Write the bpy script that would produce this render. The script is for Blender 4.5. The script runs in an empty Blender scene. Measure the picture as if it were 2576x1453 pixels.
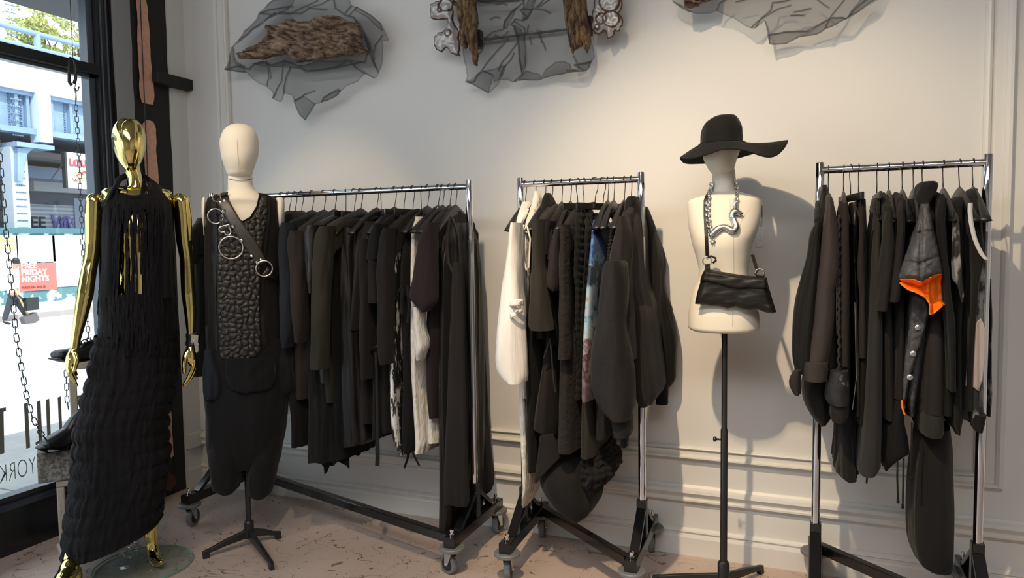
import bpy, math, random
from mathutils import Vector, Matrix, noise
random.seed(7)
COL = bpy.context.scene.collection
PI = math.pi
# ---------------------------------------------------------------- camera
FPX, PITCH, ROLL, YAW, CH = 1820.0, 0.0642, -0.0145, 0.3876, 1.4
FW = Vector((-math.sin(YAW)*math.cos(PITCH), math.cos(YAW)*math.cos(PITCH), -math.sin(PITCH)))
_r = Vector((math.cos(YAW), math.sin(YAW), 0)); _u = _r.cross(FW)
RT = _r*math.cos(ROLL) + _u*math.sin(ROLL)
UP = -_r*math.sin(ROLL) + _u*math.cos(ROLL)
EYE = Vector((0, 0, CH))
cam = bpy.data.cameras.new('camera'); camo = bpy.data.objects.new('camera', cam); COL.objects.link(camo)
cam.sensor_width = 36; cam.lens = FPX/2576*36; cam.clip_end = 300
mw = Matrix((RT, UP, -FW)).transposed().to_4x4(); mw.translation = EYE; camo.matrix_world = mw
bpy.context.scene.camera = camo

def ray(px, py): return FW + RT*((px-1288)/FPX) - UP*((py-726.5)/FPX)
def onz(px, py, z): d = ray(px, py); return EYE + d*((z-CH)/d.z)
def ony(px, py, y): d = ray(px, py); return EYE + d*(y/d.y)
def onx(px, py, x): d = ray(px, py); return EYE + d*(x/d.x)
class Pl:                       # a vertical plane standing in the room
    def __init__(s, p0, n):
        s.p0 = Vector((p0[0], p0[1], 0)); s.n = Vector((n[0], n[1], 0)).normalized(); s.e = Vector((-s.n.y, s.n.x, 0))
    def pt(s, px, py, d=0):
        r = ray(px, py); t = (d - (EYE - s.p0).dot(s.n))/r.dot(s.n); return EYE + r*t
    def w(s, a, d, z): return s.p0 + s.e*a + s.n*d + Vector((0, 0, z))
    def co(s, p): q = p - s.p0; return q.dot(s.e), q.dot(s.n), p.z
def toward(x, y): return Pl((x, y), (-x, -y))

# ---------------------------------------------------------------- materials
def nt(name):
    m = bpy.data.materials.new(name); m.use_nodes = True
    return m, m.node_tree.nodes, m.node_tree.links, m.node_tree.nodes['Principled BSDF']
def c4(c): return (c[0], c[1], c[2], 1)
def M(name, col, rough=.6, metal=0., bump=None, var=None, sheen=0., spec=.5, coat=0., emit=None, alpha=None, trans=0., ior=None, attr=None, sub=0.):
    m, N, L, b = nt(name)
    b.inputs['Base Color'].default_value = c4(col); b.inputs['Roughness'].default_value = rough; b.inputs['Metallic'].default_value = metal
    b.inputs['Specular IOR Level'].default_value = spec
    if coat: b.inputs['Coat Weight'].default_value = coat; b.inputs['Coat Roughness'].default_value = .1
    if sheen: b.inputs['Sheen Weight'].default_value = sheen; b.inputs['Sheen Roughness'].default_value = .5
    if emit: b.inputs['Emission Color'].default_value = c4(emit[0]); b.inputs['Emission Strength'].default_value = emit[1]
    if trans: b.inputs['Transmission Weight'].default_value = trans
    if ior: b.inputs['IOR'].default_value = ior
    tc = N.new('ShaderNodeTexCoord')
    def nz(scale, st, det=4.):
        mp = N.new('ShaderNodeMapping'); mp.inputs['Scale'].default_value = st; L.new(tc.outputs['Object'], mp.inputs[0])
        n = N.new('ShaderNodeTexNoise'); n.inputs['Scale'].default_value = scale; n.inputs['Detail'].default_value = det; L.new(mp.outputs[0], n.inputs['Vector']); return n
    if var:
        n = nz(var[0], var[3] if len(var) > 3 else (1, 1, 1)); r = N.new('ShaderNodeValToRGB')
        w = var[4] if len(var) > 4 else .15
        r.color_ramp.elements[0].position = var[1]-w; r.color_ramp.elements[1].position = var[1]+w
        r.color_ramp.elements[0].color = c4(col); r.color_ramp.elements[1].color = c4(var[2]); L.new(n.outputs['Fac'], r.inputs[0]); L.new(r.outputs[0], b.inputs['Base Color'])
    if bump:
        prev = None
        for bp in bump:
            n = nz(bp[0], bp[3] if len(bp) > 3 else (1, 1, 1)); bm = N.new('ShaderNodeBump'); bm.inputs['Strength'].default_value = bp[1]; bm.inputs['Distance'].default_value = bp[2]
            L.new(n.outputs['Fac'], bm.inputs['Height'])
            if prev: L.new(prev.outputs[0], bm.inputs['Normal'])
            prev = bm
        L.new(prev.outputs[0], b.inputs['Normal'])
    return m
FOLD = (9, .55, .03, (2.6, 2.6, .35))
def fab(name, col, rough=.85, spec=.25, sheen=.12, fold=.32, fine=.25, crease=None, var2=1.35, coat=0.):
    if col[0] < .1: col = tuple(v*.52 for v in col); spec *= .65
    sheen *= .35
    bump = [(6, fold, .03, (2.4, 2.4, .35)), (420, fine, .001)]
    if crease: bump.insert(1, crease)
    return M(name, col, rough, 0, bump=bump, var=(5, .5, tuple(min(1, v*var2) for v in col), (1, 1, .5)), sheen=sheen, spec=spec, coat=coat)
BLK = fab('black_cotton', (.012, .0113, .0115))
BLK2 = fab('black_wool', (.016, .0145, .014), sheen=.2)
WBLK = fab('warm_black_cloth', (.022, .0185, .0175))
BRN = fab('brown_black_cloth', (.034, .027, .0255))
PLUM = fab('plum_black_jersey', (.026, .0185, .021))
CHAR = fab('charcoal_knit', (.038, .036, .034), sheen=.2)
OLIV = fab('olive_charcoal_cloth', (.042, .038, .030))
GREY = fab('washed_grey_cotton', (.075, .075, .077))
BLUB = fab('blue_black_cloth', (.020, .025, .036))
CRK = fab('black_crinkled_cloth', (.014, .0135, .013), crease=(38, .8, .012, (1.6, 1.6, .5)))
SAT = fab('black_satin', (.014, .012, .0115), rough=.42, spec=.5, sheen=0, fine=.05)
LEA = M('black_leather', (.012, .011, .010), .42, bump=[(9, .4, .03, (2, 2, .5)), (60, .35, .004)], spec=.5)
DLEA = M('brown_black_leather', (.035, .030, .026), .45, bump=[(70, .2, .003)], spec=.5)
GOLD = M('polished_gold', (.84, .68, .25), .085, 1.0)
CHR = M('polished_chrome', (.82, .82, .84), .07, 1.0)
SIL = M('antique_silver', (.72, .70, .64), .24, 1.0, bump=[(260, .5, .002)])
STEEL = M('brushed_steel', (.62, .62, .62), .3, 1.0)
BMET = M('black_gloss_enamel', (.010, .010, .011), .16, 0, spec=.6, bump=[(40, .03, .002)])
BMAT = M('black_satin_plastic', (.014, .014, .014), .38)
HOOK = M('black_wire', (.01, .01, .01), .35, .3)
GRUB = M('grey_rubber', (.16, .165, .17), .5)
BRUB = M('black_hub_plastic', (.012, .012, .013), .4)
CREAM = M('cream_linen_skin', (.80, .74, .62), .8, bump=[(600, .25, .0008)], sheen=.15)
WALL = M('wall_paint', (.71, .695, .67), .62, bump=[(3, .05, .01), (160, .04, .001)])
TRIM = M('trim_paint', (.72, .70, .66), .42, bump=[(160, .04, .001)])
WHT = fab('white_cotton', (.66, .63, .585), fold=.5, crease=(12, .4, .008, (1, 1, .6)))
IVO = fab('ivory_crinkled_cotton', (.62, .585, .52), crease=(45, .9, .012, (1.3, 1.3, .6)))
LIN = fab('pale_grey_linen', (.46, .445, .42), crease=(40, .9, .012, (1.3, 1.3, .6)))
CONC = M('concrete', (.12, .117, .108), .9, bump=[(120, .9, .004)], var=(75, .5, (.30, .29, .27), (1, 1, 1), .1))
CONL = M('pale_cement_block', (.46, .42, .35), .9, bump=[(90, .6, .004)], var=(30, .5, (.38, .35, .30)))

# ---------------------------------------------------------------- objects
WO = {}
def tag(o, label=None, cat=None, group=None, kind=None):
    if label: o['label'] = label
    if cat: o['category'] = cat
    if group: o['group'] = group
    if kind: o['kind'] = kind
    return o
def link(name, data, origin, parent=None):
    o = bpy.data.objects.new(name, data); COL.objects.link(o)
    if parent is not None: o.parent = parent; o.location = origin - WO[parent.name]
    else: o.location = origin
    WO[o.name] = Vector(origin); return o
def mk(name, V, F, mat, parent=None, smooth=True, origin=None, attr=None, cols=None):
    if origin is None:
        lo = [min(v[i] for v in V) for i in range(3)]; hi = [max(v[i] for v in V) for i in range(3)]
        origin = Vector(((lo[0]+hi[0])/2, (lo[1]+hi[1])/2, lo[2] if parent is None else (lo[2]+hi[2])/2))
    origin = Vector(origin)
    me = bpy.data.meshes.new(name); me.from_pydata([tuple(Vector(v)-origin) for v in V], [], F); me.validate(); me.update()
    if smooth: me.polygons.foreach_set('use_smooth', [True]*len(me.polygons))
    if mat: me.materials.append(mat)
    if attr and len(me.vertices) == len(V):
        for k, vals in attr.items():
            a = me.attributes.new(k, 'FLOAT', 'POINT'); a.data.foreach_set('value', vals)
    return link(name, me, origin, parent)
def thing(name, loc, label, cat, group=None, kind=None):
    return tag(link(name, None, Vector(loc)), label, cat, group, kind)
def dup(o, parent=None):
    c = o.copy(); COL.objects.link(c); c.parent = parent
    for ch in list(o.children): dup(ch, c)
    return c
class MB:                        # collects shapes into one mesh
    def __init__(s): s.V = []; s.F = []
    def add(s, V, F): k = len(s.V); s.V += [Vector(v) for v in V]; s.F += [tuple(i+k for i in f) for f in F]; return s
    def box(s, a, b, M=None):
        x0, y0, z0 = a; x1, y1, z1 = b
        V = [Vector(p) for p in ((x0,y0,z0),(x1,y0,z0),(x1,y1,z0),(x0,y1,z0),(x0,y0,z1),(x1,y0,z1),(x1,y1,z1),(x0,y1,z1))]
        if M: V = [M @ v for v in V]
        return s.add(V, [(0,3,2,1),(4,5,6,7),(0,1,5,4),(1,2,6,5),(2,3,7,6),(3,0,4,7)])
    def beam(s, p, q, w, h, up=Vector((0,0,1)), bev=0.0):     # rectangular bar p->q
        p = Vector(p); q = Vector(q); d = (q-p).normalized(); x = d.cross(up)
        if x.length < 1e-4: x = d.cross(Vector((1, 0, 0)))
        x.normalize(); y = x.cross(d); w /= 2; h /= 2
        pr = [(-w+bev,-h),(w-bev,-h),(w,-h+bev),(w,h-bev),(w-bev,h),(-w+bev,h),(-w,h-bev),(-w,-h+bev)] if bev else [(-w,-h),(w,-h),(w,h),(-w,h)]
        n = len(pr); V = [c + x*a + y*b for c in (p, q) for a, b in pr]
        F = [tuple(range(n-1, -1, -1)), tuple(range(n, 2*n))] + [(i, (i+1) % n, n+(i+1) % n, n+i) for i in range(n)]
        return s.add(V, F)
    def tube(s, pts, r, n=12, cap=True, closed=False):
        pts = [Vector(p) for p in pts]; m = len(pts); R = r if isinstance(r, (list, tuple)) else [r]*m
        V = []; F = []; prev = None
        for i, p in enumerate(pts):
            if closed: d = pts[(i+1) % m]-pts[i-1]
            else: d = pts[min(i+1, m-1)]-pts[max(i-1, 0)]
            d.normalize()
            if prev is None:
                x = d.cross(Vector((0, 0, 1)));
                if x.length < .05: x = d.cross(Vector((0, 1, 0)))
            else: x = prev - d*prev.dot(d)
            x.normalize(); prev = x; y = d.cross(x)
            for k in range(n): a = 2*PI*k/n; V.append(p + (x*math.cos(a)+y*math.sin(a))*R[i])
        seg = m if closed else m-1
        for i in range(seg):
            j = (i+1) % m
            for k in range(n): F.append((i*n+k, i*n+(k+1) % n, j*n+(k+1) % n, j*n+k))
        if cap and not closed: F.append(tuple(range(n-1, -1, -1))); F.append(tuple(range((m-1)*n, m*n)))
        return s.add(V, F)
    def lathe(s, prof, c, ax=Vector((0,0,1)), n=32):          # prof: (radius, height)
        ax = Vector(ax).normalized(); x = ax.orthogonal().normalized(); y = ax.cross(x); c = Vector(c); V = []; F = []
        for r, h in prof:
            for k in range(n): a = 2*PI*k/n; V.append(c + ax*h + (x*math.cos(a)+y*math.sin(a))*max(r, 1e-5))
        m = len(prof)
        for i in range(m-1):
            for k in range(n): F.append((i*n+k, i*n+(k+1) % n, (i+1)*n+(k+1) % n, (i+1)*n+k))
        F.append(tuple(range(n-1, -1, -1))); F.append(tuple(range((m-1)*n, m*n)))
        return s.add(V, F)
    def ball(s, c, r, n=12):
        return s.lathe([(r[0] if 0 else r*math.sin(PI*i/n), -r*math.cos(PI*i/n)) for i in range(n+1)], c, n=2*n)
    def build(s, name, mat, parent=None, smooth=False, **k): return mk(name, s.V, s.F, mat, parent, smooth, **k)
def auto(o, ang=40):
    o.data.polygons.foreach_set('use_smooth', [True]*len(o.data.polygons)); o.data.set_sharp_from_angle(angle=math.radians(ang)); return o
def bevel(o, w=.003, seg=2):
    m = o.modifiers.new('bevel', 'BEVEL'); m.width = w; m.segments = seg; m.limit_method = 'ANGLE'; return o

def spline(rows, t):             # smooth interpolation of tuples by their first value
    n = len(rows)
    if t <= rows[0][0]: return rows[0]
    if t >= rows[-1][0]: return rows[-1]
    for i in range(n-1):
        if rows[i][0] <= t <= rows[i+1][0]: break
    a, b = rows[i], rows[i+1]; h = b[0]-a[0] or 1e-6; u = (t-a[0])/h; out = [t]
    for k in range(1, len(a)):
        s = (b[k]-a[k])/h
        m0 = s if i == 0 else (s + (a[k]-rows[i-1][k])/max(a[0]-rows[i-1][0], 1e-6))/2
        m1 = s if i == n-2 else (s + (rows[i+2][k]-b[k])/max(rows[i+2][0]-b[0], 1e-6))/2
        if s == 0: m0 = m1 = 0
        else:
            m0 = max(-3*abs(s), min(3*abs(s), m0)) if m0*s > 0 else 0; m1 = max(-3*abs(s), min(3*abs(s), m1)) if m1*s > 0 else 0
        out.append((2*u**3-3*u*u+1)*a[k]+(u**3-2*u*u+u)*h*m0+(-2*u**3+3*u*u)*b[k]+(u**3-u*u)*h*m1)
    return tuple(out)
def loft(name, pl, rows, mat, parent=None, k=1., n=72, p=2.6, fold=(.006, 26, 2.5), step=9, seed=None, tiers=None, hem=0., dc=0., cap=True, ribs=None, **kw):
    """rows: (py, px_left, px_right, half_depth[, tilt]) traced on the plane offset k*half_depth; dc: offset of the centre toward the viewer"""
    rows = [tuple(r)+(0,)*(5-len(r)) for r in rows]
    seed = random.uniform(0, 90) if seed is None else seed
    y0, y1 = rows[0][0], rows[-1][0]; m = max(3, int(abs(y1-y0)/step)+1); V = []; F = []
    for i in range(m):
        t = y0+(y1-y0)*i/(m-1); _, xl, xr, dn, tl = spline(rows, t)
        L = pl.pt(xl, t, k*dn+dc); R = pl.pt(xr, t, k*dn+dc); a0 = pl.co(L)[0]; a1 = pl.co(R)[0]; z = (L.z+R.z)/2
        a = max((a1-a0)/2, .002); ac = (a0+a1)/2
        for j in range(n):
            th = 2*PI*j/n; c, s = math.cos(th), math.sin(th)
            u = math.copysign(abs(c)**(2/p), c); v = math.copysign(abs(s)**(2/p), s)
            uu, vv = u*a, v*dn
            f = fold[0]*min(1, i/6)*(noise.noise(Vector((uu*fold[1]+seed, vv*fold[1]*.9, z*fold[2]+seed)))*1.2+.5*noise.noise(Vector((uu*fold[1]*2.3, vv*fold[1]*2+seed, z*fold[2]*1.6))))
            if len(tiers or ()) > 3:
                e_ = .22+.78*min(1, abs(c))**2.5; q_ = t+7*noise.noise(Vector((uu*5, vv*5, t*.004)))
                f += tiers[0]*e_*abs(math.sin(q_*PI/tiers[1]))**.7 + .0035*noise.noise(Vector((uu*95, vv*95, t*.02)))*(1.2-abs(math.sin(q_*PI/tiers[1])))*1.3
            elif tiers: f += tiers[0]*abs(math.sin((t+tiers[2]*noise.noise(Vector((uu*6, vv*6, 0))))*PI/tiers[1]))+tiers[0]*.7*noise.noise(Vector((uu*70+seed, vv*70, z*9)))
            if ribs: f += ribs[0]*math.sin(t*2*PI/ribs[1])
            l = math.hypot(c, s); zz = z
            if i == m-1 and hem: zz += hem*noise.noise(Vector((uu*30+seed, vv*30, 1)))
            zz -= tl*(a*2/max(abs(xr-xl), 1))*u*.5
            V.append(pl.w(ac+uu+f*c, vv+f*s+dc, zz))
    for i in range(m-1):
        for j in range(n): F.append((i*n+j, (i+1)*n+j, (i+1)*n+(j+1) % n, i*n+(j+1) % n))
    if cap: F.append(tuple(range(n))); F.append(tuple(range(m*n-1, (m-1)*n-1, -1)))
    o = mk(name, V, F, mat, parent, True, **kw)
    if cap: o.data.set_sharp_from_angle(angle=math.radians(60))
    return o
def onloft(pl, rows, p=2.6, off=.003, k=0., dc=0.):
    rows = [tuple(r)+(0,)*(5-len(r)) for r in rows]
    def f(px, py):
        _, xl, xr, dn, tl = spline(rows, py); u = max(-.97, min(.97, (px-(xl+xr)/2)/max((xr-xl)/2, 1)))
        return pl.pt(px, py, dn*(1-abs(u)**p)**(1/p)+off+dc)
    return f
def inpoly(x, y, P):
    c = False; n = len(P); j = n-1
    for i in range(n):
        if (P[i][1] > y) != (P[j][1] > y) and x < (P[j][0]-P[i][0])*(y-P[i][1])/(P[j][1]-P[i][1])+P[i][0]: c = not c
        j = i
    return c
def segd(x, y, a, b):
    dx, dy = b[0]-a[0], b[1]-a[1]; l = dx*dx+dy*dy or 1e-9; t = max(0, min(1, ((x-a[0])*dx+(y-a[1])*dy)/l)); qx, qy = a[0]+t*dx, a[1]+t*dy
    return math.hypot(x-qx, y-qy), qx, qy
def edged(x, y, P): return min(segd(x, y, P[i-1], P[i]) for i in range(len(P)))
def patch(name, poly, f, hf, mat, parent=None, step=4, attrs=None, solid=0, nrm=None, **kw):
    """a sheet over the outline poly (picture frame), f(px,py)->point, hf(px,py,edge distance)->height toward nrm"""
    x0 = min(q[0] for q in poly); x1 = max(q[0] for q in poly); y0 = min(q[1] for q in poly); y1 = max(q[1] for q in poly)
    nx = int((x1-x0)/step)+2; ny = int((y1-y0)/step)+2; used = {}; cells = []
    for j in range(ny):
        for i in range(nx):
            cx, cy = x0+(i+.5)*step, y0+(j+.5)*step
            if inpoly(cx, cy, poly): cells.append((i, j))
    cs = set(cells); V = []; F = []; idx = {}; A = {k: [] for k in (attrs or {})}; ed = set()
    for (i, j) in cells:
        q = []
        for (a, b) in ((i, j), (i+1, j), (i+1, j+1), (i, j+1)):
            if (a, b) not in idx:
                x, y = x0+a*step, y0+b*step; bd = not all(c in cs for c in ((a-1, b-1), (a, b-1), (a-1, b), (a, b)))
                d, qx, qy = edged(x, y, poly)
                if bd: x, y, d = qx, qy, 0; ed.add((a, b))
                idx[(a, b)] = len(V); base = f(x, y); N_ = nrm if nrm is not None else (EYE-base).normalized()
                V.append(base + N_*hf(x, y, d))
                for k, fn in (attrs or {}).items(): A[k].append(fn(x, y, d))
            q.append(idx[(a, b)])
        F.append(tuple(reversed(q)))
    o = mk(name, V, F, mat, parent, True, attr=A or None, **kw)
    if solid: md = o.modifiers.new('thickness', 'SOLIDIFY'); md.thickness = solid; md.offset = -1
    return o
def organic(name, tubes, mat, parent=None, voxel=.004, smooth=6, n=20, **kw):
    """union of tapered limbs: tubes = [[(Vector, r), ...], ...] -> one continuous skin"""
    mb = MB()
    for T in tubes:
        P = [Vector(t[0]) for t in T]; R = [t[1] for t in T]
        # smooth resample
        pts = []; rr = []
        m = len(P)
        for i in range(m-1):
            a = P[max(i-1, 0)]; b = P[i]; c = P[i+1]; d = P[min(i+2, m-1)]
            for s in range(6):
                u = s/6; pts.append(.5*((2*b)+(c-a)*u+(2*a-5*b+4*c-d)*u*u+(3*b-a-3*c+d)*u**3)); rr.append(R[i]+(R[i+1]-R[i])*u)
        pts.append(P[-1]); rr.append(R[-1])
        d0 = (pts[0]-pts[1]).normalized(); d1 = (pts[-1]-pts[-2]).normalized(); r0, r1 = rr[0], rr[-1]
        pre = [(pts[0]+d0*r0*math.sin(a), r0*math.cos(a)) for a in (1.45, 1.1, .7, .35)]
        post = [(pts[-1]+d1*r1*math.sin(a), r1*math.cos(a)) for a in (.35, .7, 1.1, 1.45)]
        al = pre+list(zip(pts, rr))+post
        mb.tube([a[0] for a in al], [a[1] for a in al], n)
    o = mk(name, mb.V, mb.F, None, None, True)
    r = o.modifiers.new('r', 'REMESH'); r.mode = 'VOXEL'; r.voxel_size = voxel; r.adaptivity = 0
    s = o.modifiers.new('s', 'SMOOTH'); s.iterations = smooth; s.factor = .6
    bpy.context.view_layer.update(); dg = bpy.context.evaluated_depsgraph_get(); me = bpy.data.meshes.new_from_object(o.evaluated_get(dg))
    V = [v.co + o.location for v in me.vertices]; F = [tuple(p.vertices) for p in me.polygons]
    bpy.data.objects.remove(o)
    return mk(name, V, F, mat, parent, True, **kw)
def text(name, body, size, loc, xa, ya, mat, parent, ext=.002, bold=0., align='CENTER', sx=1., space=1.):
    cu = bpy.data.curves.new(name, 'FONT'); cu.body = body; cu.size = size; cu.extrude = ext; cu.offset = bold; cu.align_x = align; cu.align_y = 'CENTER'; cu.space_line = .86; cu.space_character = space
    xa = Vector(xa).normalized(); ya = Vector(ya).normalized(); za = xa.cross(ya); loc = Vector(loc)
    tmp = bpy.data.objects.new('t', cu); COL.objects.link(tmp); bpy.context.view_layer.update(); me = bpy.data.meshes.new_from_object(tmp.evaluated_get(bpy.context.evaluated_depsgraph_get())); bpy.data.objects.remove(tmp)
    V = [loc+xa*v.co.x*sx+ya*v.co.y+za*v.co.z for v in me.vertices]; F = [tuple(p.vertices) for p in me.polygons]
    return mk(name, V, F, mat, parent, False)
# ================================================================ setting
D = 3.217; XW = -3.40; CEIL = 3.6; XR = 3.6; YB = -2.6
def struct(o): o['kind'] = 'structure'; return o
# floor: pinkish resilient floor with drizzled brown squiggles
def floor_mat():
    m, N, L, b = nt('pink_drizzle_floor'); tc = N.new('ShaderNodeTexCoord')
    n0 = N.new('ShaderNodeTexNoise'); n0.inputs['Scale'].default_value = 1.6; L.new(tc.outputs['Object'], n0.inputs['Vector'])
    r0 = N.new('ShaderNodeValToRGB'); r0.color_ramp.elements[0].color = (.46, .355, .30, 1); r0.color_ramp.elements[1].color = (.57, .45, .385, 1); r0.color_ramp.elements[0].position = .3; r0.color_ramp.elements[1].position = .7
    L.new(n0.outputs['Fac'], r0.inputs[0]); cur = r0.outputs[0]
    def math_(op, a, bb=None):
        q = N.new('ShaderNodeMath'); q.operation = op
        for k, v in enumerate((a, bb)):
            if v is None: continue
            if isinstance(v, (int, float)): q.inputs[k].default_value = v
            else: L.new(v, q.inputs[k])
        return q.outputs[0]
    for sc, wd, msc, mth, off, dist in ((3.2, .0028, 6, .49, 0, 1.3), (5.5, .0036, 9, .52, 7, 1.0), (2.1, .0022, 5, .47, 13, 2.4), (4.1, .0028, 7, .51, 31, 1.8), (11, .05, 13, .66, 23, 0), (19, .06, 21, .67, 41, 0)):
        mp = N.new('ShaderNodeMapping'); mp.inputs['Location'].default_value = (off, off*2, 0); L.new(tc.outputs['Object'], mp.inputs[0])
        n1 = N.new('ShaderNodeTexNoise'); n1.inputs['Scale'].default_value = sc; n1.inputs['Detail'].default_value = 1.5; n1.inputs['Distortion'].default_value = dist; L.new(mp.outputs[0], n1.inputs['Vector'])
        n2 = N.new('ShaderNodeTexNoise'); n2.inputs['Scale'].default_value = msc; n2.inputs['Detail'].default_value = 3; mp2 = N.new('ShaderNodeMapping'); mp2.inputs['Location'].default_value = (off*3+5, 2, 0); L.new(tc.outputs['Object'], mp2.inputs[0]); L.new(mp2.outputs[0], n2.inputs['Vector'])
        f = math_('LESS_THAN', math_('ABSOLUTE', math_('SUBTRACT', n1.outputs['Fac'], .5)), wd)
        g = math_('GREATER_THAN', n2.outputs['Fac'], mth)
        k = math_('MULTIPLY', math_('MULTIPLY', f, g), .72)
        mx = N.new('ShaderNodeMixRGB'); mx.inputs[2].default_value = (.105, .05, .028, 1); L.new(k, mx.inputs[0]); L.new(cur, mx.inputs[1]); cur = mx.outputs[0]
    L.new(cur, b.inputs['Base Color']); b.inputs['Roughness'].default_value = .34; b.inputs['Specular IOR Level'].default_value = .5
    nb = N.new('ShaderNodeTexNoise'); nb.inputs['Scale'].default_value = 6; L.new(tc.outputs['Object'], nb.inputs['Vector']); bm = N.new('ShaderNodeBump'); bm.inputs['Strength'].default_value = .08; bm.inputs['Distance'].default_value = .01; L.new(nb.outputs['Fac'], bm.inputs['Height']); L.new(bm.outputs[0], b.inputs['Normal'])
    return m
struct(MB().box((XW+.02, YB, -.12), (XR, D+.1, 0)).build('floor', floor_mat(), origin=(0, 0, 0)))
struct(MB().box((XW-.1, YB-.1, CEIL), (XR+.1, D+.1, CEIL+.12)).build('ceiling', M('ceiling_paint', (.62, .61, .58), .8)))
struct(MB().box((-3.32, D, 0), (XR+.1, D+.12, CEIL)).build('wall_back', WALL))
struct(MB().box((XR, YB, 0), (XR+.12, D, CEIL)).build('wall_right', WALL))
struct(MB().box((XW-.1, YB-.12, 0), (XR+.1, YB, CEIL)).build('wall_front', M('far_wall_paint', (.34, .32, .29), .8)))
struct(MB().box((-3.47, 3.10, 0), (-3.32, D+.12, CEIL)).build('wall_return', WALL))

def molding(name, prof, path, mat=TRIM):
    """profile (across, out) swept along a path on the back wall; path: list of (x, z, nx, nz) corners with the across direction"""
    V = []; F = []; n = len(prof)
    for x, z, nx, nz in path:
        for a, o in prof: V.append(Vector((x+nx*a, D-o, z+nz*a)))
    for i in range(len(path)-1):
        for j in range(n-1): F.append((i*n+j, i*n+j+1, (i+1)*n+j+1, (i+1)*n+j))
    o = mk(name, V, F, mat, None, False); o['kind'] = 'structure'; return o
# large framed panel: left, bottom and right runs as one moulding
FR = [(0, 0), (0, .012), (.006, .022), (.014, .026), (.022, .022), (.026, .012), (.034, .010), (.038, .014), (.066, .014), (.070, .022), (.080, .030), (.090, .030), (.096, .020), (.098, 0)]
zb = .49; xl_, xr_ = -2.99, .605
molding('trim_1', FR, [(xl_, CEIL, -1, 0), (xl_, zb, -1, -.55), (xr_, zb, 1, -.55), (xr_, CEIL, 1, 0)])
DADO = [(0, 0), (0, .006), (.010, .014), (.016, .030), (.030, .034), (.040, .026), (.052, .018), (.058, .018), (.062, .024), (.070, .024), (.074, .012), (.082, .010), (.084, 0)]
molding('trim_2', DADO, [(-3.32, .315, 0, -1), (XR, .315, 0, -1)])
BASE = [(0, 0), (0, .006), (.008, .016), (.014, .018), (.020, .010), (.024, .010), (.028, .020), (.038, .024), (.12, .024), (.121, .024)]
molding('baseboard_back', BASE, [(-3.32, .118, 0, -1), (XR, .118, 0, -1)])
# little mouldings on the side return
mb = MB(); 
mb.box((-3.32, 3.102, .235), (-3.295, D, .315)); mb.box((-3.32, 3.102, 0), (-3.30, D, .11)); struct(mb.build('trim_3', TRIM))

# ---------------------------------------------------------------- cast-iron pillar with bare copper-coloured patches
PILM = M('tarry_black_paint', (.016, .014, .013), .55, bump=[(35, .6, .008), (6, .5, .02)], spec=.4)
PILG = M('scraped_iron_with_highlights', (.035, .036, .038), .38, .2, bump=[(50, 1, .008)], var=(7, .54, (.13, .135, .14), (2, 2, .5), .08))  # scraped dark iron; its paler streaks are highlights put into the colour
COPP = M('bare_pink_primer', (.80, .45, .31), .75, bump=[(110, .5, .002)], var=(40, .5, (.68, .36, .24)))
XP = -3.33
V = []; F = []
prof = [(XW-.08, 2.775), (-3.36, 2.775), (-3.355, 2.82), (-3.385, 2.825), (-3.385, 2.86), (-3.345, 2.865), (XP, 2.90), (XP, 3.10), (XW-.08, 3.10)]
mb = MB(); n = len(prof); NZ = 120
for i in range(NZ+1):
    z = CEIL*i/NZ
    for x, y in prof: mb.V.append(Vector((x+.006*noise.noise(Vector((x*9, y*9, z*4))), y+.006*noise.noise(Vector((x*9+4, y*9, z*5))), z)))
for i in range(NZ):
    for j in range(n-1): mb.F.append((i*n+j, i*n+j+1, (i+1)*n+j+1, (i+1)*n+j))
pillar = mb.build('iron_pillar', PILM, None, True); tag(pillar, 'black painted iron pillar with bare pink patches beside the shop window', 'pillar', kind='thing'); pillar.data.set_sharp_from_angle(angle=.6)
fx = lambda px, py: onx(px, py, XP+.012)
NXP = Vector((1, 0, 0))
for nm, poly in (('bare_patch', [(341, -60), (343, 0), (346, 60), (347, 110), (350, 180), (352, 240), (358, 258), (372, 261), (386, 263), (389, 240), (386, 205), (380, 150), (377, 90), (372, 40), (369, 0), (366, -60)]),
                 ('bare_patch', [(358, 312), (364, 303), (374, 302), (386, 306), (392, 325), (394, 380), (398, 440), (401, 500), (404, 600), (408, 700), (396, 720), (380, 700), (372, 560), (366, 440), (360, 370)]),
                 ('bare_patch', [(427, 1005), (431, 1040), (434, 1080), (436, 1120), (437, 1145), (428, 1153), (421, 1120), (417, 1060), (420, 1020)]),
                 ('bare_patch', [(410, 1195), (425, 1185), (438, 1195), (444, 1215), (430, 1235), (414, 1230)])):
    hfn = lambda x, y, d: .004*noise.noise(Vector((x*.05, y*.05, 0)))
    patch(nm, [(q[0]+random.uniform(-1, 1), q[1]) for q in poly], fx, hfn, COPP if poly[0][1] < 1100 else M('rusty_hollow', (.10, .045, .025), .9, bump=[(60, .6, .004)]), pillar, step=3, nrm=NXP)
# grey scraped face beside the window frame
mb = MB().box((XP-.045, 2.83, 0), (XP-.02, 2.893, CEIL)); o = mb.build('scraped_strip', PILG, pillar); bevel(o, .005)
# thin dark conduit running down the bare patch
q0, q1 = onx(351, -40, XP+.02), onx(378, 600, XP+.02)
MB().tube([Vector((XP+.02, q0.y, CEIL-.01)), q0, q1, Vector((XP+.02, q1.y+.004, .02))], .0028, 8).build('conduit', BMAT, pillar, True)
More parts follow.
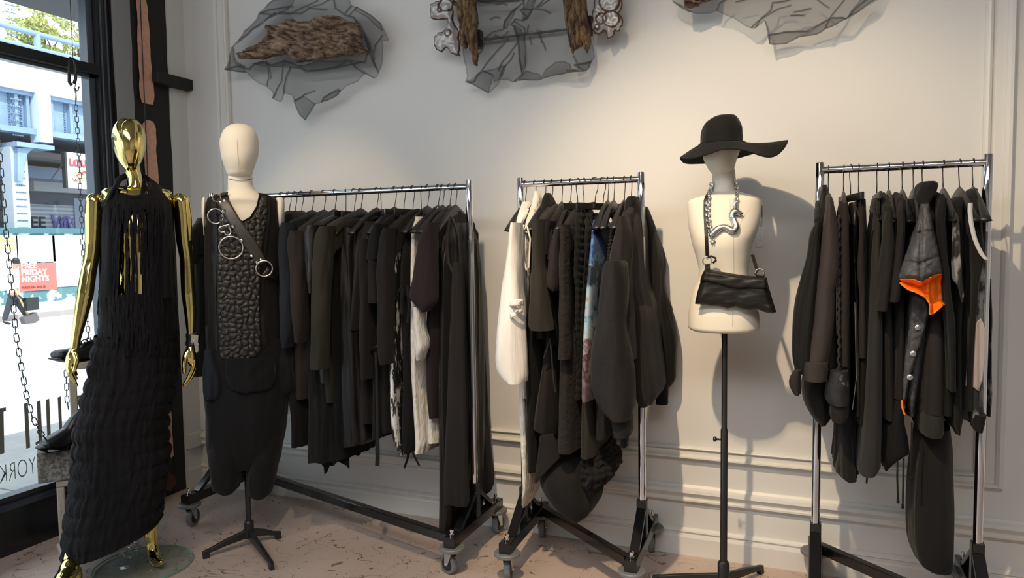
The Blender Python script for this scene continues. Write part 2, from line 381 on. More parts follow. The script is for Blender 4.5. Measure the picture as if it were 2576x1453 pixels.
# black stub beam between pillar and wall
o = MB().beam((-3.30, 2.98, 2.325), (-3.30, D+.01, 2.325), .06, .06).build('wall_bracket', M('black_rough_iron', (.012, .012, .012), .6, bump=[(60, .6, .004)])); tag(o, 'short black iron beam running from the pillar into the white wall', 'bracket'); bevel(o, .004)

# ---------------------------------------------------------------- shop window
FRM = M('black_window_metal', (.020, .021, .023), .28, .2, bump=[(30, .05, .003)])
FRG = M('grey_window_gasket', (.10, .12, .14), .3, .3)
def glass_mat():
    m, N, L, b = nt('window_glass'); N.remove(b); out = N['Material Output']
    t = N.new('ShaderNodeBsdfTransparent'); t.inputs[0].default_value = (.93, .96, .97, 1); g = N.new('ShaderNodeBsdfGlossy'); g.inputs['Roughness'].default_value = .01; g.inputs[0].default_value = (1, 1, 1, 1)
    mx = N.new('ShaderNodeMixShader'); mx.inputs[0].default_value = .045; L.new(t.outputs[0], mx.inputs[1]); L.new(g.outputs[0], mx.inputs[2]); L.new(mx.outputs[0], out.inputs[0]); return m
GLS = glass_mat()
win = struct(link('window_1', None, Vector((XW, 0, .25))))
ZS = .245
def fr(name, a, b, mat=FRM): return bevel(MB().box(a, b).build(name, mat, win), .003)
yR = 2.775
fr('frame', (XW-.05, YB, ZS-.02), (XW+.02, yR, ZS+.025)); fr('frame', (XW-.05, YB, 3.45), (XW+.02, yR, CEIL))
fr('frame', (XW-.05, 2.70, ZS), (XW+.03, yR, CEIL))
fr('frame', (XW-.06, 2.665, ZS), (XW-.0, 2.70, CEIL), FRG)
fr('mullion', (XW-.05, YB, 2.285), (XW+.035, 2.70, 2.335)); fr('gasket', (XW-.045, YB, 2.268), (XW+.0, 2.70, 2.287), FRG)
fr('gasket', (XW-.02, 2.715, ZS), (XW+.038, 2.722, CEIL), FRG); fr('gasket', (XW-.02, 2.748, ZS), (XW+.038, 2.755, CEIL), FRG)
for yy in (.75, -.9): fr('mullion', (XW-.05, yy-.03, ZS), (XW+.03, yy+.03, CEIL))
MB().box((XW-.03, YB, ZS), (XW-.024, 2.70, 2.30)).build('glass_pane', GLS, win); MB().box((XW-.03, YB, 2.32), (XW-.024, 2.70, 3.5)).build('glass_pane', GLS, win)
struct(bevel(MB().box((XW-.06, YB, -.3), (XW+.02, yR, ZS-.02)).build('wall_left', M('black_gloss_panel', (.010, .010, .012), .22, bump=[(5, .05, .01)], spec=.6)), .003))
struct(MB().box((XW-.02, YB, ZS-.03), (XW+.045, yR, ZS-.005)).build('trim_4', M('blue_black_sill', (.03, .035, .05), .2)))
# vinyl letters on the pane
VIN = M('grey_green_vinyl', (.16, .165, .13), .6); XV = XW-.018
dec = thing('window_lettering', (XV, 2.2, .4), 'grey vinyl letters seen from behind on the shop window above the sill', 'lettering')
def bar(p0, p1, w):
    a = onx(*p0, XV); b = onx(*p1, XV); MB().beam(a, b, w, .003, Vector((1, 0, 0))).build('letter', VIN, dec)
fxv = lambda px, py: onx(px, py, XV)
for q in ([(-12, 1028), (15, 1024), (15, 1033), (9, 1035), (11, 1139), (0, 1143), (-2, 1037), (-12, 1039)], [(60, 1015), (70, 1012), (76, 1125), (66, 1128)],
          [(92, 1010), (102, 1006), (107, 1110), (90, 1119), (89, 1112), (97, 1108)], [(115, 1005), (124, 1002), (128, 1098), (119, 1102)], [(145, 999), (153, 996), (157, 1085), (149, 1088)]):
    V = [onx(a, b, XV) for a, b in q]; mk('letter', V, [tuple(range(len(q)))], VIN, dec, False)
c = onx(45, 1183, XV)
text('lettering', 'YORK', .125, c, (0, -1, 0), (0, 0, 1), M('grey_vinyl', (.10, .10, .09), .6), dec, ext=.0006, bold=-.0030, sx=.52, space=1.02)

# ---------------------------------------------------------------- lights and sky
def spot(loc, tgt, e, ang, col=(1, .83, .62), rad=.03, blend=.5):
    l = bpy.data.lights.new('ceiling_spot', 'SPOT'); l.energy = e; l.spot_size = math.radians(ang); l.spot_blend = blend; l.color = col; l.shadow_soft_size = rad
    o = bpy.data.objects.new('ceiling_spot', l); COL.objects.link(o); o.location = loc; o.rotation_euler = (Vector(tgt)-Vector(loc)).to_track_quat('-Z', 'Y').to_euler(); return o
def area(loc, tgt, e, sx, sy, col):
    l = bpy.data.lights.new('added_fill_light', 'AREA'); l.energy = e; l.shape = 'RECTANGLE'; l.size = sx; l.size_y = sy; l.color = col
    o = bpy.data.objects.new('added_fill_light', l); COL.objects.link(o); o.location = loc; o.rotation_euler = (Vector(tgt)-Vector(loc)).to_track_quat('-Z', 'Y').to_euler(); return o
WC = (1, .77, .50)
spot((-.75, .80, 3.42), (-.05, 3.1, .85), 235, 58, WC, .022, .75)
spot((-1.9, .7, 3.42), (-2.25, 2.6, 1.75), 120, 26, WC, .03, .7)
spot((-.75, .9, 3.42), (-1.0, 3.0, .25), 130, 60, WC, .03, .9)
spot((-2.2, .6, 3.4), (-2.7, 2.3, 1.5), 45, 34, WC, .03, .6)
area((-.6, .3, 3.52), (-.6, .9, 0), 262, 4.6, 3.0, (1, .99, .975))  # broad neutral fill added overhead to brighten the room, no real fixture
w = bpy.data.worlds.new('sky'); bpy.context.scene.world = w; w.use_nodes = True; bg = w.node_tree.nodes['Background']; bg.inputs[0].default_value = (.80, .90, 1.0, 1); bg.inputs[1].default_value = 2.6
sun = bpy.data.lights.new('sun', 'SUN'); sun.energy = 4.6; sun.angle = .01; sun.color = (1, .97, .92); so = bpy.data.objects.new('sun', sun); COL.objects.link(so); so.rotation_euler = Vector((-.62, .35, -.72)).to_track_quat('-Z', 'Y').to_euler()
sc = bpy.context.scene; sc.view_settings.view_transform = 'Standard'; sc.view_settings.look = 'None'; sc.view_settings.exposure = .14
cy = sc.cycles; cy.max_bounces = 7; cy.diffuse_bounces = 4; cy.glossy_bounces = 4; cy.transmission_bounces = 4; cy.transparent_max_bounces = 12; cy.caustics_reflective = False; cy.caustics_refractive = False; cy.sample_clamp_indirect = 6
# ================================================================ clothes racks
H_, ZBAR, LG = 1.676, 1.648, .458
RK = [dict(c=(-2.110, 2.891), a=-.0054, L=1.471), dict(c=(-.884, 2.924), a=.031, L=.518), dict(c=(.303, 2.909), a=-.0036, L=.525)]
for R in RK: R['pl'] = Pl(R['c'], (math.sin(R['a']), -math.cos(R['a'])))
def caster(parent, pos, ang):
    c = Vector(pos); ax = Vector((math.cos(ang), math.sin(ang), 0)); fw_ = Vector((-ax.y, ax.x, 0))
    off = fw_*.022; wc = Vector((c.x, c.y, .044))+off
    mb = MB()
    for s in (-1, 1):
        e = ax*s*.016; q = [c+e-fw_*.014+Vector((0, 0, .100)), c+e+fw_*.030+Vector((0, 0, .100)), wc+e+fw_*.009-Vector((0, 0, .006)), wc+e-fw_*.009-Vector((0, 0, .006))]
        q2 = [v+ax*s*.003 for v in q]; mb.add(q+q2, [(0, 1, 2, 3), (7, 6, 5, 4), (0, 4, 5, 1), (1, 5, 6, 2), (2, 6, 7, 3), (3, 7, 4, 0)])
    mb.lathe([(.02, .098), (.022, .104), (.02, .108)], (c.x, c.y, 0))
    f = mb.build('caster', STEEL, parent); f['label'] = 'swivel caster with black wheel'
    MB().lathe([(.030, -.013), (.040, -.013), (.0435, -.009), (.044, 0), (.0435, .009), (.040, .013), (.030, .013)], wc, ax, 36).build('tyre', GRUB, f, True)
    MB().lathe([(.008, -.015), (.020, -.0145), (.034, -.0125), (.034, .0125), (.020, .0145), (.008, .015)], wc, ax, 28).build('wheel_hub', BRUB, f, True)
    MB().tube([wc-ax*.023, wc+ax*.023], .004, 10).build('axle', CHR, f)
    auto(MB().lathe([(.050, .108), (.054, .112), (.054, .122), (.050, .126)], (c.x, c.y, 0), n=40).build('bumper_disc', GRUB, f))
    auto(MB().lathe([(.011, .172), (.011, .180), (.007, .181), (.007, .188), (.009, .189), (.009, .197), (.003, .199)], (c.x, c.y, 0), n=14).build('bolt', CHR, f))
def make_rack(R, label, yaws):
    pl = R['pl']; L = R['L']; rt = thing('clothes_rack', pl.w(0, 0, 0), label, 'clothes rack', 'rolling chrome clothes racks')
    auto(MB().tube([pl.w(-L/2, 0, ZBAR), pl.w(L/2, 0, ZBAR)], .0135, 24).build('hanging_bar', CHR, rt))
    k = 0
    for s in (-1, 1):
        mb = MB().lathe([(.0155, .30), (.0155, 1.41), (.0148, 1.412), (.0148, 1.416), (.0155, 1.418), (.0155, H_-.002), (.014, H_)], pl.w(s*L/2, 0, 0), n=24)
        auto(mb.build('upright', CHR, rt))
        b = MB().beam(pl.w(s*L/2, -LG/2-.03, .148), pl.w(s*L/2, LG/2+.03, .148), .05, .046, bev=.003).build('base_leg', BMET, rt)
        MB().beam(pl.w(s*L/2, 0, .171), pl.w(s*L/2, 0, .325), .040, .040, Vector((0, 1, 0)), bev=.003).build('socket', BMET, rt)
        for t in (-1, 1):
            MB().beam(pl.w(s*L/2, t*.018, .285), pl.w(s*L/2, t*(LG/2-.050), .165), .038, .020, bev=.002).build('brace', BMET, rt)
            caster(rt, pl.w(s*L/2, t*LG/2, 0), yaws[k]); k += 1
    MB().beam(pl.w(-L/2+.02, -LG/2+.03, .150), pl.w(L/2-.02, LG/2-.02, .150), .036, .040, bev=.003).build('diagonal_bar', BMET, rt)
    return rt
make_rack(RK[0], 'longest chrome clothes rack, standing behind the mannequin in the sleeveless top', (.35, .2, -.1, 1.2))
make_rack(RK[1], 'short chrome clothes rack with a white jacket at its left end', (.25, .2, .3, .35))
make_rack(RK[2], 'short chrome clothes rack holding the padded vest with orange lining', (.1, 1.3, .2, .4))

# ---------------------------------------------------------------- hangers
def hanger(kind='shirt'):
    """wide shirt hanger or clip hanger in the plane x=0, hook centred over the bar at the origin"""
    root = link('clothes_hanger' if kind == 'shirt' else 'clip_hanger', None, Vector((0, 0, 0)))
    pts = []
    for i in range(15): a = math.radians(-35 + 205*i/14); pts.append(Vector((0, .020*math.cos(a), .020*math.sin(a)-.004)))
    pts = [Vector((0, .0, -.092)), Vector((0, .004, -.06)), Vector((0, .016, -.03))] + pts
    MB().tube(pts, .0018, 8).build('hook', HOOK, root, True)
    if kind == 'shirt':
        V = []; F = []; n = 25
        for i in range(n):
            t = -1+2*i/(n-1); y = t*.215; z = -.098-.10*abs(t)**1.35*1.0; h = .050*(1-abs(t)**1.6)+.012; w = .006+.012*abs(t)**1.5
            for a, b in ((-w, -.3*h), (-w*.8, .25*h), (0, .35*h), (w*.8, .25*h), (w, -.3*h), (0, -.65*h)): V.append(Vector((a, y, z+b)))
        for i in range(n-1):
            for j in range(6): F.append((i*6+j, i*6+(j+1) % 6, (i+1)*6+(j+1) % 6, (i+1)*6+j))
        F += [(5, 4, 3, 2, 1, 0), tuple(range((n-1)*6, n*6))]
        mk('shoulder_bow', V, F, BMAT, root)
    else:
        bevel(MB().box((-.004, -.16, -.118), (.004, .16, -.092)).build('crossbar', BMAT, root), .002)
        for s in (-1, 1):
            MB().tube([Vector((0, s*.13, -.118)), Vector((0, s*.13, -.15))], .0018, 8).build('clip_wire', HOOK, root)
            c = MB(); 
            for q in (-1, 1): c.beam(Vector((q*.014, s*.13, -.145)), Vector((q*.002, s*.13, -.19)), .022, .003, Vector((1, 0, 0)))
            c.build('clip', BMAT, root)
    return root
HS = hanger('shirt'); HC = hanger('clip'); used = {'shirt': False, 'clip': False}
NRK = ('the longest rack', 'the short rack with the white jacket', 'the rack with the orange-lined vest')
def hang(ri, px, kind='shirt', yaw=0., dz=0.):
    R = RK[ri]; pl = R['pl']; a = pl.co(pl.pt(px, 726.5-(726.5-455), 0))[0]
    p = pl.pt(px, {0: 478, 1: 455, 2: 410}[ri], 0); a = pl.co(p)[0]; a = max(-R['L']/2+.02, min(R['L']/2-.02, a))
    src = HS if kind == 'shirt' else HC
    if used[kind]: o = dup(src)
    else: o = src; used[kind] = True
    o.location = pl.w(a, 0, ZBAR+dz); o.rotation_euler = (0, 0, R['a']+yaw)
    tag(o, ('black shaped hanger hooked on ' if kind == 'shirt' else 'black clip hanger hooked on ')+NRK[ri], 'hanger', ('shirt hangers on ' if kind == 'shirt' else 'clip hangers on ')+NRK[ri])
    return o
for px, k, yw in ((562, 's', 0), (590, 's', 0), (708, 's', 0), (726, 's', 0), (741, 's', .05), (757, 's', 0), (784, 's', 0), (814, 's', .04), (841, 's', 0), (869, 'c', .5), (890, 'c', 0), (907, 's', 0), (947, 's', 0), (958, 'c', .62), (992, 's', 0), (1015, 'c', 0), (1038, 'c', 0), (1059, 'c', .6), (1075, 's', 0), (1102, 's', -.05), (1113, 's', 0), (1131, 's', 0), (1146, 's', .05)):
    hang(0, px, 'shirt' if k == 's' else 'clip', yw)
for px, k, yw in ((1320.6, 's', 0), (1345, 's', 0), (1370, 's', 0), (1388, 's', 0), (1413, 's', .05), (1435, 's', 0), (1453.5, 'c', .7), (1469, 'c', .5), (1496, 'c', -.7), (1517, 'c', -.5), (1529, 's', 0), (1544, 's', 0), (1570.6, 's', 0), (1587.6, 's', 0)):
    hang(1, px, 'shirt' if k == 's' else 'clip', yw)
for px, k, yw in ((2084.5, 's', 0), (2123, 's', 0), (2141, 'c', .2), (2161, 'c', 0), (2207, 'c', 0), (2236.6, 's', 0), (2271, 's', 0), (2299, 's', 0), (2321.7, 's', 0), (2374, 's', 0), (2415, 's', .05), (2449, 's', 0)):
    hang(2, px, 'shirt' if k == 's' else 'clip', yw)
# ================================================================ hanging clothes
FD = (.0075, 30, 2.2); FD2 = (.010, 42, 1.6); SOFT = (.004, 16, 2.0)
GRP = ('clothes hanging on the longest rack', 'clothes hanging on the short rack with the white jacket', 'clothes hanging on the rack with the orange-lined vest')
def G(ri, name, label, cat, mat, rows, sleeves=(), fold=FD, k=.8, n=72, dc=0., hem=.006, **kw):
    pl = RK[ri]['pl']; r = rows[len(rows)//2]; p = pl.pt((r[1]+r[2])/2, rows[-1][0], dc)
    t = thing(name, p, label, cat, GRP[ri])
    loft('body', pl, rows, mat, t, k=k, fold=fold, n=n, dc=dc, hem=hem, **kw)
    for i_, s in enumerate(sleeves):
        nm, m, rr = s[0], s[1] or mat, s[2]; o = s[3] if len(s) > 3 else {}
        sl(ri, t, nm, m, rr, **o)
        if i_ == 0 and 'sleeve' in nm and rr[0][0] < 620 and rr[0][3] > 0: saddle(pl, t, s[1] or mat, rr)
    return t
def saddle(pl, t, m, rr):
    y0, x0, x1, d0 = rr[0]; A = pl.pt(x0, y0, d0); B = pl.pt(x1, y0, d0); a = (pl.co(A)[0]+pl.co(B)[0])/2; hw = max(.014, abs(pl.co(B)[0]-pl.co(A)[0])/2); z0 = (A.z+B.z)/2-.004
    V = []; F = []; n = 13; K = 23; sd = random.uniform(0, 50); sl_ = min(.085, max(.03, 1.552-z0))
    for i in range(K):
        f = -1.1+2.2*i/(K-1); q = abs(f); z = z0+sl_*(1-min(1, q)**1.35)+.006-(0 if q < 1 else .03); w = hw*(.72+.28*min(1, q))*(1 if q < 1 else .7)
        for j in range(n):
            th = PI*j/(n-1); c, s = math.cos(th), math.sin(th); k = .003*noise.noise(Vector((f*5, th*2, sd)))
            if j in (0, n-1): V.append(pl.w(a+w*c*1.02, d0*f, z-.12))
            else: V.append(pl.w(a+(w+k)*math.copysign(abs(c)**.8, c), d0*f, z-.02+(.022+k)*s))
    for i in range(K-1):
        for j in range(n-1): F.append((i*n+j, i*n+j+1, (i+1)*n+j+1, (i+1)*n+j))
    F.append(tuple(range(n))); F.append(tuple(range(K*n-1, (K-1)*n-1, -1)))
    return mk('shoulders', V, F, m, t, True)
def sl(ri, t, nm, m, rr, th=.045, fold=(.005, 34, 7), **kw):
    """rows (py, xl, xr, d): a hanging tube whose middle is d in front of the bar"""
    d = rr[0][3]; rows = [(q[0], q[1], q[2], th*min(1, .55+.45*(q[2]-q[1])/20)) for q in rr]
    dm = sum(q[3] for q in rr)/len(rr)
    return loft(nm, RK[ri]['pl'], rows, m, t, k=0, dc=dm, n=40, p=2.2, fold=fold, **kw)
def strip(ri, t, nm, m, pts, d, w=.012):
    pl = RK[ri]['pl']; P = [pl.pt(x, y, d) for x, y in pts]
    V = []; F = []
    for i, p in enumerate(P):
        for s in (-1, 1): V.append(p+pl.e*s*w/2+pl.n*.0015); V.append(p+pl.e*s*w/2-pl.n*.0015)
    for i in range(len(P)-1):
        a = i*4; b = a+4
        F += [(a, a+2, b+2, b), (a+1, b+1, b+3, a+3), (a, b, b+1, a+1), (a+2, a+3, b+3, b+2)]
    return mk(nm, V, F, m, t, True)
def cord(ri, t, nm, m, pts, d, r=.0025): return MB().tube([RK[ri]['pl'].pt(x, y, d) for x, y in pts], r, 8).build(nm, m, t, True)
def collar(ri, t, m, pts, d, r):
    return MB().tube([RK[ri]['pl'].pt(x, y, dd) for x, y, dd in pts], r, 12).build('collar', m, t, True)

# ------------------------------- longest rack
G(0, 'grey_shirt', 'washed grey long-sleeved shirt at the far left end of the longest rack', 'shirt', GREY,
  [(535, 545, 575, .05), (560, 520, 580, .12), (600, 508, 585, .19), (800, 510, 590, .21), (935, 515, 590, .2)],
  [('sleeve', None, [(548, 508, 530, .22), (570, 496, 522, .22), (600, 492, 521, .23), (700, 490, 520, .23), (800, 492, 518, .23), (900, 492, 517, .23), (944, 494, 514, .23)])], fold=SOFT)
G(0, 'grey_tshirt', 'washed grey short-sleeved T-shirt left of the mannequin in the sleeveless top', 'T-shirt', GREY,
  [(545, 530, 545, .05), (570, 505, 540, .14), (620, 498, 540, .18), (740, 500, 540, .18)],
  [('sleeve', None, [(562, 500, 514, .25), (580, 489, 509, .26), (620, 485, 507, .27), (663, 485, 498, .27)])], fold=SOFT)
G(0, 'dark_coat', 'black coat with blue-grey sleeve just right of the mannequin in the sleeveless top', 'coat', BLK,
  [(530, 716, 742, .04), (548, 712, 752, .12), (580, 714, 752, .18), (700, 716, 752, .21), (950, 722, 762, .22), (1060, 735, 768, .22), (1120, 736, 768, .22)],
  [('sleeve', BLUB, [(560, 716, 730, .23), (585, 711, 735, .24), (700, 711, 738, .25), (800, 712, 739, .25), (850, 716, 737, .25), (872, 719, 733, .25)])])
t = G(0, 'button_up_shirt', 'black button-up shirt with turned-down collar near the left of the longest rack', 'shirt', BRN,
  [(545, 754, 795, .04), (560, 742, 800, .09), (590, 728, 800, .16), (640, 735, 795, .2), (800, 736, 790, .21), (1000, 744, 782, .22)],
  [('sleeve', None, [(580, 738, 757, .24), (605, 731, 764, .25), (700, 735, 768, .26), (820, 745, 768, .25), (860, 750, 766, .25)])])
collar(0, t, BRN, [(760, 555, .10), (768, 545, .06), (785, 541, .02), (800, 542, .01), (803, 552, .06), (790, 560, .10), (770, 562, .12), (759, 560, .12)], 0, .010)
G(0, 'long_tunic', 'long black crinkled tunic with ragged hem below the button-up shirt', 'tunic', CRK,
  [(565, 772, 800, .08), (590, 758, 800, .15), (640, 750, 795, .19), (800, 757, 800, .21), (1000, 768, 838, .22), (1100, 769, 842, .22), (1158, 769, 842, .22)], fold=FD2, n=120, hem=.02)
G(0, 'leather_jacket', 'black leather jacket beside the olive-charcoal shirt', 'jacket', LEA,
  [(552, 800, 850, .05), (566, 785, 850, .1), (580, 780, 835, .17), (640, 785, 830, .2), (800, 790, 830, .2), (960, 800, 842, .2)],
  [('sleeve', None, [(566, 782, 808, .22), (580, 771, 805, .22), (640, 773, 802, .23), (700, 779, 800, .24), (736, 785, 797, .24)])], fold=SOFT)
G(0, 'olive_shirt', 'olive-charcoal collared shirt with a long seamed sleeve in the middle left of the longest rack', 'shirt', OLIV,
  [(545, 832, 868, .04), (560, 815, 868, .10), (585, 806, 862, .17), (700, 806, 855, .2), (900, 812, 850, .21), (1010, 826, 846, .2)],
  [('sleeve', None, [(568, 812, 836, .24), (590, 800, 834, .25), (640, 796, 832, .27), (738, 791, 827, .27), (742, 790, 828, .27), (850, 789, 824, .28), (926, 788, 821, .28)])], fold=SOFT)
LACE = fab('black_lace', (.010, .010, .010), fine=.9, crease=(90, 1, .01))
t = G(0, 'lace_dress', 'black lace-hemmed dress showing pointed lace tips under the clothes', 'dress', BLK,
  [(560, 838, 862, .10), (600, 832, 860, .17), (800, 836, 856, .2), (1050, 812, 878, .16), (1150, 812, 878, .16)], hem=.01)
PL0 = RK[0]['pl']
for poly in ([(810, 1145), (842, 1145), (842, 1170), (828, 1172), (824, 1186), (816, 1193), (814, 1172), (810, 1170)], [(844, 1145), (878, 1145), (879, 1180), (870, 1170), (856, 1163), (843, 1158)]):
    patch('lace_hem', poly, lambda x, y: PL0.pt(x, y, .10), lambda x, y, d: .004*math.sin(x*.6), LACE, t, step=3, solid=.002)
t = G(0, 'wide_trousers', 'black satin wide-leg trousers with gathered elastic waist clipped on a hanger', 'trousers', SAT,
  [(548, 860, 904, .15), (552, 858, 906, .16), (562, 858, 905, .16), (620, 856, 901, .17), (744, 852, 903, .19), (900, 850, 918, .2), (1060, 849, 930, .2), (1100, 849, 934, .2), (1119, 850, 925, .2, -14)], fold=FD2, n=110, hem=.003)
loft('waistband', PL0, [(550, 858, 906, .165), (555, 857, 907, .17), (562, 857, 907, .17), (570, 858, 906, .165)], CRK, t, k=.8, fold=(.005, 90, 1), n=120, step=4)
strip(0, t, 'seam', BLK, [(852, 744), (870, 746), (903, 746)], .165, .002)
G(0, 'grey_leggings', 'slim charcoal leggings with a short cuffed leg beside the satin trousers', 'leggings', CHAR,
  [(556, 903, 926, .13), (600, 901, 920, .17), (700, 893, 915, .2), (800, 888, 905, .21), (829, 888, 900, .21)], fold=SOFT)
G(0, 'brown_coat', 'long brown-black coat hanging right of the charcoal leggings', 'coat', WBLK,
  [(556, 912, 940, .06), (575, 908, 942, .14), (650, 912, 940, .19), (800, 912, 938, .2), (1000, 908, 944, .21), (1061, 909, 946, .21)],
  [('sleeve', None, [(600, 914, 934, .22), (750, 912, 934, .23), (950, 914, 936, .23)])])
t = G(0, 'belted_dress', 'black belted dress with short rolled sleeve and a long hanging belt end', 'dress', BLK,
  [(545, 955, 985, .04), (558, 948, 985, .10), (575, 940, 975, .16), (640, 938, 970, .19), (800, 935, 965, .2), (1000, 937, 984, .22), (1098, 934, 984, .22, -16)],
  [('sleeve', None, [(562, 948, 966, .22), (600, 933, 962, .24), (640, 928, 958, .25), (652, 929, 956, .25)]), ('sleeve', BLK2, [(650, 934, 954, .23), (700, 932, 958, .24), (760, 937, 962, .24)])])
strip(0, t, 'belt', SAT, [(944, 885), (946, 940), (948, 1040), (949, 1100), (950, 1150), (949, 1171)], .235, .020)
collar(0, t, SAT, [(934, 884, .235), (942, 872, .24), (955, 868, .24), (966, 874, .24)], 0, .006)['label'] = 'belt knot'
G(0, 'long_cardigan', 'long brown-black cardigan with a full-length sleeve left of the metallic trousers', 'cardigan', WBLK,
  [(545, 990, 1012, .04), (562, 976, 1010, .11), (585, 966, 1005, .17), (700, 962, 1000, .2), (850, 958, 992, .21), (1045, 960, 990, .21), (1085, 965, 990, .21)],
  [('sleeve', None, [(572, 972, 992, .23), (600, 962, 989, .24), (700, 954, 986, .26), (800, 955, 986, .26), (880, 958, 985, .26), (913, 962, 984, .26)])])
def sequin_mat(name, base, c1, c2, scale, thr, metal=.85, st=(1, 1, .25)):
    m, N, L, b = nt(name); tc = N.new('ShaderNodeTexCoord'); mp = N.new('ShaderNodeMapping'); mp.inputs['Scale'].default_value = st; L.new(tc.outputs['Object'], mp.inputs[0])
    n = N.new('ShaderNodeTexNoise'); n.inputs['Scale'].default_value = scale; n.inputs['Detail'].default_value = 6; n.inputs['Roughness'].default_value = .75; L.new(mp.outputs[0], n.inputs['Vector'])
    r = N.new('ShaderNodeValToRGB'); r.color_ramp.interpolation = 'LINEAR'; e = r.color_ramp.elements; e[0].position = thr; e[0].color = c4(base); e[1].position = thr+.02; e[1].color = c4(c1); x = e.new(min(.99, thr+.12)); x.color = c4(c2)
    L.new(n.outputs['Fac'], r.inputs[0]); L.new(r.outputs[0], b.inputs['Base Color'])
    r2 = N.new('ShaderNodeMath'); r2.operation = 'GREATER_THAN'; r2.inputs[1].default_value = thr+.01; L.new(n.outputs['Fac'], r2.inputs[0]); q = N.new('ShaderNodeMath'); q.operation = 'MULTIPLY'; q.inputs[1].default_value = metal; L.new(r2.outputs[0], q.inputs[0]); L.new(q.outputs[0], b.inputs['Metallic'])
    b.inputs['Roughness'].default_value = .38
    bm = N.new('ShaderNodeBump'); bm.inputs['Strength'].default_value = .5; bm.inputs['Distance'].default_value = .003; L.new(n.outputs['Fac'], bm.inputs['Height']); L.new(bm.outputs[0], b.inputs['Normal'])
    return m
FOIL = sequin_mat('black_cloth_with_silver_foil', (.012, .012, .012), (.75, .73, .68), (.9, .88, .84), 26, .525, .55, (1.4, 1.4, .28))
t = G(0, 'foil_trousers', 'black trousers streaked with cracked silver foil', 'trousers', FOIL,
  [(552, 1000, 1026, .14), (600, 1000, 1018, .18), (700, 993, 1014, .2), (800, 986, 1012, .21), (950, 982, 1012, .21), (1060, 984, 1018, .21), (1110, 992, 1024, .2), (1140, 1008, 1030, .19)], fold=SOFT)
loft('waistband', PL0, [(540, 1004, 1030, .10), (552, 1000, 1028, .145), (572, 1000, 1024, .17)], SAT, t, k=.8, fold=(.004, 60, 1), n=80, step=4)
t = G(0, 'tie_trousers', 'black crinkled trousers with tie cords hanging from the hem, right of the silver foil trousers', 'trousers', CRK,
  [(545, 1020, 1047, .12), (600, 1018, 1042, .17), (700, 1014, 1036, .2), (800, 1013, 1040, .2), (950, 1015, 1046, .21), (1080, 1014, 1046, .21), (1120, 1015, 1044, .2), (1136, 1020, 1042, .19)], fold=FD2, n=100)
strip(0, t, 'tie', BLK, [(1030, 1128), (1026, 1150), (1021, 1165), (1017, 1177)], .16, .011); strip(0, t, 'tie', BLK, [(1034, 1128), (1043, 1148), (1050, 1162), (1055, 1171)], .16, .009)
strip(0, t, 'bow', BLK, [(1000, 735), (1010, 722), (1022, 716), (1034, 722), (1036, 732)], .235, .010)
for q in ([(1014, 720), (1010, 760), (1012, 790)], [(1026, 720), (1030, 770), (1026, 812)]): strip(0, t, 'tie', BLK, q, .235, .014)
G(0, 'linen_trousers', 'crumpled pale linen trousers right of the black tie trousers', 'trousers', IVO,
  [(545, 1040, 1066, .12), (570, 1038, 1060, .16), (650, 1036, 1052, .19), (780, 1036, 1060, .2), (900, 1038, 1060, .21), (1040, 1042, 1068, .21), (1110, 1044, 1077, .2), (1137, 1046, 1070, .2)],
  [('pocket_flap', LIN, [(770, 1046, 1064, .23), (820, 1047, 1068, .24), (868, 1046, 1078, .24), (885, 1050, 1070, .23), (903, 1054, 1064, .23)])], fold=FD2, n=100)
t = G(0, 'linen_shirt', 'cream linen shirt with open collar behind the plum T-shirt', 'shirt', IVO,
  [(520, 1086, 1103, .02), (535, 1078, 1102, .05), (560, 1066, 1092, .12), (585, 1062, 1085, .16), (800, 1066, 1092, .16), (1000, 1068, 1100, .17), (1113, 1070, 1100, .17)], fold=FD2, k=.9)
t = G(0, 'plum_tshirt', 'plum-black T-shirt with wide short sleeve near the right of the longest rack', 'T-shirt', PLUM,
  [(545, 1104, 1122, .03), (562, 1092, 1122, .09), (585, 1078, 1116, .15), (700, 1078, 1112, .19), (900, 1068, 1112, .2), (1000, 1072, 1112, .2), (1050, 1080, 1110, .2)],
  [('sleeve', None, [(560, 1080, 1098, .2), (585, 1066, 1096, .22), (650, 1050, 1098, .25), (700, 1042, 1100, .26), (746, 1035, 1101, .27), (760, 1044, 1098, .27), (783, 1066, 1076, .27)])], fold=SOFT)
t = G(0, 'long_dress', 'floor-length black sleeveless dress hanging at the right end of the longest rack', 'dress', SAT,
  [(560, 1118, 1150, .08), (590, 1108, 1144, .14), (640, 1106, 1138, .17), (800, 1103, 1140, .19), (1000, 1101, 1142, .2), (1200, 1101, 1146, .2), (1300, 1101, 1144, .2), (1340, 1102, 1140, .2)], fold=(.011, 30, 1.2), n=140, hem=.002)
sl(0, t, 'front_panel', WBLK, [(660, 1140, 1160, .23), (860, 1130, 1166, .23), (1000, 1126, 1170, .23), (1150, 1120, 1176, .23), (1255, 1117, 1180, .23), (1269, 1120, 1176, .23)], th=.018, fold=(.004, 40, 1.2))
strip(0, t, 'strap', BRN, [(1134, 545), (1126, 580), (1124, 620), (1128, 660), (1138, 686), (1150, 688), (1157, 672)], .2, .012)
strip(0, t, 'strap', SAT, [(1136, 545), (1146, 570), (1154, 600), (1157, 640), (1158, 672)], .2, .012)
t = G(0, 'flared_skirt', 'very long black flared skirt outermost on the longest rack, showing right of the chrome upright', 'skirt', BLK,
  [(600, 1184, 1194, .05), (700, 1184, 1200, .06), (850, 1184, 1209, .07), (1000, 1184, 1218, .07), (1120, 1184, 1228, .07), (1215, 1188, 1237, .07), (1234, 1192, 1230, .07)], dc=-.2, k=0, fold=(.004, 26, 1), hem=0)

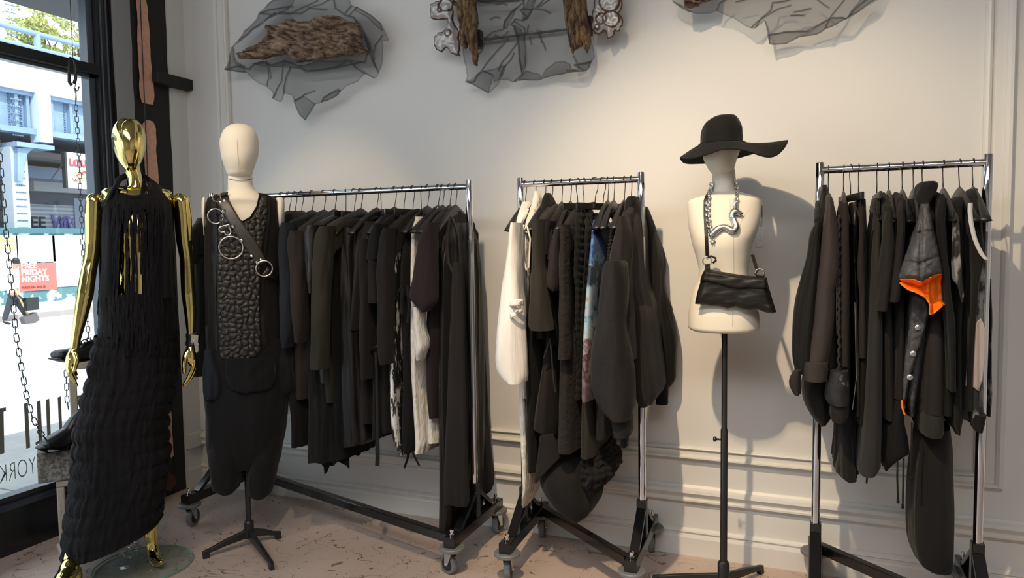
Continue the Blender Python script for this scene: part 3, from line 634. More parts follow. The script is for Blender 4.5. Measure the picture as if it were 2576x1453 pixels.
# ------------------------------- short rack with the white jacket
t = G(1, 'white_jacket', 'white cotton jacket with buttoned sleeve flap at the left end of its rack', 'jacket', WHT,
  [(507, 1312, 1332, .03), (520, 1306, 1330, .07), (545, 1298, 1326, .14), (600, 1292, 1318, .19), (800, 1292, 1322, .21), (955, 1300, 1326, .21)],
  [('sleeve', None, [(560, 1293, 1308, .22), (600, 1286, 1311, .24), (650, 1279, 1313, .25), (700, 1272, 1315, .26), (757, 1264, 1318, .27), (840, 1254, 1322, .28), (900, 1251, 1326, .28), (935, 1257, 1326, .28), (950, 1268, 1325, .28), (958, 1278, 1322, .28)], dict(th=.07))], fold=SOFT)
P1 = RK[1]['pl']
patch('pocket_flap', [(1265, 755), (1318, 752), (1319, 768), (1264, 771)], lambda x, y: P1.pt(x, y, .345-.0001*(x-1295)**2*.6), lambda x, y, d: 0, WHT, t, step=4, solid=.003)
patch('pocket_flap', [(1282, 790), (1314, 776), (1316, 785), (1284, 800)], lambda x, y: P1.pt(x, y, .347-.0001*(x-1295)**2*.6), lambda x, y, d: 0, WHT, t, step=4, solid=.003)
for x, y in ((1273, 763), (1310, 759), (1301, 783)): auto(MB().lathe([(.007, 0), (.008, .003), (.005, .004), (.001, .0045)], P1.pt(x, y, .348-.0001*(x-1295)**2*.6), P1.n, 16).build('button', STEEL, t))
G(1, 'cream_trousers', 'long cream crinkled trousers hanging below the white jacket', 'trousers', IVO,
  [(900, 1302, 1326, .16), (1000, 1303, 1327, .17), (1150, 1307, 1327, .17), (1235, 1311, 1326, .16), (1260, 1314, 1322, .12), (1275, 1317, 1320, .08)], fold=FD2, k=.9)
t = G(1, 'ivory_shirt', 'ivory crinkled sleeveless shirt with stand-up collar between the white jacket and the black shirt', 'shirt', IVO,
  [(480, 1344, 1351, .01), (495, 1338, 1356, .03), (515, 1332, 1354, .06), (540, 1320, 1350, .12), (565, 1312, 1340, .17), (620, 1311, 1334, .2), (690, 1313, 1332, .21), (850, 1312, 1328, .21), (1000, 1313, 1328, .2)], fold=(.006, 44, 8), n=100, k=.9)
MB().tube([P1.pt(x, y, .215) for x, y in ((1318, 565), (1313, 600), (1316, 650), (1324, 680), (1331, 672), (1332, 640), (1334, 600), (1326, 570))], .004, 8, closed=True).build('armhole', WHT, t, True)
G(1, 'black_shirt', 'black crinkled shirt with tall collar fourth from the left on its rack', 'shirt', CRK,
  [(485, 1369, 1381, .02), (500, 1362, 1384, .05), (530, 1354, 1380, .10), (565, 1340, 1368, .16), (620, 1334, 1358, .2), (840, 1325, 1354, .21), (1000, 1323, 1353, .21), (1182, 1326, 1352, .2, 8)], fold=(.006, 44, 5), n=100)
t = G(1, 'grey_tshirt', 'charcoal-olive T-shirt with wide elbow-length sleeve on the short rack', 'T-shirt', OLIV,
  [(540, 1362, 1382, .06), (552, 1352, 1378, .12), (575, 1345, 1372, .18), (700, 1345, 1375, .21), (850, 1345, 1385, .21)],
  [('sleeve', None, [(552, 1350, 1372, .22), (570, 1343, 1371, .23), (640, 1342, 1372, .24), (683, 1341, 1374, .25), (687, 1340, 1375, .25), (760, 1336, 1383, .27), (820, 1332, 1391, .28), (828, 1336, 1392, .28, 0)], dict(th=.06)), ('collar', WBLK, [(541, 1360, 1376, .1), (546, 1357, 1372, .13), (550, 1355, 1368, .13)], dict(th=.02))], fold=SOFT)
t = G(1, 'brown_tshirt', 'brown-black short-sleeved T-shirt right of the charcoal-olive T-shirt', 'T-shirt', WBLK,
  [(545, 1390, 1415, .06), (560, 1378, 1412, .13), (580, 1372, 1405, .18), (700, 1372, 1402, .21), (870, 1372, 1400, .21)],
  [('sleeve', None, [(556, 1376, 1396, .22), (580, 1367, 1390, .22), (640, 1368, 1385, .22)]), ('sleeve', BRN, [(575, 1398, 1418, .23), (620, 1389, 1412, .24), (680, 1383, 1410, .25), (722, 1379, 1408, .25), (731, 1390, 1403, .25)])], fold=SOFT)
t = G(1, 'flared_blouse', 'brown-black flared top with thin neck ties, its hem slanting down to the left', 'top', WBLK,
  [(845, 1370, 1398, .17), (900, 1362, 1400, .2), (980, 1348, 1400, .22), (1060, 1334, 1400, .22), (1082, 1331, 1398, .22, 26)], fold=(.004, 20, 1.5), hem=0)
for q in ([(1384, 850), (1375, 880), (1368, 900)], [(1384, 852), (1388, 900), (1392, 950), (1397, 985)]): strip(1, t, 'neck_tie', BRN, q, .25, .006)
t = G(1, 'cocoon_dress', 'large black cocoon-hemmed dress drooping lowest on its rack', 'dress', BLK2,
  [(1088, 1352, 1420, .12), (1130, 1352, 1450, .16), (1180, 1346, 1478, .2), (1222, 1343, 1482, .22), (1260, 1362, 1482, .22), (1288, 1392, 1481, .2), (1304, 1420, 1472, .17), (1311, 1438, 1460, .13)], fold=(.004, 14, 3), hem=0, n=100)
patch('inner_fold', [(1392, 1090), (1412, 1138), (1410, 1150), (1380, 1180), (1345, 1218), (1344, 1208), (1352, 1150), (1358, 1095)], lambda x, y: P1.pt(x, y, .21), lambda x, y, d: .012*math.sin((x-1344)*.05), WBLK, t, step=5, solid=.002)
G(1, 'long_coat', 'long brown-black crinkled coat in the middle of the short rack', 'coat', fab('brown_crinkle', (.030, .0245, .0225), crease=(34, .6, .012, (1, 1, 1.6))),
  [(540, 1424, 1436, .05), (556, 1414, 1436, .12), (600, 1411, 1434, .18), (700, 1410, 1438, .22), (900, 1403, 1454, .25), (1020, 1400, 1455, .26), (1134, 1397, 1453, .26)],
  [('sleeve', None, [(565, 1412, 1432, .23), (620, 1411, 1432, .25), (750, 1410, 1434, .26), (900, 1408, 1436, .27)])], hem=.002)
G(1, 'ruched_dress', 'black ruched dress gathered in small puffs, right of the long coat', 'dress', CRK,
  [(522, 1444, 1470, .08), (540, 1444, 1468, .14), (600, 1445, 1464, .19), (700, 1447, 1465, .2), (850, 1452, 1468, .2), (1000, 1450, 1470, .2)], tiers=(.0035, 19, 9), fold=(.006, 60, 8), step=3)
G(1, 'ruched_skirt', 'second black ruched garment, tight against the tie-dyed velvet top', 'skirt', CRK,
  [(535, 1470, 1492, .08), (560, 1472, 1490, .14), (650, 1472, 1484, .18), (800, 1464, 1476, .19), (1000, 1458, 1468, .19)], tiers=(.003, 21, 9), fold=(.006, 60, 8), step=3)
def tiedye():
    m, N, L, b = nt('tie_dyed_velvet'); tc = N.new('ShaderNodeTexCoord'); sp = N.new('ShaderNodeSeparateXYZ'); L.new(tc.outputs['Object'], sp.inputs[0])
    n = N.new('ShaderNodeTexNoise'); n.inputs['Scale'].default_value = 11; n.inputs['Detail'].default_value = 8; n.inputs['Roughness'].default_value = .65; L.new(tc.outputs['Object'], n.inputs['Vector'])
    a = N.new('ShaderNodeMath'); a.operation = 'MULTIPLY_ADD'; L.new(n.outputs['Fac'], a.inputs[0]); a.inputs[1].default_value = .8; 
    z = N.new('ShaderNodeMapRange'); L.new(sp.outputs[2], z.inputs[0]); z.inputs[1].default_value = .40; z.inputs[2].default_value = -.40; z.inputs[3].default_value = -.34; z.inputs[4].default_value = .55
    L.new(z.outputs[0], a.inputs[2]); r = N.new('ShaderNodeValToRGB'); L.new(a.outputs[0], r.inputs[0]); cr = r.color_ramp
    stops = [(0, (.10, .03, .06)), (.08, (.04, .035, .13)), (.17, (.045, .05, .22)), (.25, (.02, .08, .22)), (.31, (.12, .26, .42)), (.36, (.006, .014, .025)), (.43, (.012, .04, .07)), (.50, (.28, .44, .58)), (.56, (.42, .46, .48)), (.62, (.10, .03, .04)), (.68, (.30, .26, .28)), (.75, (.045, .012, .022)), (.82, (.20, .12, .15)), (1, (.02, .009, .013))]
    cr.elements[0].position = 0; cr.elements[0].color = c4(stops[0][1]); cr.elements[1].position = 1; cr.elements[1].color = c4(stops[-1][1])
    for p, c in stops[1:-1]: cr.elements.new(p).color = c4(c)
    L.new(r.outputs[0], b.inputs['Base Color']); b.inputs['Roughness'].default_value = .6; b.inputs['Sheen Weight'].default_value = .08
    return m
G(1, 'velvet_top', 'blue, white and wine tie-dyed velvet top', 'top', tiedye(),
  [(545, 1494, 1508, .05), (556, 1490, 1508, .13), (590, 1486, 1507, .20), (645, 1481, 1507, .25), (700, 1476, 1506, .28), (800, 1468, 1503, .29), (900, 1463, 1500, .30), (1000, 1461, 1497, .30), (1004, 1463, 1495, .30)], fold=SOFT, hem=0)
G(1, 'charcoal_skirt', 'plain charcoal skirt panel showing below the tie-dyed velvet top', 'skirt', OLIV,
  [(960, 1462, 1500, .18), (1050, 1458, 1501, .2), (1147, 1456, 1500, .21)], fold=SOFT)
PLEAT = fab('pleated_black', (.018, .017, .018))
G(1, 'pleated_skirt', 'finely pleated black skirt below the bomber jacket sleeve', 'skirt', PLEAT,
  [(960, 1496, 1528, .17), (1040, 1494, 1540, .19), (1098, 1493, 1549, .2, -14)], fold=(.006, 120, .3), n=150)
G(1, 'ruffled_skirt', 'black skirt with ruffled tiered hem at the bottom middle of its rack', 'skirt', CRK,
  [(1130, 1458, 1512, .14), (1165, 1457, 1522, .17), (1190, 1455, 1530, .19), (1200, 1457, 1526, .19), (1215, 1456, 1516, .18), (1238, 1470, 1500, .15)], tiers=(.009, 17, 9), fold=(.016, 50, 6), n=140, step=3, hem=.03)
G(1, 'ruched_blouse', 'black finely ruched top with gathered shoulder left of the bomber jacket', 'top', fab('ruched_jersey', (.022, .018, .0175), fold=.2),
  [(518, 1553, 1568, .03), (530, 1545, 1567, .08), (550, 1538, 1564, .13), (580, 1532, 1560, .17), (620, 1527, 1548, .19), (650, 1524, 1546, .2), (720, 1520, 1545, .2), (900, 1510, 1560, .2)], ribs=(.0028, 9), step=2, fold=(.005, 40, 9))
RIB = M('ribbed_bomber_nylon', (.0115, .0100, .0098), .62, spec=.25, bump=[(9, .4, .03, (2, 2, .5)), (300, .5, .0015, (.15, .15, 1.2))], sheen=.04)
t = G(1, 'bomber_jacket', 'large brown-black bomber jacket with puffed ribbed sleeve at the right end of its rack', 'jacket', BRN,
  [(494, 1578, 1602, .03), (508, 1572, 1604, .07), (530, 1566, 1603, .11), (560, 1556, 1602, .17), (640, 1552, 1602, .21), (720, 1556, 1608, .22), (780, 1562, 1624, .23), (880, 1572, 1634, .24), (960, 1582, 1644, .24), (1000, 1592, 1646, .24), (1018, 1602, 1638, .23)],
  [('upper_sleeve', None, [(545, 1562, 1580, .24), (580, 1552, 1588, .27), (640, 1538, 1590, .30), (700, 1530, 1590, .32), (800, 1525, 1596, .32), (900, 1540, 1600, .32)], dict(th=.07)),
   ('sleeve', RIB, [(654, 1530, 1572, .34), (660, 1526, 1577, .34), (700, 1518, 1580, .35), (800, 1506, 1578, .36), (880, 1492, 1588, .36), (940, 1489, 1597, .36), (1000, 1500, 1599, .36), (1035, 1520, 1593, .36), (1048, 1538, 1590, .36)], dict(th=.085, fold=(.006, 18, 5))),
   ('cuff', BLK2, [(1040, 1538, 1592, .36), (1060, 1541, 1591, .36), (1082, 1545, 1589, .36), (1093, 1550, 1585, .36)], dict(th=.06)),
   ('collar', BLK2, [(494, 1580, 1600, .06), (505, 1574, 1602, .09), (520, 1571, 1598, .12), (532, 1570, 1590, .13)], dict(th=.03))], fold=SOFT)
sl(1, t, 'lining', PLEAT, [(1080, 1562, 1584, .3), (1110, 1560, 1580, .3), (1121, 1562, 1579, .3)], th=.03)
SHEER = fab('black_organza', (.012, .012, .011), rough=.6, fine=.5)
t = G(1, 'evening_jacket', 'black jacket with a full gathered sleeve showing right of the chrome upright on its rack', 'jacket', BLK2,
  [(520, 1620, 1628, .04), (545, 1619, 1638, .06), (580, 1618, 1650, .07), (660, 1618, 1664, .08), (760, 1620, 1668, .08), (880, 1632, 1672, .08), (945, 1640, 1680, .08)], dc=-.18, k=0, fold=SOFT)
sl(1, t, 'sleeve', SHEER, [(590, 1630, 1655, -.2), (645, 1640, 1670, -.2), (720, 1644, 1674, -.2), (780, 1645, 1690, -.2), (850, 1650, 1705, -.2), (920, 1650, 1702, -.2), (950, 1652, 1700, -.2), (972, 1660, 1686, -.2)], th=.06, fold=(.008, 30, 5))
sl(1, t, 'cuff', BLK, [(945, 1651, 1680, -.16), (980, 1651, 1682, -.16), (1014, 1652, 1683, -.16)], th=.04)

# ------------------------------- rack with the orange-lined vest
P2 = RK[2]['pl']
t = G(2, 'sheer_jacket', 'black sheer jacket with gathered hem at the far left end of its rack', 'jacket', SHEER,
  [(465, 2066, 2082, .05), (500, 2062, 2084, .10), (560, 2056, 2082, .17), (700, 2054, 2084, .2), (900, 2030, 2092, .21), (980, 2016, 2096, .22), (1030, 2026, 2097, .22), (1055, 2042, 2094, .2), (1066, 2056, 2080, .17)],
  [('sleeve', None, [(560, 2050, 2068, .22), (590, 2036, 2066, .24), (640, 2028, 2064, .25), (700, 2012, 2062, .26), (760, 1999, 2058, .27), (850, 1993, 2050, .27), (900, 1996, 2046, .27), (935, 2004, 2040, .27)], dict(th=.06, fold=(.008, 34, 2))),
   ('cuff', BRN, [(928, 2000, 2016, .30), (950, 1985, 2017, .30), (965, 1983, 2016, .30), (990, 1996, 2014, .30)], dict(th=.04))])
NEO = M('brown_scuba_cloth', (.034, .026, .0235), .7, spec=.25, bump=[(7, .45, .03, (2, 2, .5))], sheen=.05)
t = G(2, 'scuba_jacket', 'thick brown-black jacket with smooth padded sleeve and cuff, second from the left on its rack', 'jacket', NEO,
  [(500, 2080, 2096, .04), (520, 2076, 2100, .10), (560, 2070, 2104, .16), (640, 2070, 2106, .19), (900, 2072, 2106, .2), (1040, 2074, 2106, .2)],
  [('sleeve', None, [(502, 2079, 2094, .20), (530, 2074, 2101, .22), (580, 2066, 2107, .24), (640, 2061, 2110, .25), (728, 2050, 2099, .27), (731, 2053, 2096, .27), (735, 2050, 2099, .27), (800, 2045, 2097, .27), (860, 2033, 2090, .28), (912, 2022, 2083, .28)], dict(th=.06, fold=SOFT)),
   ('cuff', None, [(908, 2024, 2081, .28), (914, 2020, 2083, .28), (940, 2019, 2081, .28), (954, 2021, 2078, .28)], dict(th=.055, fold=SOFT))], fold=SOFT)
PRN = M('black_denim_with_pale_scribbles', (.012, .013, .015), .7, var=(22, .63, (.20, .19, .17), (1, 1, 1), .03), bump=[(40, .6, .006)])
t = G(2, 'ruffle_edge_jacket', 'black jacket with frayed front edge third from the left on its rack', 'jacket', WBLK,
  [(505, 2112, 2134, .05), (530, 2108, 2138, .12), (600, 2112, 2140, .18), (760, 2114, 2140, .2), (950, 2110, 2140, .21), (1040, 2100, 2138, .21)],
  [('sleeve', PRN, [(930, 2090, 2134, .26), (960, 2079, 2136, .27), (1000, 2074, 2137, .27), (1015, 2086, 2135, .27)], dict(th=.05)), ('cuff', WBLK, [(1008, 2088, 2134, .26), (1040, 2086, 2134, .26), (1057, 2092, 2128, .26)], dict(th=.045))])
sl(2, t, 'front_placket', BRN, [(510, 2116, 2134, .24), (600, 2112, 2136, .25), (800, 2112, 2134, .25), (920, 2116, 2134, .25)], th=.02, fold=SOFT)
pts = []
for i in range(60):
    y = 540+i*7; pts.append((2110+2.2*math.sin(i*1.9)+random.uniform(-1, 1), y))
cord(2, t, 'frayed_edge', CHAR, pts, .275, .004)
t = G(2, 'leather_trousers', 'shiny black leather trousers clipped beside the frayed black jacket', 'trousers', LEA,
  [(508, 2139, 2162, .10), (525, 2138, 2162, .14), (620, 2137, 2160, .17), (720, 2140, 2163, .19), (900, 2146, 2166, .2), (1040, 2146, 2166, .2)], fold=FD2)
strip(2, t, 'zip', STEEL, [(2150, 760), (2152, 850), (2154, 950), (2144, 1030)], .205, .004)
G(2, 'black_trousers', 'matt black trousers right of the shiny leather trousers', 'trousers', BLK,
  [(500, 2158, 2180, .10), (530, 2158, 2182, .15), (700, 2160, 2184, .18), (900, 2158, 2184, .2), (1060, 2150, 2180, .2)],
  [('side_panel', BRN, [(520, 2160, 2172, .2), (700, 2160, 2176, .21), (900, 2162, 2178, .22)], dict(th=.012))])
G(2, 'godet_skirt', 'black flared skirt with wavy hem at the lower left of its rack', 'skirt', BLK2,
  [(1040, 2112, 2160, .15), (1080, 2104, 2160, .17), (1150, 2103, 2160, .19), (1195, 2100, 2168, .2), (1204, 2112, 2166, .2)], fold=(.014, 34, 1.5), n=110)
t = G(2, 'wool_skirt', 'long charcoal wool skirt with knotted elastic waist left of the two T-shirts', 'skirt', CHAR,
  [(498, 2197, 2219, .08), (503, 2194, 2220, .10), (508, 2197, 2217, .09), (513, 2194, 2219, .10), (525, 2196, 2218, .11), (600, 2188, 2220, .16), (700, 2183, 2223, .2), (800, 2177, 2225, .22), (950, 2170, 2225, .24), (1100, 2158, 2224, .25), (1182, 2150, 2222, .25), (1190, 2154, 2212, .25)], fold=SOFT, hem=0)
cord(2, t, 'drawcord', BLK, [(2180, 1186), (2181, 1200), (2180, 1215)], .2, .003)
for ml, lab, x0, xs, yb, cx in ((WBLK, 'brown-black T-shirt with the lower-hanging sleeve, first of two beside the padded vest', 2232, 0, 780, 0), (WBLK, 'brown-black T-shirt with the higher sleeve hem, second of two beside the padded vest', 2266, 30, 755, 1)):
    if cx == 0: rows = [(505, 2232, 2250, .05), (525, 2228, 2250, .11), (560, 2224, 2248, .17), (700, 2220, 2246, .2), (900, 2218, 2250, .2), (1050, 2215, 2258, .2)]; s = [(530, 2226, 2246, .22), (560, 2222, 2246, .23), (607, 2218, 2248, .25), (612, 2217, 2249, .25), (700, 2211, 2242, .26), (780, 2204, 2230, .27)]
    else: rows = [(498, 2264, 2278, .04), (515, 2258, 2276, .10), (560, 2254, 2276, .17), (700, 2250, 2276, .2), (900, 2246, 2280, .2), (1000, 2240, 2284, .2)]; s = [(505, 2263, 2276, .20), (530, 2257, 2275, .22), (566, 2253, 2275, .24), (640, 2245, 2272, .25), (700, 2237, 2267, .26), (757, 2230, 2261, .27)]
    G(2, 'dark_tshirt', lab, 'T-shirt', ml, rows, [('sleeve', None, s)], fold=SOFT)
t = G(2, 'asymmetric_top', 'black top with pointed hem and hanging drawcords left of the padded vest', 'top', BLK,
  [(500, 2288, 2300, .04), (520, 2284, 2302, .10), (600, 2282, 2300, .17), (800, 2276, 2300, .19), (1000, 2246, 2290, .2), (1060, 2226, 2278, .2), (1110, 2216, 2286, .2), (1142, 2206, 2293, .2), (1158, 2214, 2262, .18), (1180, 2222, 2234, .14)], hem=0, n=100)
for q in ([(2258, 1160), (2257, 1200), (2259, 1255)], [(2273, 1152), (2272, 1220), (2271, 1268)], [(2294, 1062), (2293, 1130), (2293, 1196)]):
    cord(2, t, 'drawcord', BLK2, q, .2, .003); cord(2, t, 'cord_end', BLK, [q[-1], (q[-1][0], q[-1][1]+10)], .2, .0045)
PUF = fab('grey_nylon_shell', (.099, .099, .103), rough=.5, spec=.5, sheen=0, fold=.3, fine=.05, crease=(16, .9, .02, (1, 1, 1)))
ORG = fab('orange_nylon_lining', (.90, .17, .008), rough=.45, spec=.4, sheen=0, fold=.25, fine=.05, crease=(16, .8, .02), var2=1.15)
t = thing('padded_vest', P2.pt(2310, 1045, .1), 'grey padded nylon vest with black hood and bright orange lining', 'vest', GRP[2])
VR = [(520, 2315, 2338, .06), (545, 2308, 2345, .10), (580, 2296, 2352, .15), (640, 2276, 2364, .2), (690, 2258, 2374, .22), (705, 2262, 2370, .22)]
loft('body', P2, [(515, 2316, 2337, .05), (545, 2309, 2343, .09), (600, 2300, 2345, .14), (700, 2285, 2350, .17), (800, 2290, 2345, .17), (900, 2280, 2330, .18), (1000, 2272, 2312, .18), (1042, 2278, 2304, .16)], PUF, t, k=.8, fold=SOFT)
# shoulder cape: open shell with turned-up orange mouth
SH = [(512, 2316, 2337), (545, 2308, 2345), (580, 2297, 2352), (640, 2276, 2364), (700, 2253, 2375)]
def cape(px, py, base=.25):
    _, a, b = spline(SH, min(py, 700)); u = (px-(a+b)/2)/((b-a)/2); return P2.pt(px, py, base+.06*min(1, (py-505)/140)*(1-min(1, abs(u))**2.2)**.5)
capoly = [(2316, 512), (2337, 512), (2345, 545), (2350, 575), (2357, 605), (2366, 640), (2374, 686), (2350, 692), (2328, 702), (2318, 710), (2300, 701), (2275, 700), (2253, 701), (2264, 668), (2278, 636), (2290, 600), (2300, 572), (2308, 545)]
def quilt(x, y, d):
    h = .014*min(1, d/9)
    for a, b in (((2318, 520), (2313, 710)), ((2290, 600), (2313, 585)), ((2290, 590), (2357, 578)), ((2258, 655), (2313, 663)), ((2313, 663), (2366, 640)), ((2330, 660), (2372, 700))): h -= .007*math.exp(-(segd(x, y, a, b)[0]/4)**2)
    return h+.003*noise.noise(Vector((x*.08, y*.08, 3)))
patch('shoulder_cape', capoly, cape, quilt, PUF, t, step=3, nrm=P2.n, solid=.004)
org = [(2255, 703), (2275, 702), (2300, 703), (2318, 711), (2328, 703), (2350, 693), (2373, 688), (2380, 710), (2383, 740), (2380, 762), (2364, 775), (2345, 790), (2338, 788), (2340, 768), (2330, 748), (2306, 735), (2285, 728), (2268, 715)]
def oh(x, y, d): return -.05*min(1, d/14)+.022*math.exp(-(abs(x-2340)/5)**2) - .012*math.exp(-(abs(x-2338)/9)**2)
patch('orange_lining', org, lambda x, y: cape(x, min(y, 699)) - (cape(x, min(y, 699))-P2.pt(x, y, P2.co(cape(x, min(y, 699)))[1])), oh, ORG, t, step=3, nrm=P2.n, solid=.003)
MB().tube([cape(x, min(y, 699))*0 + P2.pt(x, y, .225) for x, y in org], .0032, 8, closed=True).build('edge_binding', fab('dark_binding', (.03, .026, .028)), t, True)
low = [(2290, 728), (2306, 736), (2330, 749), (2339, 768), (2337, 790), (2332, 815), (2322, 850), (2312, 885), (2300, 920), (2290, 950), (2280, 990), (2278, 1025), (2272, 1040), (2268, 1000), (2272, 950), (2276, 900), (2282, 860), (2286, 810), (2285, 770)]
patch('front_panel', low, lambda x, y: P2.pt(x, y, .2), lambda x, y, d: .012*min(1, d/8)+.006*noise.noise(Vector((x*.06, y*.05, 1))), PUF, t, step=3, nrm=P2.n, solid=.004)
for x, y in ((2309, 823), (2297, 889), (2289, 948)): auto(MB().lathe([(.008, 0), (.009, .003), (.005, .005), (.001, .0055)], P2.pt(x, y, .215), P2.n, 18).build('snap_button', STEEL, t))
strip(2, t, 'orange_edge', ORG, [(2269, 1005), (2270, 1025), (2276, 1042)], .205, .006)
sl(2, t, 'hood', BLK2, [(459, 2312, 2352, .10), (464, 2306, 2360, .11), (475, 2303, 2359, .12), (490, 2300, 2354, .13), (505, 2302, 2344, .13), (520, 2312, 2338, .12)], th=.075, fold=(.012, 26, 16), step=3)
G(2, 'long_black_coat', 'matt black coat immediately right of the padded vest', 'coat', BLK,
  [(488, 2364, 2380, .04), (505, 2360, 2384, .10), (560, 2354, 2386, .16), (700, 2366, 2390, .19), (900, 2362, 2400, .2), (1040, 2360, 2400, .2)],
  [('sleeve', None, [(500, 2362, 2380, .2), (560, 2352, 2376, .22), (700, 2362, 2386, .23), (850, 2380, 2402, .23), (980, 2384, 2402, .23)])])
t = G(2, 'charcoal_sweater', 'charcoal sweater with ribbed hem band below the padded vest', 'sweater', BRN,
  [(760, 2322, 2384, .16), (850, 2316, 2388, .2), (950, 2314, 2388, .21), (1038, 2310, 2386, .21)], fold=SOFT, hem=0)
loft('hem_band', P2, [(1034, 2311, 2385, .205), (1040, 2313, 2383, .21), (1090, 2313, 2384, .205), (1096, 2316, 2380, .2)], CHAR, t, k=.8, fold=(.002, 140, .2), n=160)
G(2, 'wide_trousers', 'floor-length wide matt black trousers hanging lowest on the right rack', 'trousers', BLK2,
  [(1080, 2312, 2398, .12), (1130, 2308, 2402, .13), (1200, 2298, 2405, .14), (1300, 2293, 2408, .14), (1370, 2294, 2406, .14), (1410, 2300, 2404, .13), (1430, 2312, 2402, .12), (1440, 2330, 2398, .1)], fold=(.006, 18, .8), hem=0)
CAMO = M('grey_and_black_print', (.014, .014, .015), .75, var=(15, .54, (.28, .27, .25), (1.6, 1.6, .8), .05), bump=[(9, .4, .03, (2, 2, .5))])
t = G(2, 'print_vest', 'black sleeveless top with grey marbled side panel, second from the right on its rack', 'top', BLK,
  [(495, 2404, 2424, .04), (506, 2396, 2426, .10), (540, 2388, 2426, .15), (620, 2386, 2424, .18), (720, 2392, 2424, .2), (850, 2390, 2420, .2), (1060, 2388, 2424, .2), (1090, 2404, 2416, .18)])
patch('marbled_panel', [(2397, 530), (2404, 528), (2410, 545), (2414, 590), (2418, 640), (2420, 690), (2426, 740), (2424, 768), (2416, 745), (2406, 715), (2396, 700), (2393, 660), (2396, 600)], lambda x, y: P2.pt(x, y, .215), lambda x, y, d: .004*math.sin(x*.3), CAMO, t, step=3, nrm=P2.n, solid=.003)
t = G(2, 'trimmed_vest', 'black sleeveless top with white-edged armhole, furthest right on its rack', 'top', BLK2,
  [(474, 2440, 2462, .04), (490, 2432, 2466, .09), (520, 2430, 2474, .14), (580, 2424, 2480, .17), (650, 2424, 2484, .19), (690, 2432, 2470, .19), (760, 2430, 2462, .19), (850, 2424, 2456, .19), (1030, 2420, 2450, .19)])
strip(2, t, 'white_trim', M('white_tape', (.55, .54, .51), .7, bump=[(200, .4, .002)]), [(2441, 510), (2440, 530), (2442, 555), (2447, 580), (2452, 600), (2460, 620), (2470, 640), (2481, 652)], .215, .013)
t = G(2, 'print_shirt', 'black, grey and pale pink printed shirt at the lower right of its rack', 'shirt', CAMO,
  [(660, 2446, 2486, .10), (720, 2440, 2484, .13), (800, 2430, 2478, .15), (900, 2420, 2480, .16), (1000, 2416, 2482, .17), (1060, 2424, 2482, .17)])
patch('pink_panel', [(2444, 820), (2468, 800), (2478, 830), (2476, 900), (2470, 960), (2464, 985), (2450, 975), (2428, 970), (2432, 920), (2438, 870)], lambda x, y: P2.pt(x, y, .175), lambda x, y, d: .004*math.sin(x*.3), M('pale_pink_jersey', (.40, .33, .30), .8, bump=[(8, .5, .02)]), t, step=4, nrm=P2.n, solid=.003)
sl(2, t, 'tail', BLK, [(1040, 2448, 2480, .15), (1065, 2440, 2476, .15), (1082, 2452, 2470, .15)], th=.04)
sl(2, t, 'sleeve', CAMO, [(700, 2484, 2490, -.1), (850, 2484, 2492, -.1), (1000, 2482, 2490, -.1), (1043, 2480, 2489, -.1)], th=.05)
# ================================================================ gold mannequin
GP = toward(-2.72, 2.281)
gp = GP.pt
gm = thing('gold_mannequin', (-2.72, 2.281, .02), 'polished gold full-length mannequin wearing a black fringed halter dress', 'mannequin')
loft('head', GP, [(299, 312, 333, .018), (301, 304, 343, .035), (306, 296, 350, .055), (316, 288, 358, .078), (332, 282, 365, .094), (350, 280, 368, .10), (370, 283, 367, .102), (390, 290, 362, .096), (408, 300, 355, .082), (422, 312, 347, .060), (430, 321, 341, .040), (434, 327, 336, .018)], GOLD, gm, k=0, n=64, p=2.05, fold=(0, 1, 1), step=3, dc=.02)
loft('neck', GP, [(415, 314, 352, .052), (430, 314, 354, .052), (445, 318, 358, .052), (465, 318, 364, .055), (480, 314, 368, .06), (492, 306, 378, .07), (500, 290, 392, .078), (512, 262, 425, .085)], GOLD, gm, k=0, p=2.1, fold=(0, 1, 1), step=4, dc=-.01)
TOR = [(470, 300, 390, .04), (473, 274, 412, .055), (478, 258, 428, .07), (490, 254, 434, .08), (510, 256, 434, .09), (560, 262, 428, .115), (600, 266, 424, .124), (640, 268, 420, .12), (700, 272, 416, .118), (740, 274, 416, .12), (800, 268, 424, .11), (880, 250, 432, .12), (960, 246, 430, .12)]
loft('torso', GP, TOR, GOLD, gm, k=0, p=2.2, fold=(0, 1, 1), step=6)
def limb(*p): return [(gp(x, y, d), r) for x, y, d, r in p]
S = 1/578.
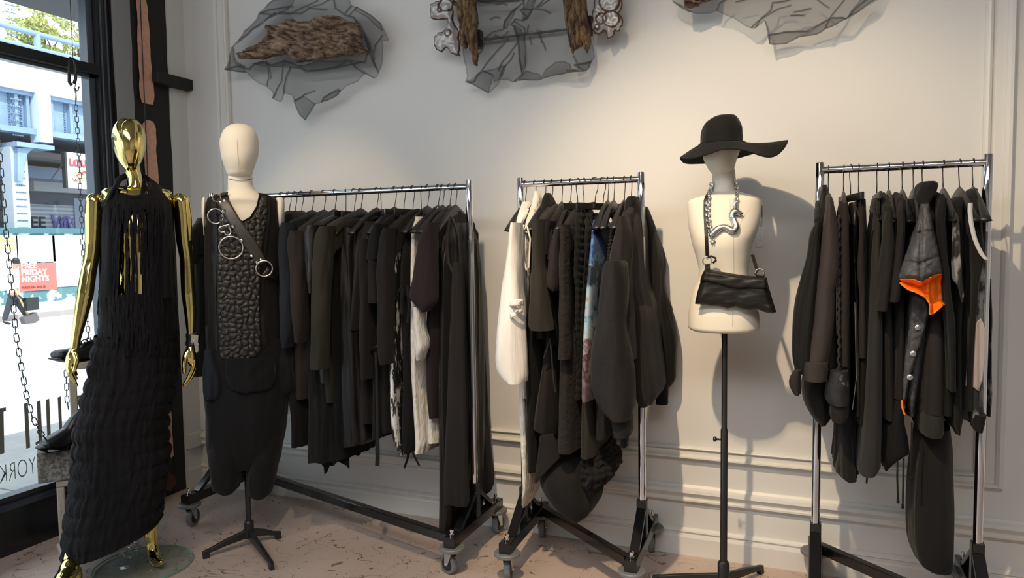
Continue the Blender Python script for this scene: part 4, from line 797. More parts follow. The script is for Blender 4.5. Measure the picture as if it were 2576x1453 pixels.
organic('arm', [limb((238, 506, 0, 20*S), (236, 540, 0, 20.5*S), (235, 600, .0, 18.5*S), (229, 655, .01, 16.5*S), (222, 690, .02, 17.5*S), (214, 740, .035, 18.5*S), (202, 800, .055, 15*S), (192, 850, .07, 10.5*S), (188, 878, .075, 10*S)),
  limb((187, 878, .075, 10*S), (182, 895, .08, 12.5*S), (181, 908, .08, 13*S), (182, 918, .08, 10*S)),
  limb((174, 896, .08, 7*S), (171, 915, .085, 6.5*S), (173, 932, .09, 6*S), (180, 948, .09, 5*S), (188, 960, .09, 4.2*S), (195, 970, .085, 2.8*S)),
  limb((177, 905, .095, 6.5*S), (175, 925, .10, 6*S), (178, 940, .105, 5.3*S), (185, 953, .10, 4.3*S), (191, 962, .10, 3*S)),
  limb((181, 905, .07, 6*S), (180, 925, .068, 5.5*S), (185, 940, .065, 4.8*S), (193, 952, .065, 3*S)),
  limb((184, 905, .055, 5.5*S), (184, 920, .052, 5*S), (188, 932, .05, 4.5*S), (193, 942, .05, 3*S)),
  limb((190, 888, .095, 6.5*S), (194, 905, .105, 5.6*S), (190, 920, .11, 5*S), (187, 933, .11, 4.2*S))], GOLD, gm, voxel=.0028, smooth=5)
organic('arm', [limb((455, 506, 0, 21*S), (460, 545, 0, 21*S), (463, 600, 0, 19.5*S), (470, 650, .01, 17*S), (472, 690, .02, 17.5*S), (475, 740, .035, 18*S), (479, 790, .055, 14.5*S), (480, 838, .07, 9.5*S), (481, 870, .075, 9.5*S)),
  limb((481, 868, .075, 9.5*S), (479, 885, .078, 13*S), (481, 900, .08, 13*S), (484, 912, .08, 10*S)),
  limb((470, 888, .085, 8*S), (465, 905, .095, 6.8*S), (463.5, 922, .10, 6*S), (464, 936, .10, 5.2*S)),
  limb((486, 898, .085, 7*S), (488, 915, .09, 6.6*S), (483, 932, .095, 5.8*S), (475, 948, .095, 5*S), (467, 960, .09, 4.2*S), (461, 970, .085, 2.8*S)),
  limb((490, 898, .07, 6.5*S), (493, 915, .07, 6*S), (489, 932, .07, 5.5*S), (482, 948, .07, 4.6*S), (472, 962, .068, 3.5*S), (463, 973, .065, 2.5*S)),
  limb((489, 898, .055, 6*S), (492, 913, .052, 5.6*S), (489, 928, .05, 5*S), (482, 942, .05, 4.2*S), (474, 952, .05, 3*S)),
  limb((487, 896, .04, 5.6*S), (489, 910, .037, 5*S), (486, 922, .035, 4.4*S), (480, 934, .035, 3*S))], GOLD, gm, voxel=.0028, smooth=5)
for x in (257, 432): MB().tube([gp(x+1.5*math.sin(a)*0, 511+26*math.sin(a), .055*math.cos(a)) for a in [2*PI*i/24 for i in range(24)]], .0016, 6, closed=True).build('seam_ring', BMET, gm, True)
organic('leg', [limb((345, 930, 0, 45*S), (362, 1050, .0, 38*S), (374, 1150, .01, 28*S), (378, 1230, .0, 25*S), (380, 1290, .0, 20*S), (379, 1340, .0, 15.5*S), (381, 1362, .0, 14*S)),
  limb((381, 1362, .0, 14*S), (385, 1385, .01, 15*S), (391, 1402, .035, 15*S), (396, 1411, .07, 14*S), (400, 1413, .10, 12*S), (404, 1412, .125, 9*S), (406, 1412, .14, 6*S)),
  limb((386, 1385, .0, 13*S), (384, 1403, -.01, 8*S), (382, 1412, -.02, 5.5*S))], GOLD, gm, voxel=.005, smooth=6)
organic('leg', [limb((300, 930, -.02, 40*S), (280, 1050, -.02, 32*S), (255, 1150, -.01, 25*S), (232, 1240, .0, 21*S), (210, 1310, .01, 18*S), (191, 1360, .06, 17.5*S), (181, 1395, .11, 18.5*S), (175, 1425, .16, 20*S)),
  limb((174, 1425, .18, 20*S), (168, 1445, .21, 22*S), (158, 1462, .26, 22*S), (148, 1478, .31, 19*S), (140, 1490, .35, 14*S)),
  limb((180, 1425, .17, 17*S), (188, 1450, .16, 17*S), (186, 1470, .17, 14*S))], GOLD, gm, voxel=.005, smooth=6)
# the dress: fringed halter top over a ruched skirt
dress = thing('fringed_dress', gp(300, 1340, 0), 'black halter dress with shredded fringe top and ruched tiered skirt on the gold mannequin', 'dress')
RUC = fab('black_ruched_crepe', (.0125, .0115, .013), sheen=.08, fold=.2, crease=(26, .8, .012, (1.2, 1.2, .8)))
FRG2 = fab('black_fringe_jersey', (.012, .0115, .0135), sheen=.15)
SK = [(838, 247, 441, .145), (850, 244, 442, .15), (880, 237, 442, .155), (905, 229, 442, .155), (950, 222, 440, .16), (985, 209, 433, .16), (1010, 206, 429, .16), (1054, 192, 419, .16), (1110, 188, 418, .155), (1150, 185, 423, .165), (1192, 180, 421, .18), (1230, 174, 415, .195), (1262, 168, 409, .21), (1300, 163, 405, .225), (1338, 160, 404, .235)]
# hem slants: lower at the left
sk = loft('skirt', GP, SK, RUC, dress, k=0, n=260, p=2.5, fold=(.005, 46, 5), tiers=(.017, 39, 5, 1), step=3, cap=False)
z1 = gp(157, 1371, 0).z; 
for v in sk.data.vertices:
    P = v.co + WO[sk.name]; a, d_, z = GP.co(P); a0 = GP.co(gp(160, 1338, 0))[0]; a1 = GP.co(gp(404, 1338, 0))[0]
    zt = gp(300, 900, 0).z; zb2 = gp(300, 1338, 0).z; t = max(0, min(1, (zt-z)/(zt-zb2))); u = (a-a0)/(a1-a0)
    v.co.z += t**3*(-.058*(1-u)+.055*u)
W_ = [(700, 262, 428, .12), (740, 256, 436, .125), (790, 254, 438, .13), (850, 248, 440, .14)]
loft('waist', GP, [(742, 258, 434, .122), (760, 256, 437, .128), (800, 252, 440, .135), (850, 246, 441, .145)], FRG2, dress, k=0, n=120, p=2.1, fold=(.008, 46, 4), step=5, cap=False)
DR = [(488, 300, 385, .075), (500, 275, 410, .095), (520, 258, 432, .11), (600, 256, 432, .125), (700, 255, 435, .12), (740, 251, 438, .125), (800, 250, 440, .14), (880, 246, 442, .155)]
DR5 = [r+(0,) for r in DR]
V = []; F = []
GAPS = [(300, 312, 640, 741), (304, 318, 585, 741), (308, 316, 560, 600), (349, 357, 640, 700), (350, 362, 690, 740), (346, 352, 590, 640), (324, 328, 580, 650), (365, 371, 505, 545), (334, 338, 520, 560), (346, 350, 525, 548), (323, 329, 560, 590), (326, 333, 600, 700), (370, 374, 540, 560)]
def ribbon(x, y0, y1, w, off, back=False):
    if not back:
        for a, b, c_, d_ in GAPS:
            c_ += random.uniform(-6, 10) if c_ < 690 else 0; d_ += random.uniform(-14, 10) if d_ < 735 else 0
            if a <= x <= b and y0 < d_ and y1 > c_:
                if c_-y0 > 15: ribbon(x, y0, c_, w, off)
                if y1-d_ > 15: ribbon(x, d_, y1, w, off)
                return
    k = len(V); n = int((y1-y0)/9)+2; ph = random.uniform(0, 9); n2 = 0
    for i in range(n):
        y = y0+(y1-y0)*i/(n-1); _, a, b, dn, _q = spline(DR5, y); t0 = (x-258)/(436-258)*2-1
        xx = (a+b)/2+(b-a)/2*max(-1.02, min(1.02, t0)); xx += 2.2*noise.noise(Vector((x*.3, y*.02, ph)))
        ww = w*(1 if 0 < i < n-1 else .5)*(.6+.9*abs(noise.noise(Vector((x, y*.05, ph)))))
        for s in (-1, 1):
            u = max(-1, min(1, (xx+s*ww-(a+b)/2)/((b-a)/2))); dd = dn*(1-abs(u)**2.2)**(1/2.2)
            V.append(gp(xx+s*ww, y, (-1 if back else 1)*(dd+off+.006*noise.noise(Vector((x*.2+s, y*.05, ph))))))
        if i: F.append((k+2*i-2, k+2*i-1, k+2*i+1, k+2*i))
for x in range(258, 438, 3):
    edge = abs((x-347)/90)
    ytop = spline([(257, 520), (262, 512), (272, 490), (285, 470), (296, 462), (300, 487), (318, 498), (336, 501), (355, 499), (371, 488), (378, 458), (396, 462), (415, 482), (430, 506), (438, 520)], x)[1]
    for q in range(3 if edge > .35 else 2):
        xx = x+random.uniform(-1.5, 1.5); y0 = ytop+random.uniform(0, 4)+(0 if q == 0 else random.uniform(30, 200)); y1 = random.choice((690, 745, 760, 800)) if q == 0 else min(y0+random.uniform(120, 300), 830)
        ribbon(xx, y0, y1, 2.6 if edge > .35 else 2.1, .010+.004*q)
for x in range(256, 440, 3):
    ribbon(x, random.uniform(700, 745), random.uniform(770, 850), 2.6, .012); ribbon(x+1, random.uniform(745, 800), random.uniform(840, 905), 3.2, .016+.006*random.random())
    ribbon(x, 494, 745, 3.4, .0, True)
fr_ = mk('fringe', V, F, FRG2, dress, True, origin=gp(345, 700, 0)); fr_['kind'] = 'stuff'
# solid yoke behind the upper fringe at both sides
for (a, b) in ((259, 300), (392, 432)):
    loft('side_panel', GP, [(505, a, b, .085), (600, a-2, b+2, .11), (700, a-2, b+2, .11), (745, a-3, b+3, .11)], FRG2, dress, k=0, n=40, p=2.2, fold=(.006, 60, 3), step=8)
ring = []
for i in range(40):
    t = 2*PI*i/40; ring.append(gp(336+43*math.cos(t), 466+27*math.sin(t)+(5 if math.sin(t) > 0 else 0), .085*math.sin(t)+.005))
o = MB().tube(ring, .0125, 14, closed=True).build('neck_roll', fab('gathered_binding', (.013, .013, .014), crease=(120, 1, .006)), dress, True)
patch('yoke', [(299, 452), (293, 470), (299, 487), (317, 498), (336, 501), (355, 499), (371, 488), (379, 470), (377, 446), (396, 460), (415, 480), (429, 503), (431, 525), (420, 532), (400, 524), (380, 536), (360, 522), (340, 534), (320, 524), (300, 536), (280, 524), (258, 530), (262, 508), (272, 486), (285, 465)],
      onloft(GP, [(440, 285, 395, .06), (455, 280, 398, .085), (470, 272, 408, .10), (488, 262, 424, .11), (510, 256, 433, .12), (540, 254, 434, .125)], 2.2, -.001), lambda x, y, d: .003*math.sin(x*.9)+.005*noise.noise(Vector((x*.2, y*.06, 3))), FRG2, dress, step=2.5, nrm=GP.n)
mb = MB()
for s, x in ((-1, 262), (1, 428)):
    for q in range(26):
        t = q/25; mb.tube([gp(333+s*(38+10*t), 478-20*(1-t), .08-.12*t), gp(333+s*(52+18*t), 492-8*(1-t), .09-.12*t), gp(333+s*(68+22*t), 520, .07-.1*t)], [.006, .007, .004], 6)
mb.build('gathered_shoulder', FRG2, dress, True)
# wrist cuff with lock
cu = thing('leather_cuff', gp(486, 868, .07), 'black leather cuff with a small silver lock on the gold mannequin wrist', 'cuff')
loft('band', GP, [(837, 468, 507, .030), (840, 467, 506, .032), (852, 468, 504, .031), (865, 466, 501, .031), (868, 467, 500, .030)], LEA, cu, k=0, n=48, p=2.2, fold=(0, 1, 1), step=2, dc=.07)
bevel(MB().beam(gp(490, 842, .108), gp(488.5, 862, .108), 17*S, .006, GP.n).build('plate', SIL, cu), .001)
MB().tube([gp(489+6*math.cos(a), 864-11*abs(math.sin(a))+3, .116) for a in [PI*i/10 for i in range(11)]], .0016, 8).build('shackle', CHR, cu, True)
bevel(MB().beam(gp(488, 865, .116), gp(500, 864, .116), .008, .006, GP.n).build('lock_body', CHR, cu), .001)
mk('tag', [gp(489, 868, .11), (gp(499, 868, .11)), gp(499, 882, .11), gp(495, 888, .11), gp(491, 884, .11)], [(0, 1, 2, 3, 4)], SIL, cu, False).modifiers.new('t', 'SOLIDIFY').thickness = .001
# glass disc base
def thin_glass(name, col):
    m, N, L, b = nt(name); N.remove(b); t = N.new('ShaderNodeBsdfTransparent'); t.inputs[0].default_value = c4(col); g = N.new('ShaderNodeBsdfGlossy'); g.inputs['Roughness'].default_value = .02
    mx = N.new('ShaderNodeMixShader'); mx.inputs[0].default_value = .10; L.new(t.outputs[0], mx.inputs[1]); L.new(g.outputs[0], mx.inputs[2]); L.new(mx.outputs[0], N['Material Output'].inputs[0]); return m
gb = thing('glass_base', (-2.72, 2.281, 0), 'round clear glass base plate under the gold mannequin foot', 'base plate')
cD = onz(362, 1416, .012)
auto(MB().lathe([(.001, .002), (.196, .002), (.2, .005), (.2, .011), (.196, .014), (.001, .014)], (cD.x, cD.y, 0), n=72).build('disc', thin_glass('greenish_glass', (.93, .985, .965)), gb))
MB().tube([(cD.x+.2*math.cos(2*PI*i/72), cD.y+.2*math.sin(2*PI*i/72), .008) for i in range(72)], .0022, 6, closed=True).build('glass_edge', M('teal_glass_edge', (.10, .42, .36), .15, spec=.8), gb, True)
auto(MB().lathe([(.014, .0), (.014, .07), (.010, .075)], gp(384, 1418, -.02)*1.0 - Vector((0, 0, gp(384, 1418, -.02).z-.012)), n=16).build('ankle_rod', CHR, gb))

# ================================================================ cream mannequin in a sleeveless top
MP = toward(-2.405, 2.592); mp_ = MP.pt; SM = 1/536.
cm = thing('cloth_mannequin', (-2.405, 2.592, 0), 'cream cloth-covered mannequin with egg-shaped head on a black tripod stand', 'mannequin')
loft('head', MP, [(312, 590, 612, .02), (314, 582, 622, .04), (319, 573, 633, .06), (328, 563, 641, .08), (342, 556, 648, .098), (360, 552, 651, .105), (380, 554, 651, .106), (398, 557, 648, .104), (415, 563, 642, .095), (430, 569, 637, .08), (440, 573, 634, .068), (445, 580, 628, .05), (447, 590, 618, .03)], CREAM, cm, k=0, n=72, p=2.05, fold=(0, 1, 1), step=3, dc=.01)
loft('neck', MP, [(436, 576, 632, .052), (446, 573, 634, .055), (462, 573, 636, .055), (475, 573, 640, .058), (484, 571, 648, .064), (492, 560, 658, .075), (502, 540, 676, .085), (514, 516, 700, .08), (540, 512, 706, .09), (600, 520, 700, .11), (700, 530, 700, .10), (850, 530, 705, .10)], CREAM, cm, k=0, p=2.2, fold=(0, 1, 1), step=5)
MB().tube([mp_(604+31*math.cos(a), 448-3*0+5*math.sin(a), .060*math.sin(a)) for a in [2*PI*i/36 for i in range(36)]], .0012, 6, closed=True).build('neck_seam', BMAT, cm, True)
HR_ = [(312, 590, 612, .02), (319, 573, 633, .06), (328, 563, 641, .08), (342, 556, 648, .098), (360, 552, 651, .105), (380, 554, 651, .106), (398, 557, 648, .104), (415, 563, 642, .095), (430, 569, 637, .08), (440, 573, 634, .068), (447, 590, 618, .03)]
MB().tube([onloft(MP, HR_, 2.05, .0012, 0, .01)(595+5*t, 315+128*t) for t in [i/24 for i in range(25)]], .0008, 5).build('face_seam', M('seam_thread', (.50, .44, .35), .9), cm, True)
for x0, x1, s in ((507, 520, -1), (692, 716, 1)):
    loft('shoulder_cap', MP, [(496, x0+5, x1-7, .02), (500, x0+2, x1-3, .035), (515, x0, x1, .05), (535, x0, x1-1, .055), (560, x0+3, x1-4, .045), (580, x0+6, x1-7, .03), (592, x0+9, x1-9, .012)], CREAM, cm, k=0, n=48, p=2.1, fold=(0, 1, 1), step=4)
WPL = M('white_enamel_plate', (.72, .72, .70), .4)
def armplate(pl, f, x, y, w, h, d, par, ang):
    c = pl.pt(x, y, d); ax = (pl.e*math.cos(ang)+pl.n*math.sin(ang)).normalized(); b = Vector((-ax.y, ax.x, 0)); mb = MB(); V = []; n = 36
    for hh in (0, .003):
        for i in range(n): a = 2*PI*i/n; V.append(c+b*w*math.cos(a)+Vector((0, 0, 1))*h*math.sin(a)*(1.25 if math.sin(a) < 0 else 1)+ax*hh)
    mb.add(V, [tuple(range(n-1, -1, -1)), tuple(range(n, 2*n))]+[(i, (i+1) % n, n+(i+1) % n, n+i) for i in range(n)]); o = mb.build('arm_plate', WPL, par)
    k = MB(); 
    V = [c+b*w*.28*math.cos(2*PI*i/20)+Vector((0, 0, 1))*h*.55*math.sin(2*PI*i/20)+ax*.0045 for i in range(20)]; k.add(V, [tuple(range(20))]); k.build('keyhole_slot', BMAT, o)
armplate(MP, None, 707, 540, .045, .072, .005, cm, .35)
# stand
mb = MB().lathe([(.0125, .035), (.0125, .62)], (-2.405, 2.592, 0), n=20); auto(mb.build('pole', BMAT, cm))
auto(MB().lathe([(.012, .035), (.022, .04), (.022, .115), (.016, .122)], (-2.405, 2.592, 0), n=20).build('hub', BMAT, cm))
def feet(par, c, tips):
    for t in tips:
        t = Vector((t[0], t[1], 0)); c0 = Vector((c[0], c[1], 0)); d = (t-c0).normalized(); b = Vector((-d.y, d.x, 0)); V = []
        for p, z0, z1, w in ((c0, .045, .085, .014), (c0+(t-c0)*.5, .034, .062, .012), (t-d*.03, .022, .040, .011), (t-d*.026, .0, .040, .011), (t, .0, .034, .010)):
            V += [p+b*w+Vector((0, 0, z0)), p-b*w+Vector((0, 0, z0)), p-b*w*.7+Vector((0, 0, z1)), p+b*w*.7+Vector((0, 0, z1))]
        F = [(3, 2, 1, 0), (16, 17, 18, 19)]
        for i in range(4):
            for j in range(4): F.append((i*4+j, i*4+(j+1) % 4, i*4+4+(j+1) % 4, i*4+4+j))
        bevel(mk('foot', V, F, BMAT, par, False), .003)
feet(cm, (-2.405, 2.592), [onz(510, 1405, 0), onz(686, 1434, 0), onz(707, 1352, 0)])
# trousers
tr = thing('drop_crotch_trousers', mp_(620, 1240, 0), 'black drop-crotch cropped trousers with torn pockets on the cream mannequin', 'trousers')
JER = fab('black_heavy_jersey', (.010, .0105, .012), sheen=.25, fold=.3, crease=(14, .5, .02, (1, 1, 1)))
loft('body', MP, [(850, 520, 718, .12), (900, 514, 722, .135), (960, 511, 728, .14), (1020, 514, 724, .14), (1080, 518, 719, .135), (1120, 520, 712, .12), (1150, 523, 706, .10), (1172, 528, 700, .075)], JER, tr, k=0, p=2.4, fold=(.006, 14, 6), n=110)
loft('trouser_leg', MP, [(1090, 519, 622, .115), (1140, 523, 616, .11), (1180, 526, 609, .10), (1210, 530, 606, .095), (1226, 536, 600, .09), (1232, 548, 590, .08)], JER, tr, k=0, p=2.3, fold=(.006, 18, 8))
loft('trouser_leg', MP, [(1090, 612, 717, .115), (1140, 616, 707, .11), (1180, 619, 698, .10), (1220, 621, 687, .09), (1240, 624, 675, .085), (1245, 632, 664, .075)], JER, tr, k=0, p=2.3, fold=(.006, 18, 8))
loft('pocket_bag', MP, [(858, 700, 724, .03), (880, 695, 734, .06), (930, 690, 742, .08), (955, 690, 746, .08), (968, 690, 747, .075), (985, 695, 731, .06), (992, 700, 728, .04)], JER, tr, k=0, p=2.2, fold=(.006, 30, 9), dc=.03)
loft('pocket_bag', MP, [(880, 514, 540, .04), (930, 511, 556, .07), (980, 511, 560, .08), (1000, 514, 556, .06)], BLUB, tr, k=0, p=2.2, fold=(.008, 40, 6), dc=.06)
ap = patch('apron_panel', [(568, 900), (690, 898), (694, 930), (690, 960), (680, 978), (655, 985), (634, 984), (620, 990), (602, 986), (582, 978), (572, 965), (566, 940)], onloft(MP, [(850, 520, 718, .12), (900, 514, 722, .135), (960, 511, 728, .14), (1020, 514, 724, .14)], 2.4, .012), lambda x, y, d: .006*noise.noise(Vector((x*.04, y*.04, 2))), JER, tr, step=5, solid=.003)
# sleeveless top
SH2 = [(493, 535, 690, .07), (500, 522, 700, .085), (520, 516, 703, .105), (560, 516, 704, .122), (600, 515, 710, .128), (660, 515, 714, .128), (720, 515, 713, .126), (780, 516, 712, .126), (830, 516, 716, .128), (862, 517, 712, .128), (888, 524, 690, .128), (905, 540, 668, .126), (916, 566, 640, .124), (922, 585, 618, .122)]
st = thing('sleeveless_top', mp_(615, 915, 0), 'black sleeveless top with a puckered pebble-textured front panel on the cream mannequin', 'top')
# front sheet follows the body; open neck
front = [(540, 489), (556, 487), (572, 492), (578, 520), (590, 545), (610, 556), (630, 545), (646, 520), (653, 486), (662, 486), (680, 492), (696, 500), (697, 530), (700, 560), (706, 590), (712, 602), (714, 660), (712, 720), (710, 760), (714, 800), (716, 820), (706, 846), (690, 882), (674, 900), (655, 912), (630, 920), (600, 923), (575, 919), (555, 910), (535, 903), (524, 885), (517, 860), (516, 780), (515, 700), (514, 620), (514, 602), (517, 560), (516, 520), (522, 498)]
JT = fab('black_top_jersey', (.014, .0125, .0125), fold=.3)
ff = onloft(MP, SH2, 2.3, .0)
patch('front', front, ff, lambda x, y, d: .004*noise.noise(Vector((x*.03, y*.012, 2)))+.006, JT, st, step=5, nrm=MP.n, solid=.003)
loft('back', MP, [(r[0], r[1]+1, r[2]-1, r[3]) for r in SH2 if r[0] >= 600], JT, st, k=0, p=2.3, fold=(.002, 12, 2), cap=False)
patch('back_yoke', [(540, 489), (572, 486), (604, 492), (653, 484), (680, 492), (697, 500), (698, 560), (712, 610), (514, 610), (517, 560), (520, 500)], lambda x, y: MP.pt(x, y, -.10), lambda x, y, d: 0, JT, st, step=8, nrm=MP.n, solid=.003)
PEB = M('puckered_leathery_cloth', (.020, .017, .0155), .45, spec=.5, bump=[(60, .3, .003)])
cell = {}
def pebble(x, y, d):
    px_ = x/16.5+.25*noise.noise(Vector((x*.05, y*.05, 0))); py_ = y/14.5+.25*noise.noise(Vector((x*.05, y*.05, 9))); ix, iy = math.floor(px_), math.floor(py_); D_ = []
    for i in range(ix-1, ix+2):
        for j in range(iy-1, iy+2):
            if (i, j) not in cell: cell[(i, j)] = (random.uniform(.12, .88), random.uniform(.12, .88))
            q = cell[(i, j)]; D_.append(math.hypot(i+q[0]-px_, j+q[1]-py_))
    D_.sort(); h = min(1, (D_[1]-D_[0])*1.75); return .007+.013*(1-(1-h)**2.2)*min(1, d/5+.2)+.0012*noise.noise(Vector((x*.25, y*.25, 0)))
peb = [(544, 505), (551, 520), (549, 600), (545, 700), (547, 800), (552, 905), (575, 918), (600, 922), (632, 918), (657, 905), (658, 860), (654, 780), (656, 700), (664, 600), (672, 530), (668, 492), (657, 490), (650, 520), (634, 548), (610, 561), (588, 550), (574, 522), (566, 494), (550, 494)]
patch('pebbled_panel', peb, ff, pebble, PEB, st, step=2.2, nrm=MP.n)
patch('satin_panel', [(669, 492), (681, 495), (678, 560), (664, 700), (664, 800), (674, 870), (672, 898), (659, 906), (659, 860), (656, 780), (658, 700), (666, 600), (673, 530)], ff, lambda x, y, d: .009+.003*noise.noise(Vector((x*.1, y*.03, 5))), SAT, st, step=3, nrm=MP.n)
patch('satin_panel', [(531, 498), (543, 500), (548, 600), (543, 700), (545, 800), (550, 906), (536, 900), (532, 800), (531, 700), (533, 600)], ff, lambda x, y, d: .009+.003*noise.noise(Vector((x*.1, y*.03, 5))), SAT, st, step=3, nrm=MP.n)
MB().tube([ff(x, y)+MP.n*.010 for x, y in ((572, 490), (578, 520), (590, 545), (610, 557), (630, 546), (646, 520), (654, 486))], .0028, 8).build('neck_binding', BLK, st, True)
# harness strap with rings
hs = thing('ring_harness', mp_(610, 660, .14), 'black leather cross-body harness strap with silver rings and a heart on the cream mannequin', 'harness')
ffh = onloft(MP, SH2, 2.3, .02)
patch('strap', [(544, 504), (556, 499), (571, 495), (583, 515), (600, 545), (622, 576), (646, 608), (664, 640), (671, 654), (664, 662), (652, 668), (642, 662), (632, 645), (612, 616), (590, 584), (566, 546)], ffh, lambda x, y, d: .002*min(1, d/2), DLEA, hs, step=3, nrm=MP.n, solid=.003)
def ringpx(nm, x, y, r, th, par=hs, d=.03, mat=SIL): 
    c = onloft(MP, SH2, 2.3, d)(x, y); return MB().tube([c+MP.e*r*SM*math.cos(a)+Vector((0, 0, 1))*r*SM*math.sin(a)+MP.n*.004*math.sin(a) for a in [2*PI*i/40 for i in range(40)]], th, 10, closed=True).build(nm, mat, par, True)
ringpx('ring', 542.5, 543.5, 17, .0032); ringpx('ring', 581.5, 622.5, 26, .0036); ringpx('ring', 665, 675, 18.5, .0036); ringpx('ring', 545, 497, 9, .003)
c = onloft(MP, SH2, 2.3, .03)(568, 577); hp = []
for i in range(40):
    a = 2*PI*i/40; hx = 16*math.sin(a)**3; hy = 13*math.cos(a)-5*math.cos(2*a)-2*math.cos(3*a)-math.cos(4*a); q = math.radians(150); hp.append(c+MP.e*(hx*math.cos(q)-hy*math.sin(q))*SM*.85+Vector((0, 0, 1))*(hx*math.sin(q)+hy*math.cos(q))*SM*.85)
MB().tube(hp, .0034, 10, closed=True).build('heart_ring', SIL, hs, True)
for x, y in ((555, 509), (565, 505), (562, 531), (586, 569), (608, 604), (633, 643), (647, 660), (657, 653)):
    auto(MB().lathe([(.006, 0), (.006, .003), (.001, .006)], ffh(x, y)+MP.n*.003, MP.n, 12).build('stud', CHR, hs))
for x, y in ((562, 531), (586, 569), (608, 604), (633, 643)):
    bevel(MB().beam(ffh(x-14, y+4)+MP.n*.002, ffh(x+6, y-1)+MP.n*.002, .014, .004, MP.n).build('tab', LEA, hs), .001)
patch('lower_strap', [(672, 672), (684, 678), (702, 684), (714, 690), (706, 697), (712, 704), (696, 707), (684, 700), (668, 692), (660, 690)], onloft(MP, SH2, 2.3, .024), lambda x, y, d: .006*noise.noise(Vector((x*.1, y*.1, 0))), LEA, hs, step=3, nrm=MP.n, solid=.003)
patch('neck_strap', [(545, 490), (560, 484), (574, 482), (573, 490), (560, 495), (548, 498)], lambda x, y: MP.pt(x, y, .07), lambda x, y, d: .003, LEA, hs, step=3, nrm=MP.n, solid=.003)

# ================================================================ headless-style torso form with hat, necklace and bag
TX, TY = -.292, 2.885
TP = toward(TX, TY); tp = TP.pt; ST = 1/655.
tf = thing('torso_form', (TX, TY, 0), 'cream cloth torso form with head on a black pole stand, wearing hat, necklace and bag', 'mannequin')
loft('head', TP, [(372, 1768, 1862, .10), (385, 1768, 1860, .105), (400, 1770, 1854, .103), (415, 1777, 1850, .095), (428, 1785, 1845, .08), (436, 1791, 1838, .06), (440, 1799, 1826, .035)], CREAM, tf, k=0, p=2.1, fold=(0, 1, 1), step=3, dc=.015)
loft('neck', TP, [(425, 1796, 1848, .05), (440, 1792, 1850, .052), (465, 1791, 1852, .053), (482, 1790, 1854, .056), (489, 1786, 1862, .064)], CREAM, tf, k=0, p=2.1, fold=(0, 1, 1), step=4)
TF = [(480, 1792, 1856, .05), (487, 1780, 1872, .065), (493, 1758, 1893, .075), (499, 1738, 1908, .08), (506, 1730, 1914, .083), (520, 1729, 1915, .088), (545, 1730, 1914, .096), (575, 1733, 1908, .108), (597, 1738, 1900, .116), (615, 1742, 1893, .114), (650, 1752, 1887, .097), (680, 1758, 1883, .086), (702, 1756, 1884, .085), (730, 1744, 1893, .092), (760, 1736, 1903, .10), (790, 1732, 1910, .105), (815, 1731, 1911, .104), (826, 1733, 1909, .102), (832, 1745, 1898, .09)]
loft('torso', TP, TF, CREAM, tf, k=0, p=2.25, fold=(0, 1, 1), step=4, n=96)
tfs = onloft(TP, TF, 2.25, .0008)
def dens(q, n=8): return [(q[i][0]+(q[i+1][0]-q[i][0])*k/n, q[i][1]+(q[i+1][1]-q[i][1])*k/n) for i in range(len(q)-1) for k in range(n)]+[q[-1]]
SEAM = M('seam_thread_light', (.55, .49, .39), .9)
for q in ([(1836, 490), (1838, 540), (1845, 600), (1846, 660), (1846, 700), (1844, 760), (1842, 828)], [(1905, 503), (1870, 545), (1852, 590)], [(1760, 600), (1770, 660), (1768, 720), (1765, 826)], [(1780, 500), (1790, 498), (1836, 499), (1870, 492)]):
    MB().tube([tfs(x, y) for x, y in dens(q)], .0008, 5).build('seam', SEAM, tf, True)
armplate(TP, None, 1914, 532, .030, .046, .0, tf, .25)
auto(MB().lathe([(.0135, .12), (.0135, .66), (.0105, .665), (.0105, 1.06)], (TX, TY, 0), n=20).build('pole', BMAT, tf))
auto(MB().lathe([(.013, .04), (.023, .05), (.023, .125), (.017, .135)], (TX, TY, 0), n=20).build('hub', BMAT, tf))
kz = .62
mb = MB().tube([(TX, TY, kz), Vector((TX, TY, kz))-TP.e*.03], .004, 8); mb.lathe([(.004, 0), (.010, .002), (.010, .012), (.004, .014)], Vector((TX, TY, kz))-TP.e*.042, TP.e, 12); mb.build('height_knob', BMAT, tf, True)
c0 = Vector((TX, TY, 0)); a0 = (onz(1785, 1398, 0)-c0); ang = math.atan2(a0.y, a0.x)
a1 = onz(1720, 1478, 0)-c0; ang1 = math.atan2(a1.y, a1.x)
feet(tf, (TX, TY), [c0+Vector((math.cos(ang1+k), math.sin(ang1+k), 0))*.28 for k in (0, 2*PI/3, -2*PI/3)])
hat = thing('wide_brim_hat', tp(1825, 395, .05), 'black wide-brimmed soft hat with wavy brim on the torso form', 'hat')
HATM = fab('black_hat_cotton', (.0125, .012, .0115), fold=.2, crease=(10, .5, .015))
loft('crown', TP, [(290, 1815, 1838, .02), (292, 1803, 1848, .045), (298, 1790, 1855, .07), (308, 1776, 1861, .09), (322, 1767, 1866, .105), (340, 1763, 1868, .113), (356, 1763, 1870, .117), (368, 1762, 1873, .119), (378, 1760, 1874, .12)], HATM, hat, k=0, n=72, p=2.2, fold=(.005, 12, 10), step=3, dc=.01)
V = []; F = []; n = 96; m = 14
cb = TP.co(tp(1817, 372, .01)); 
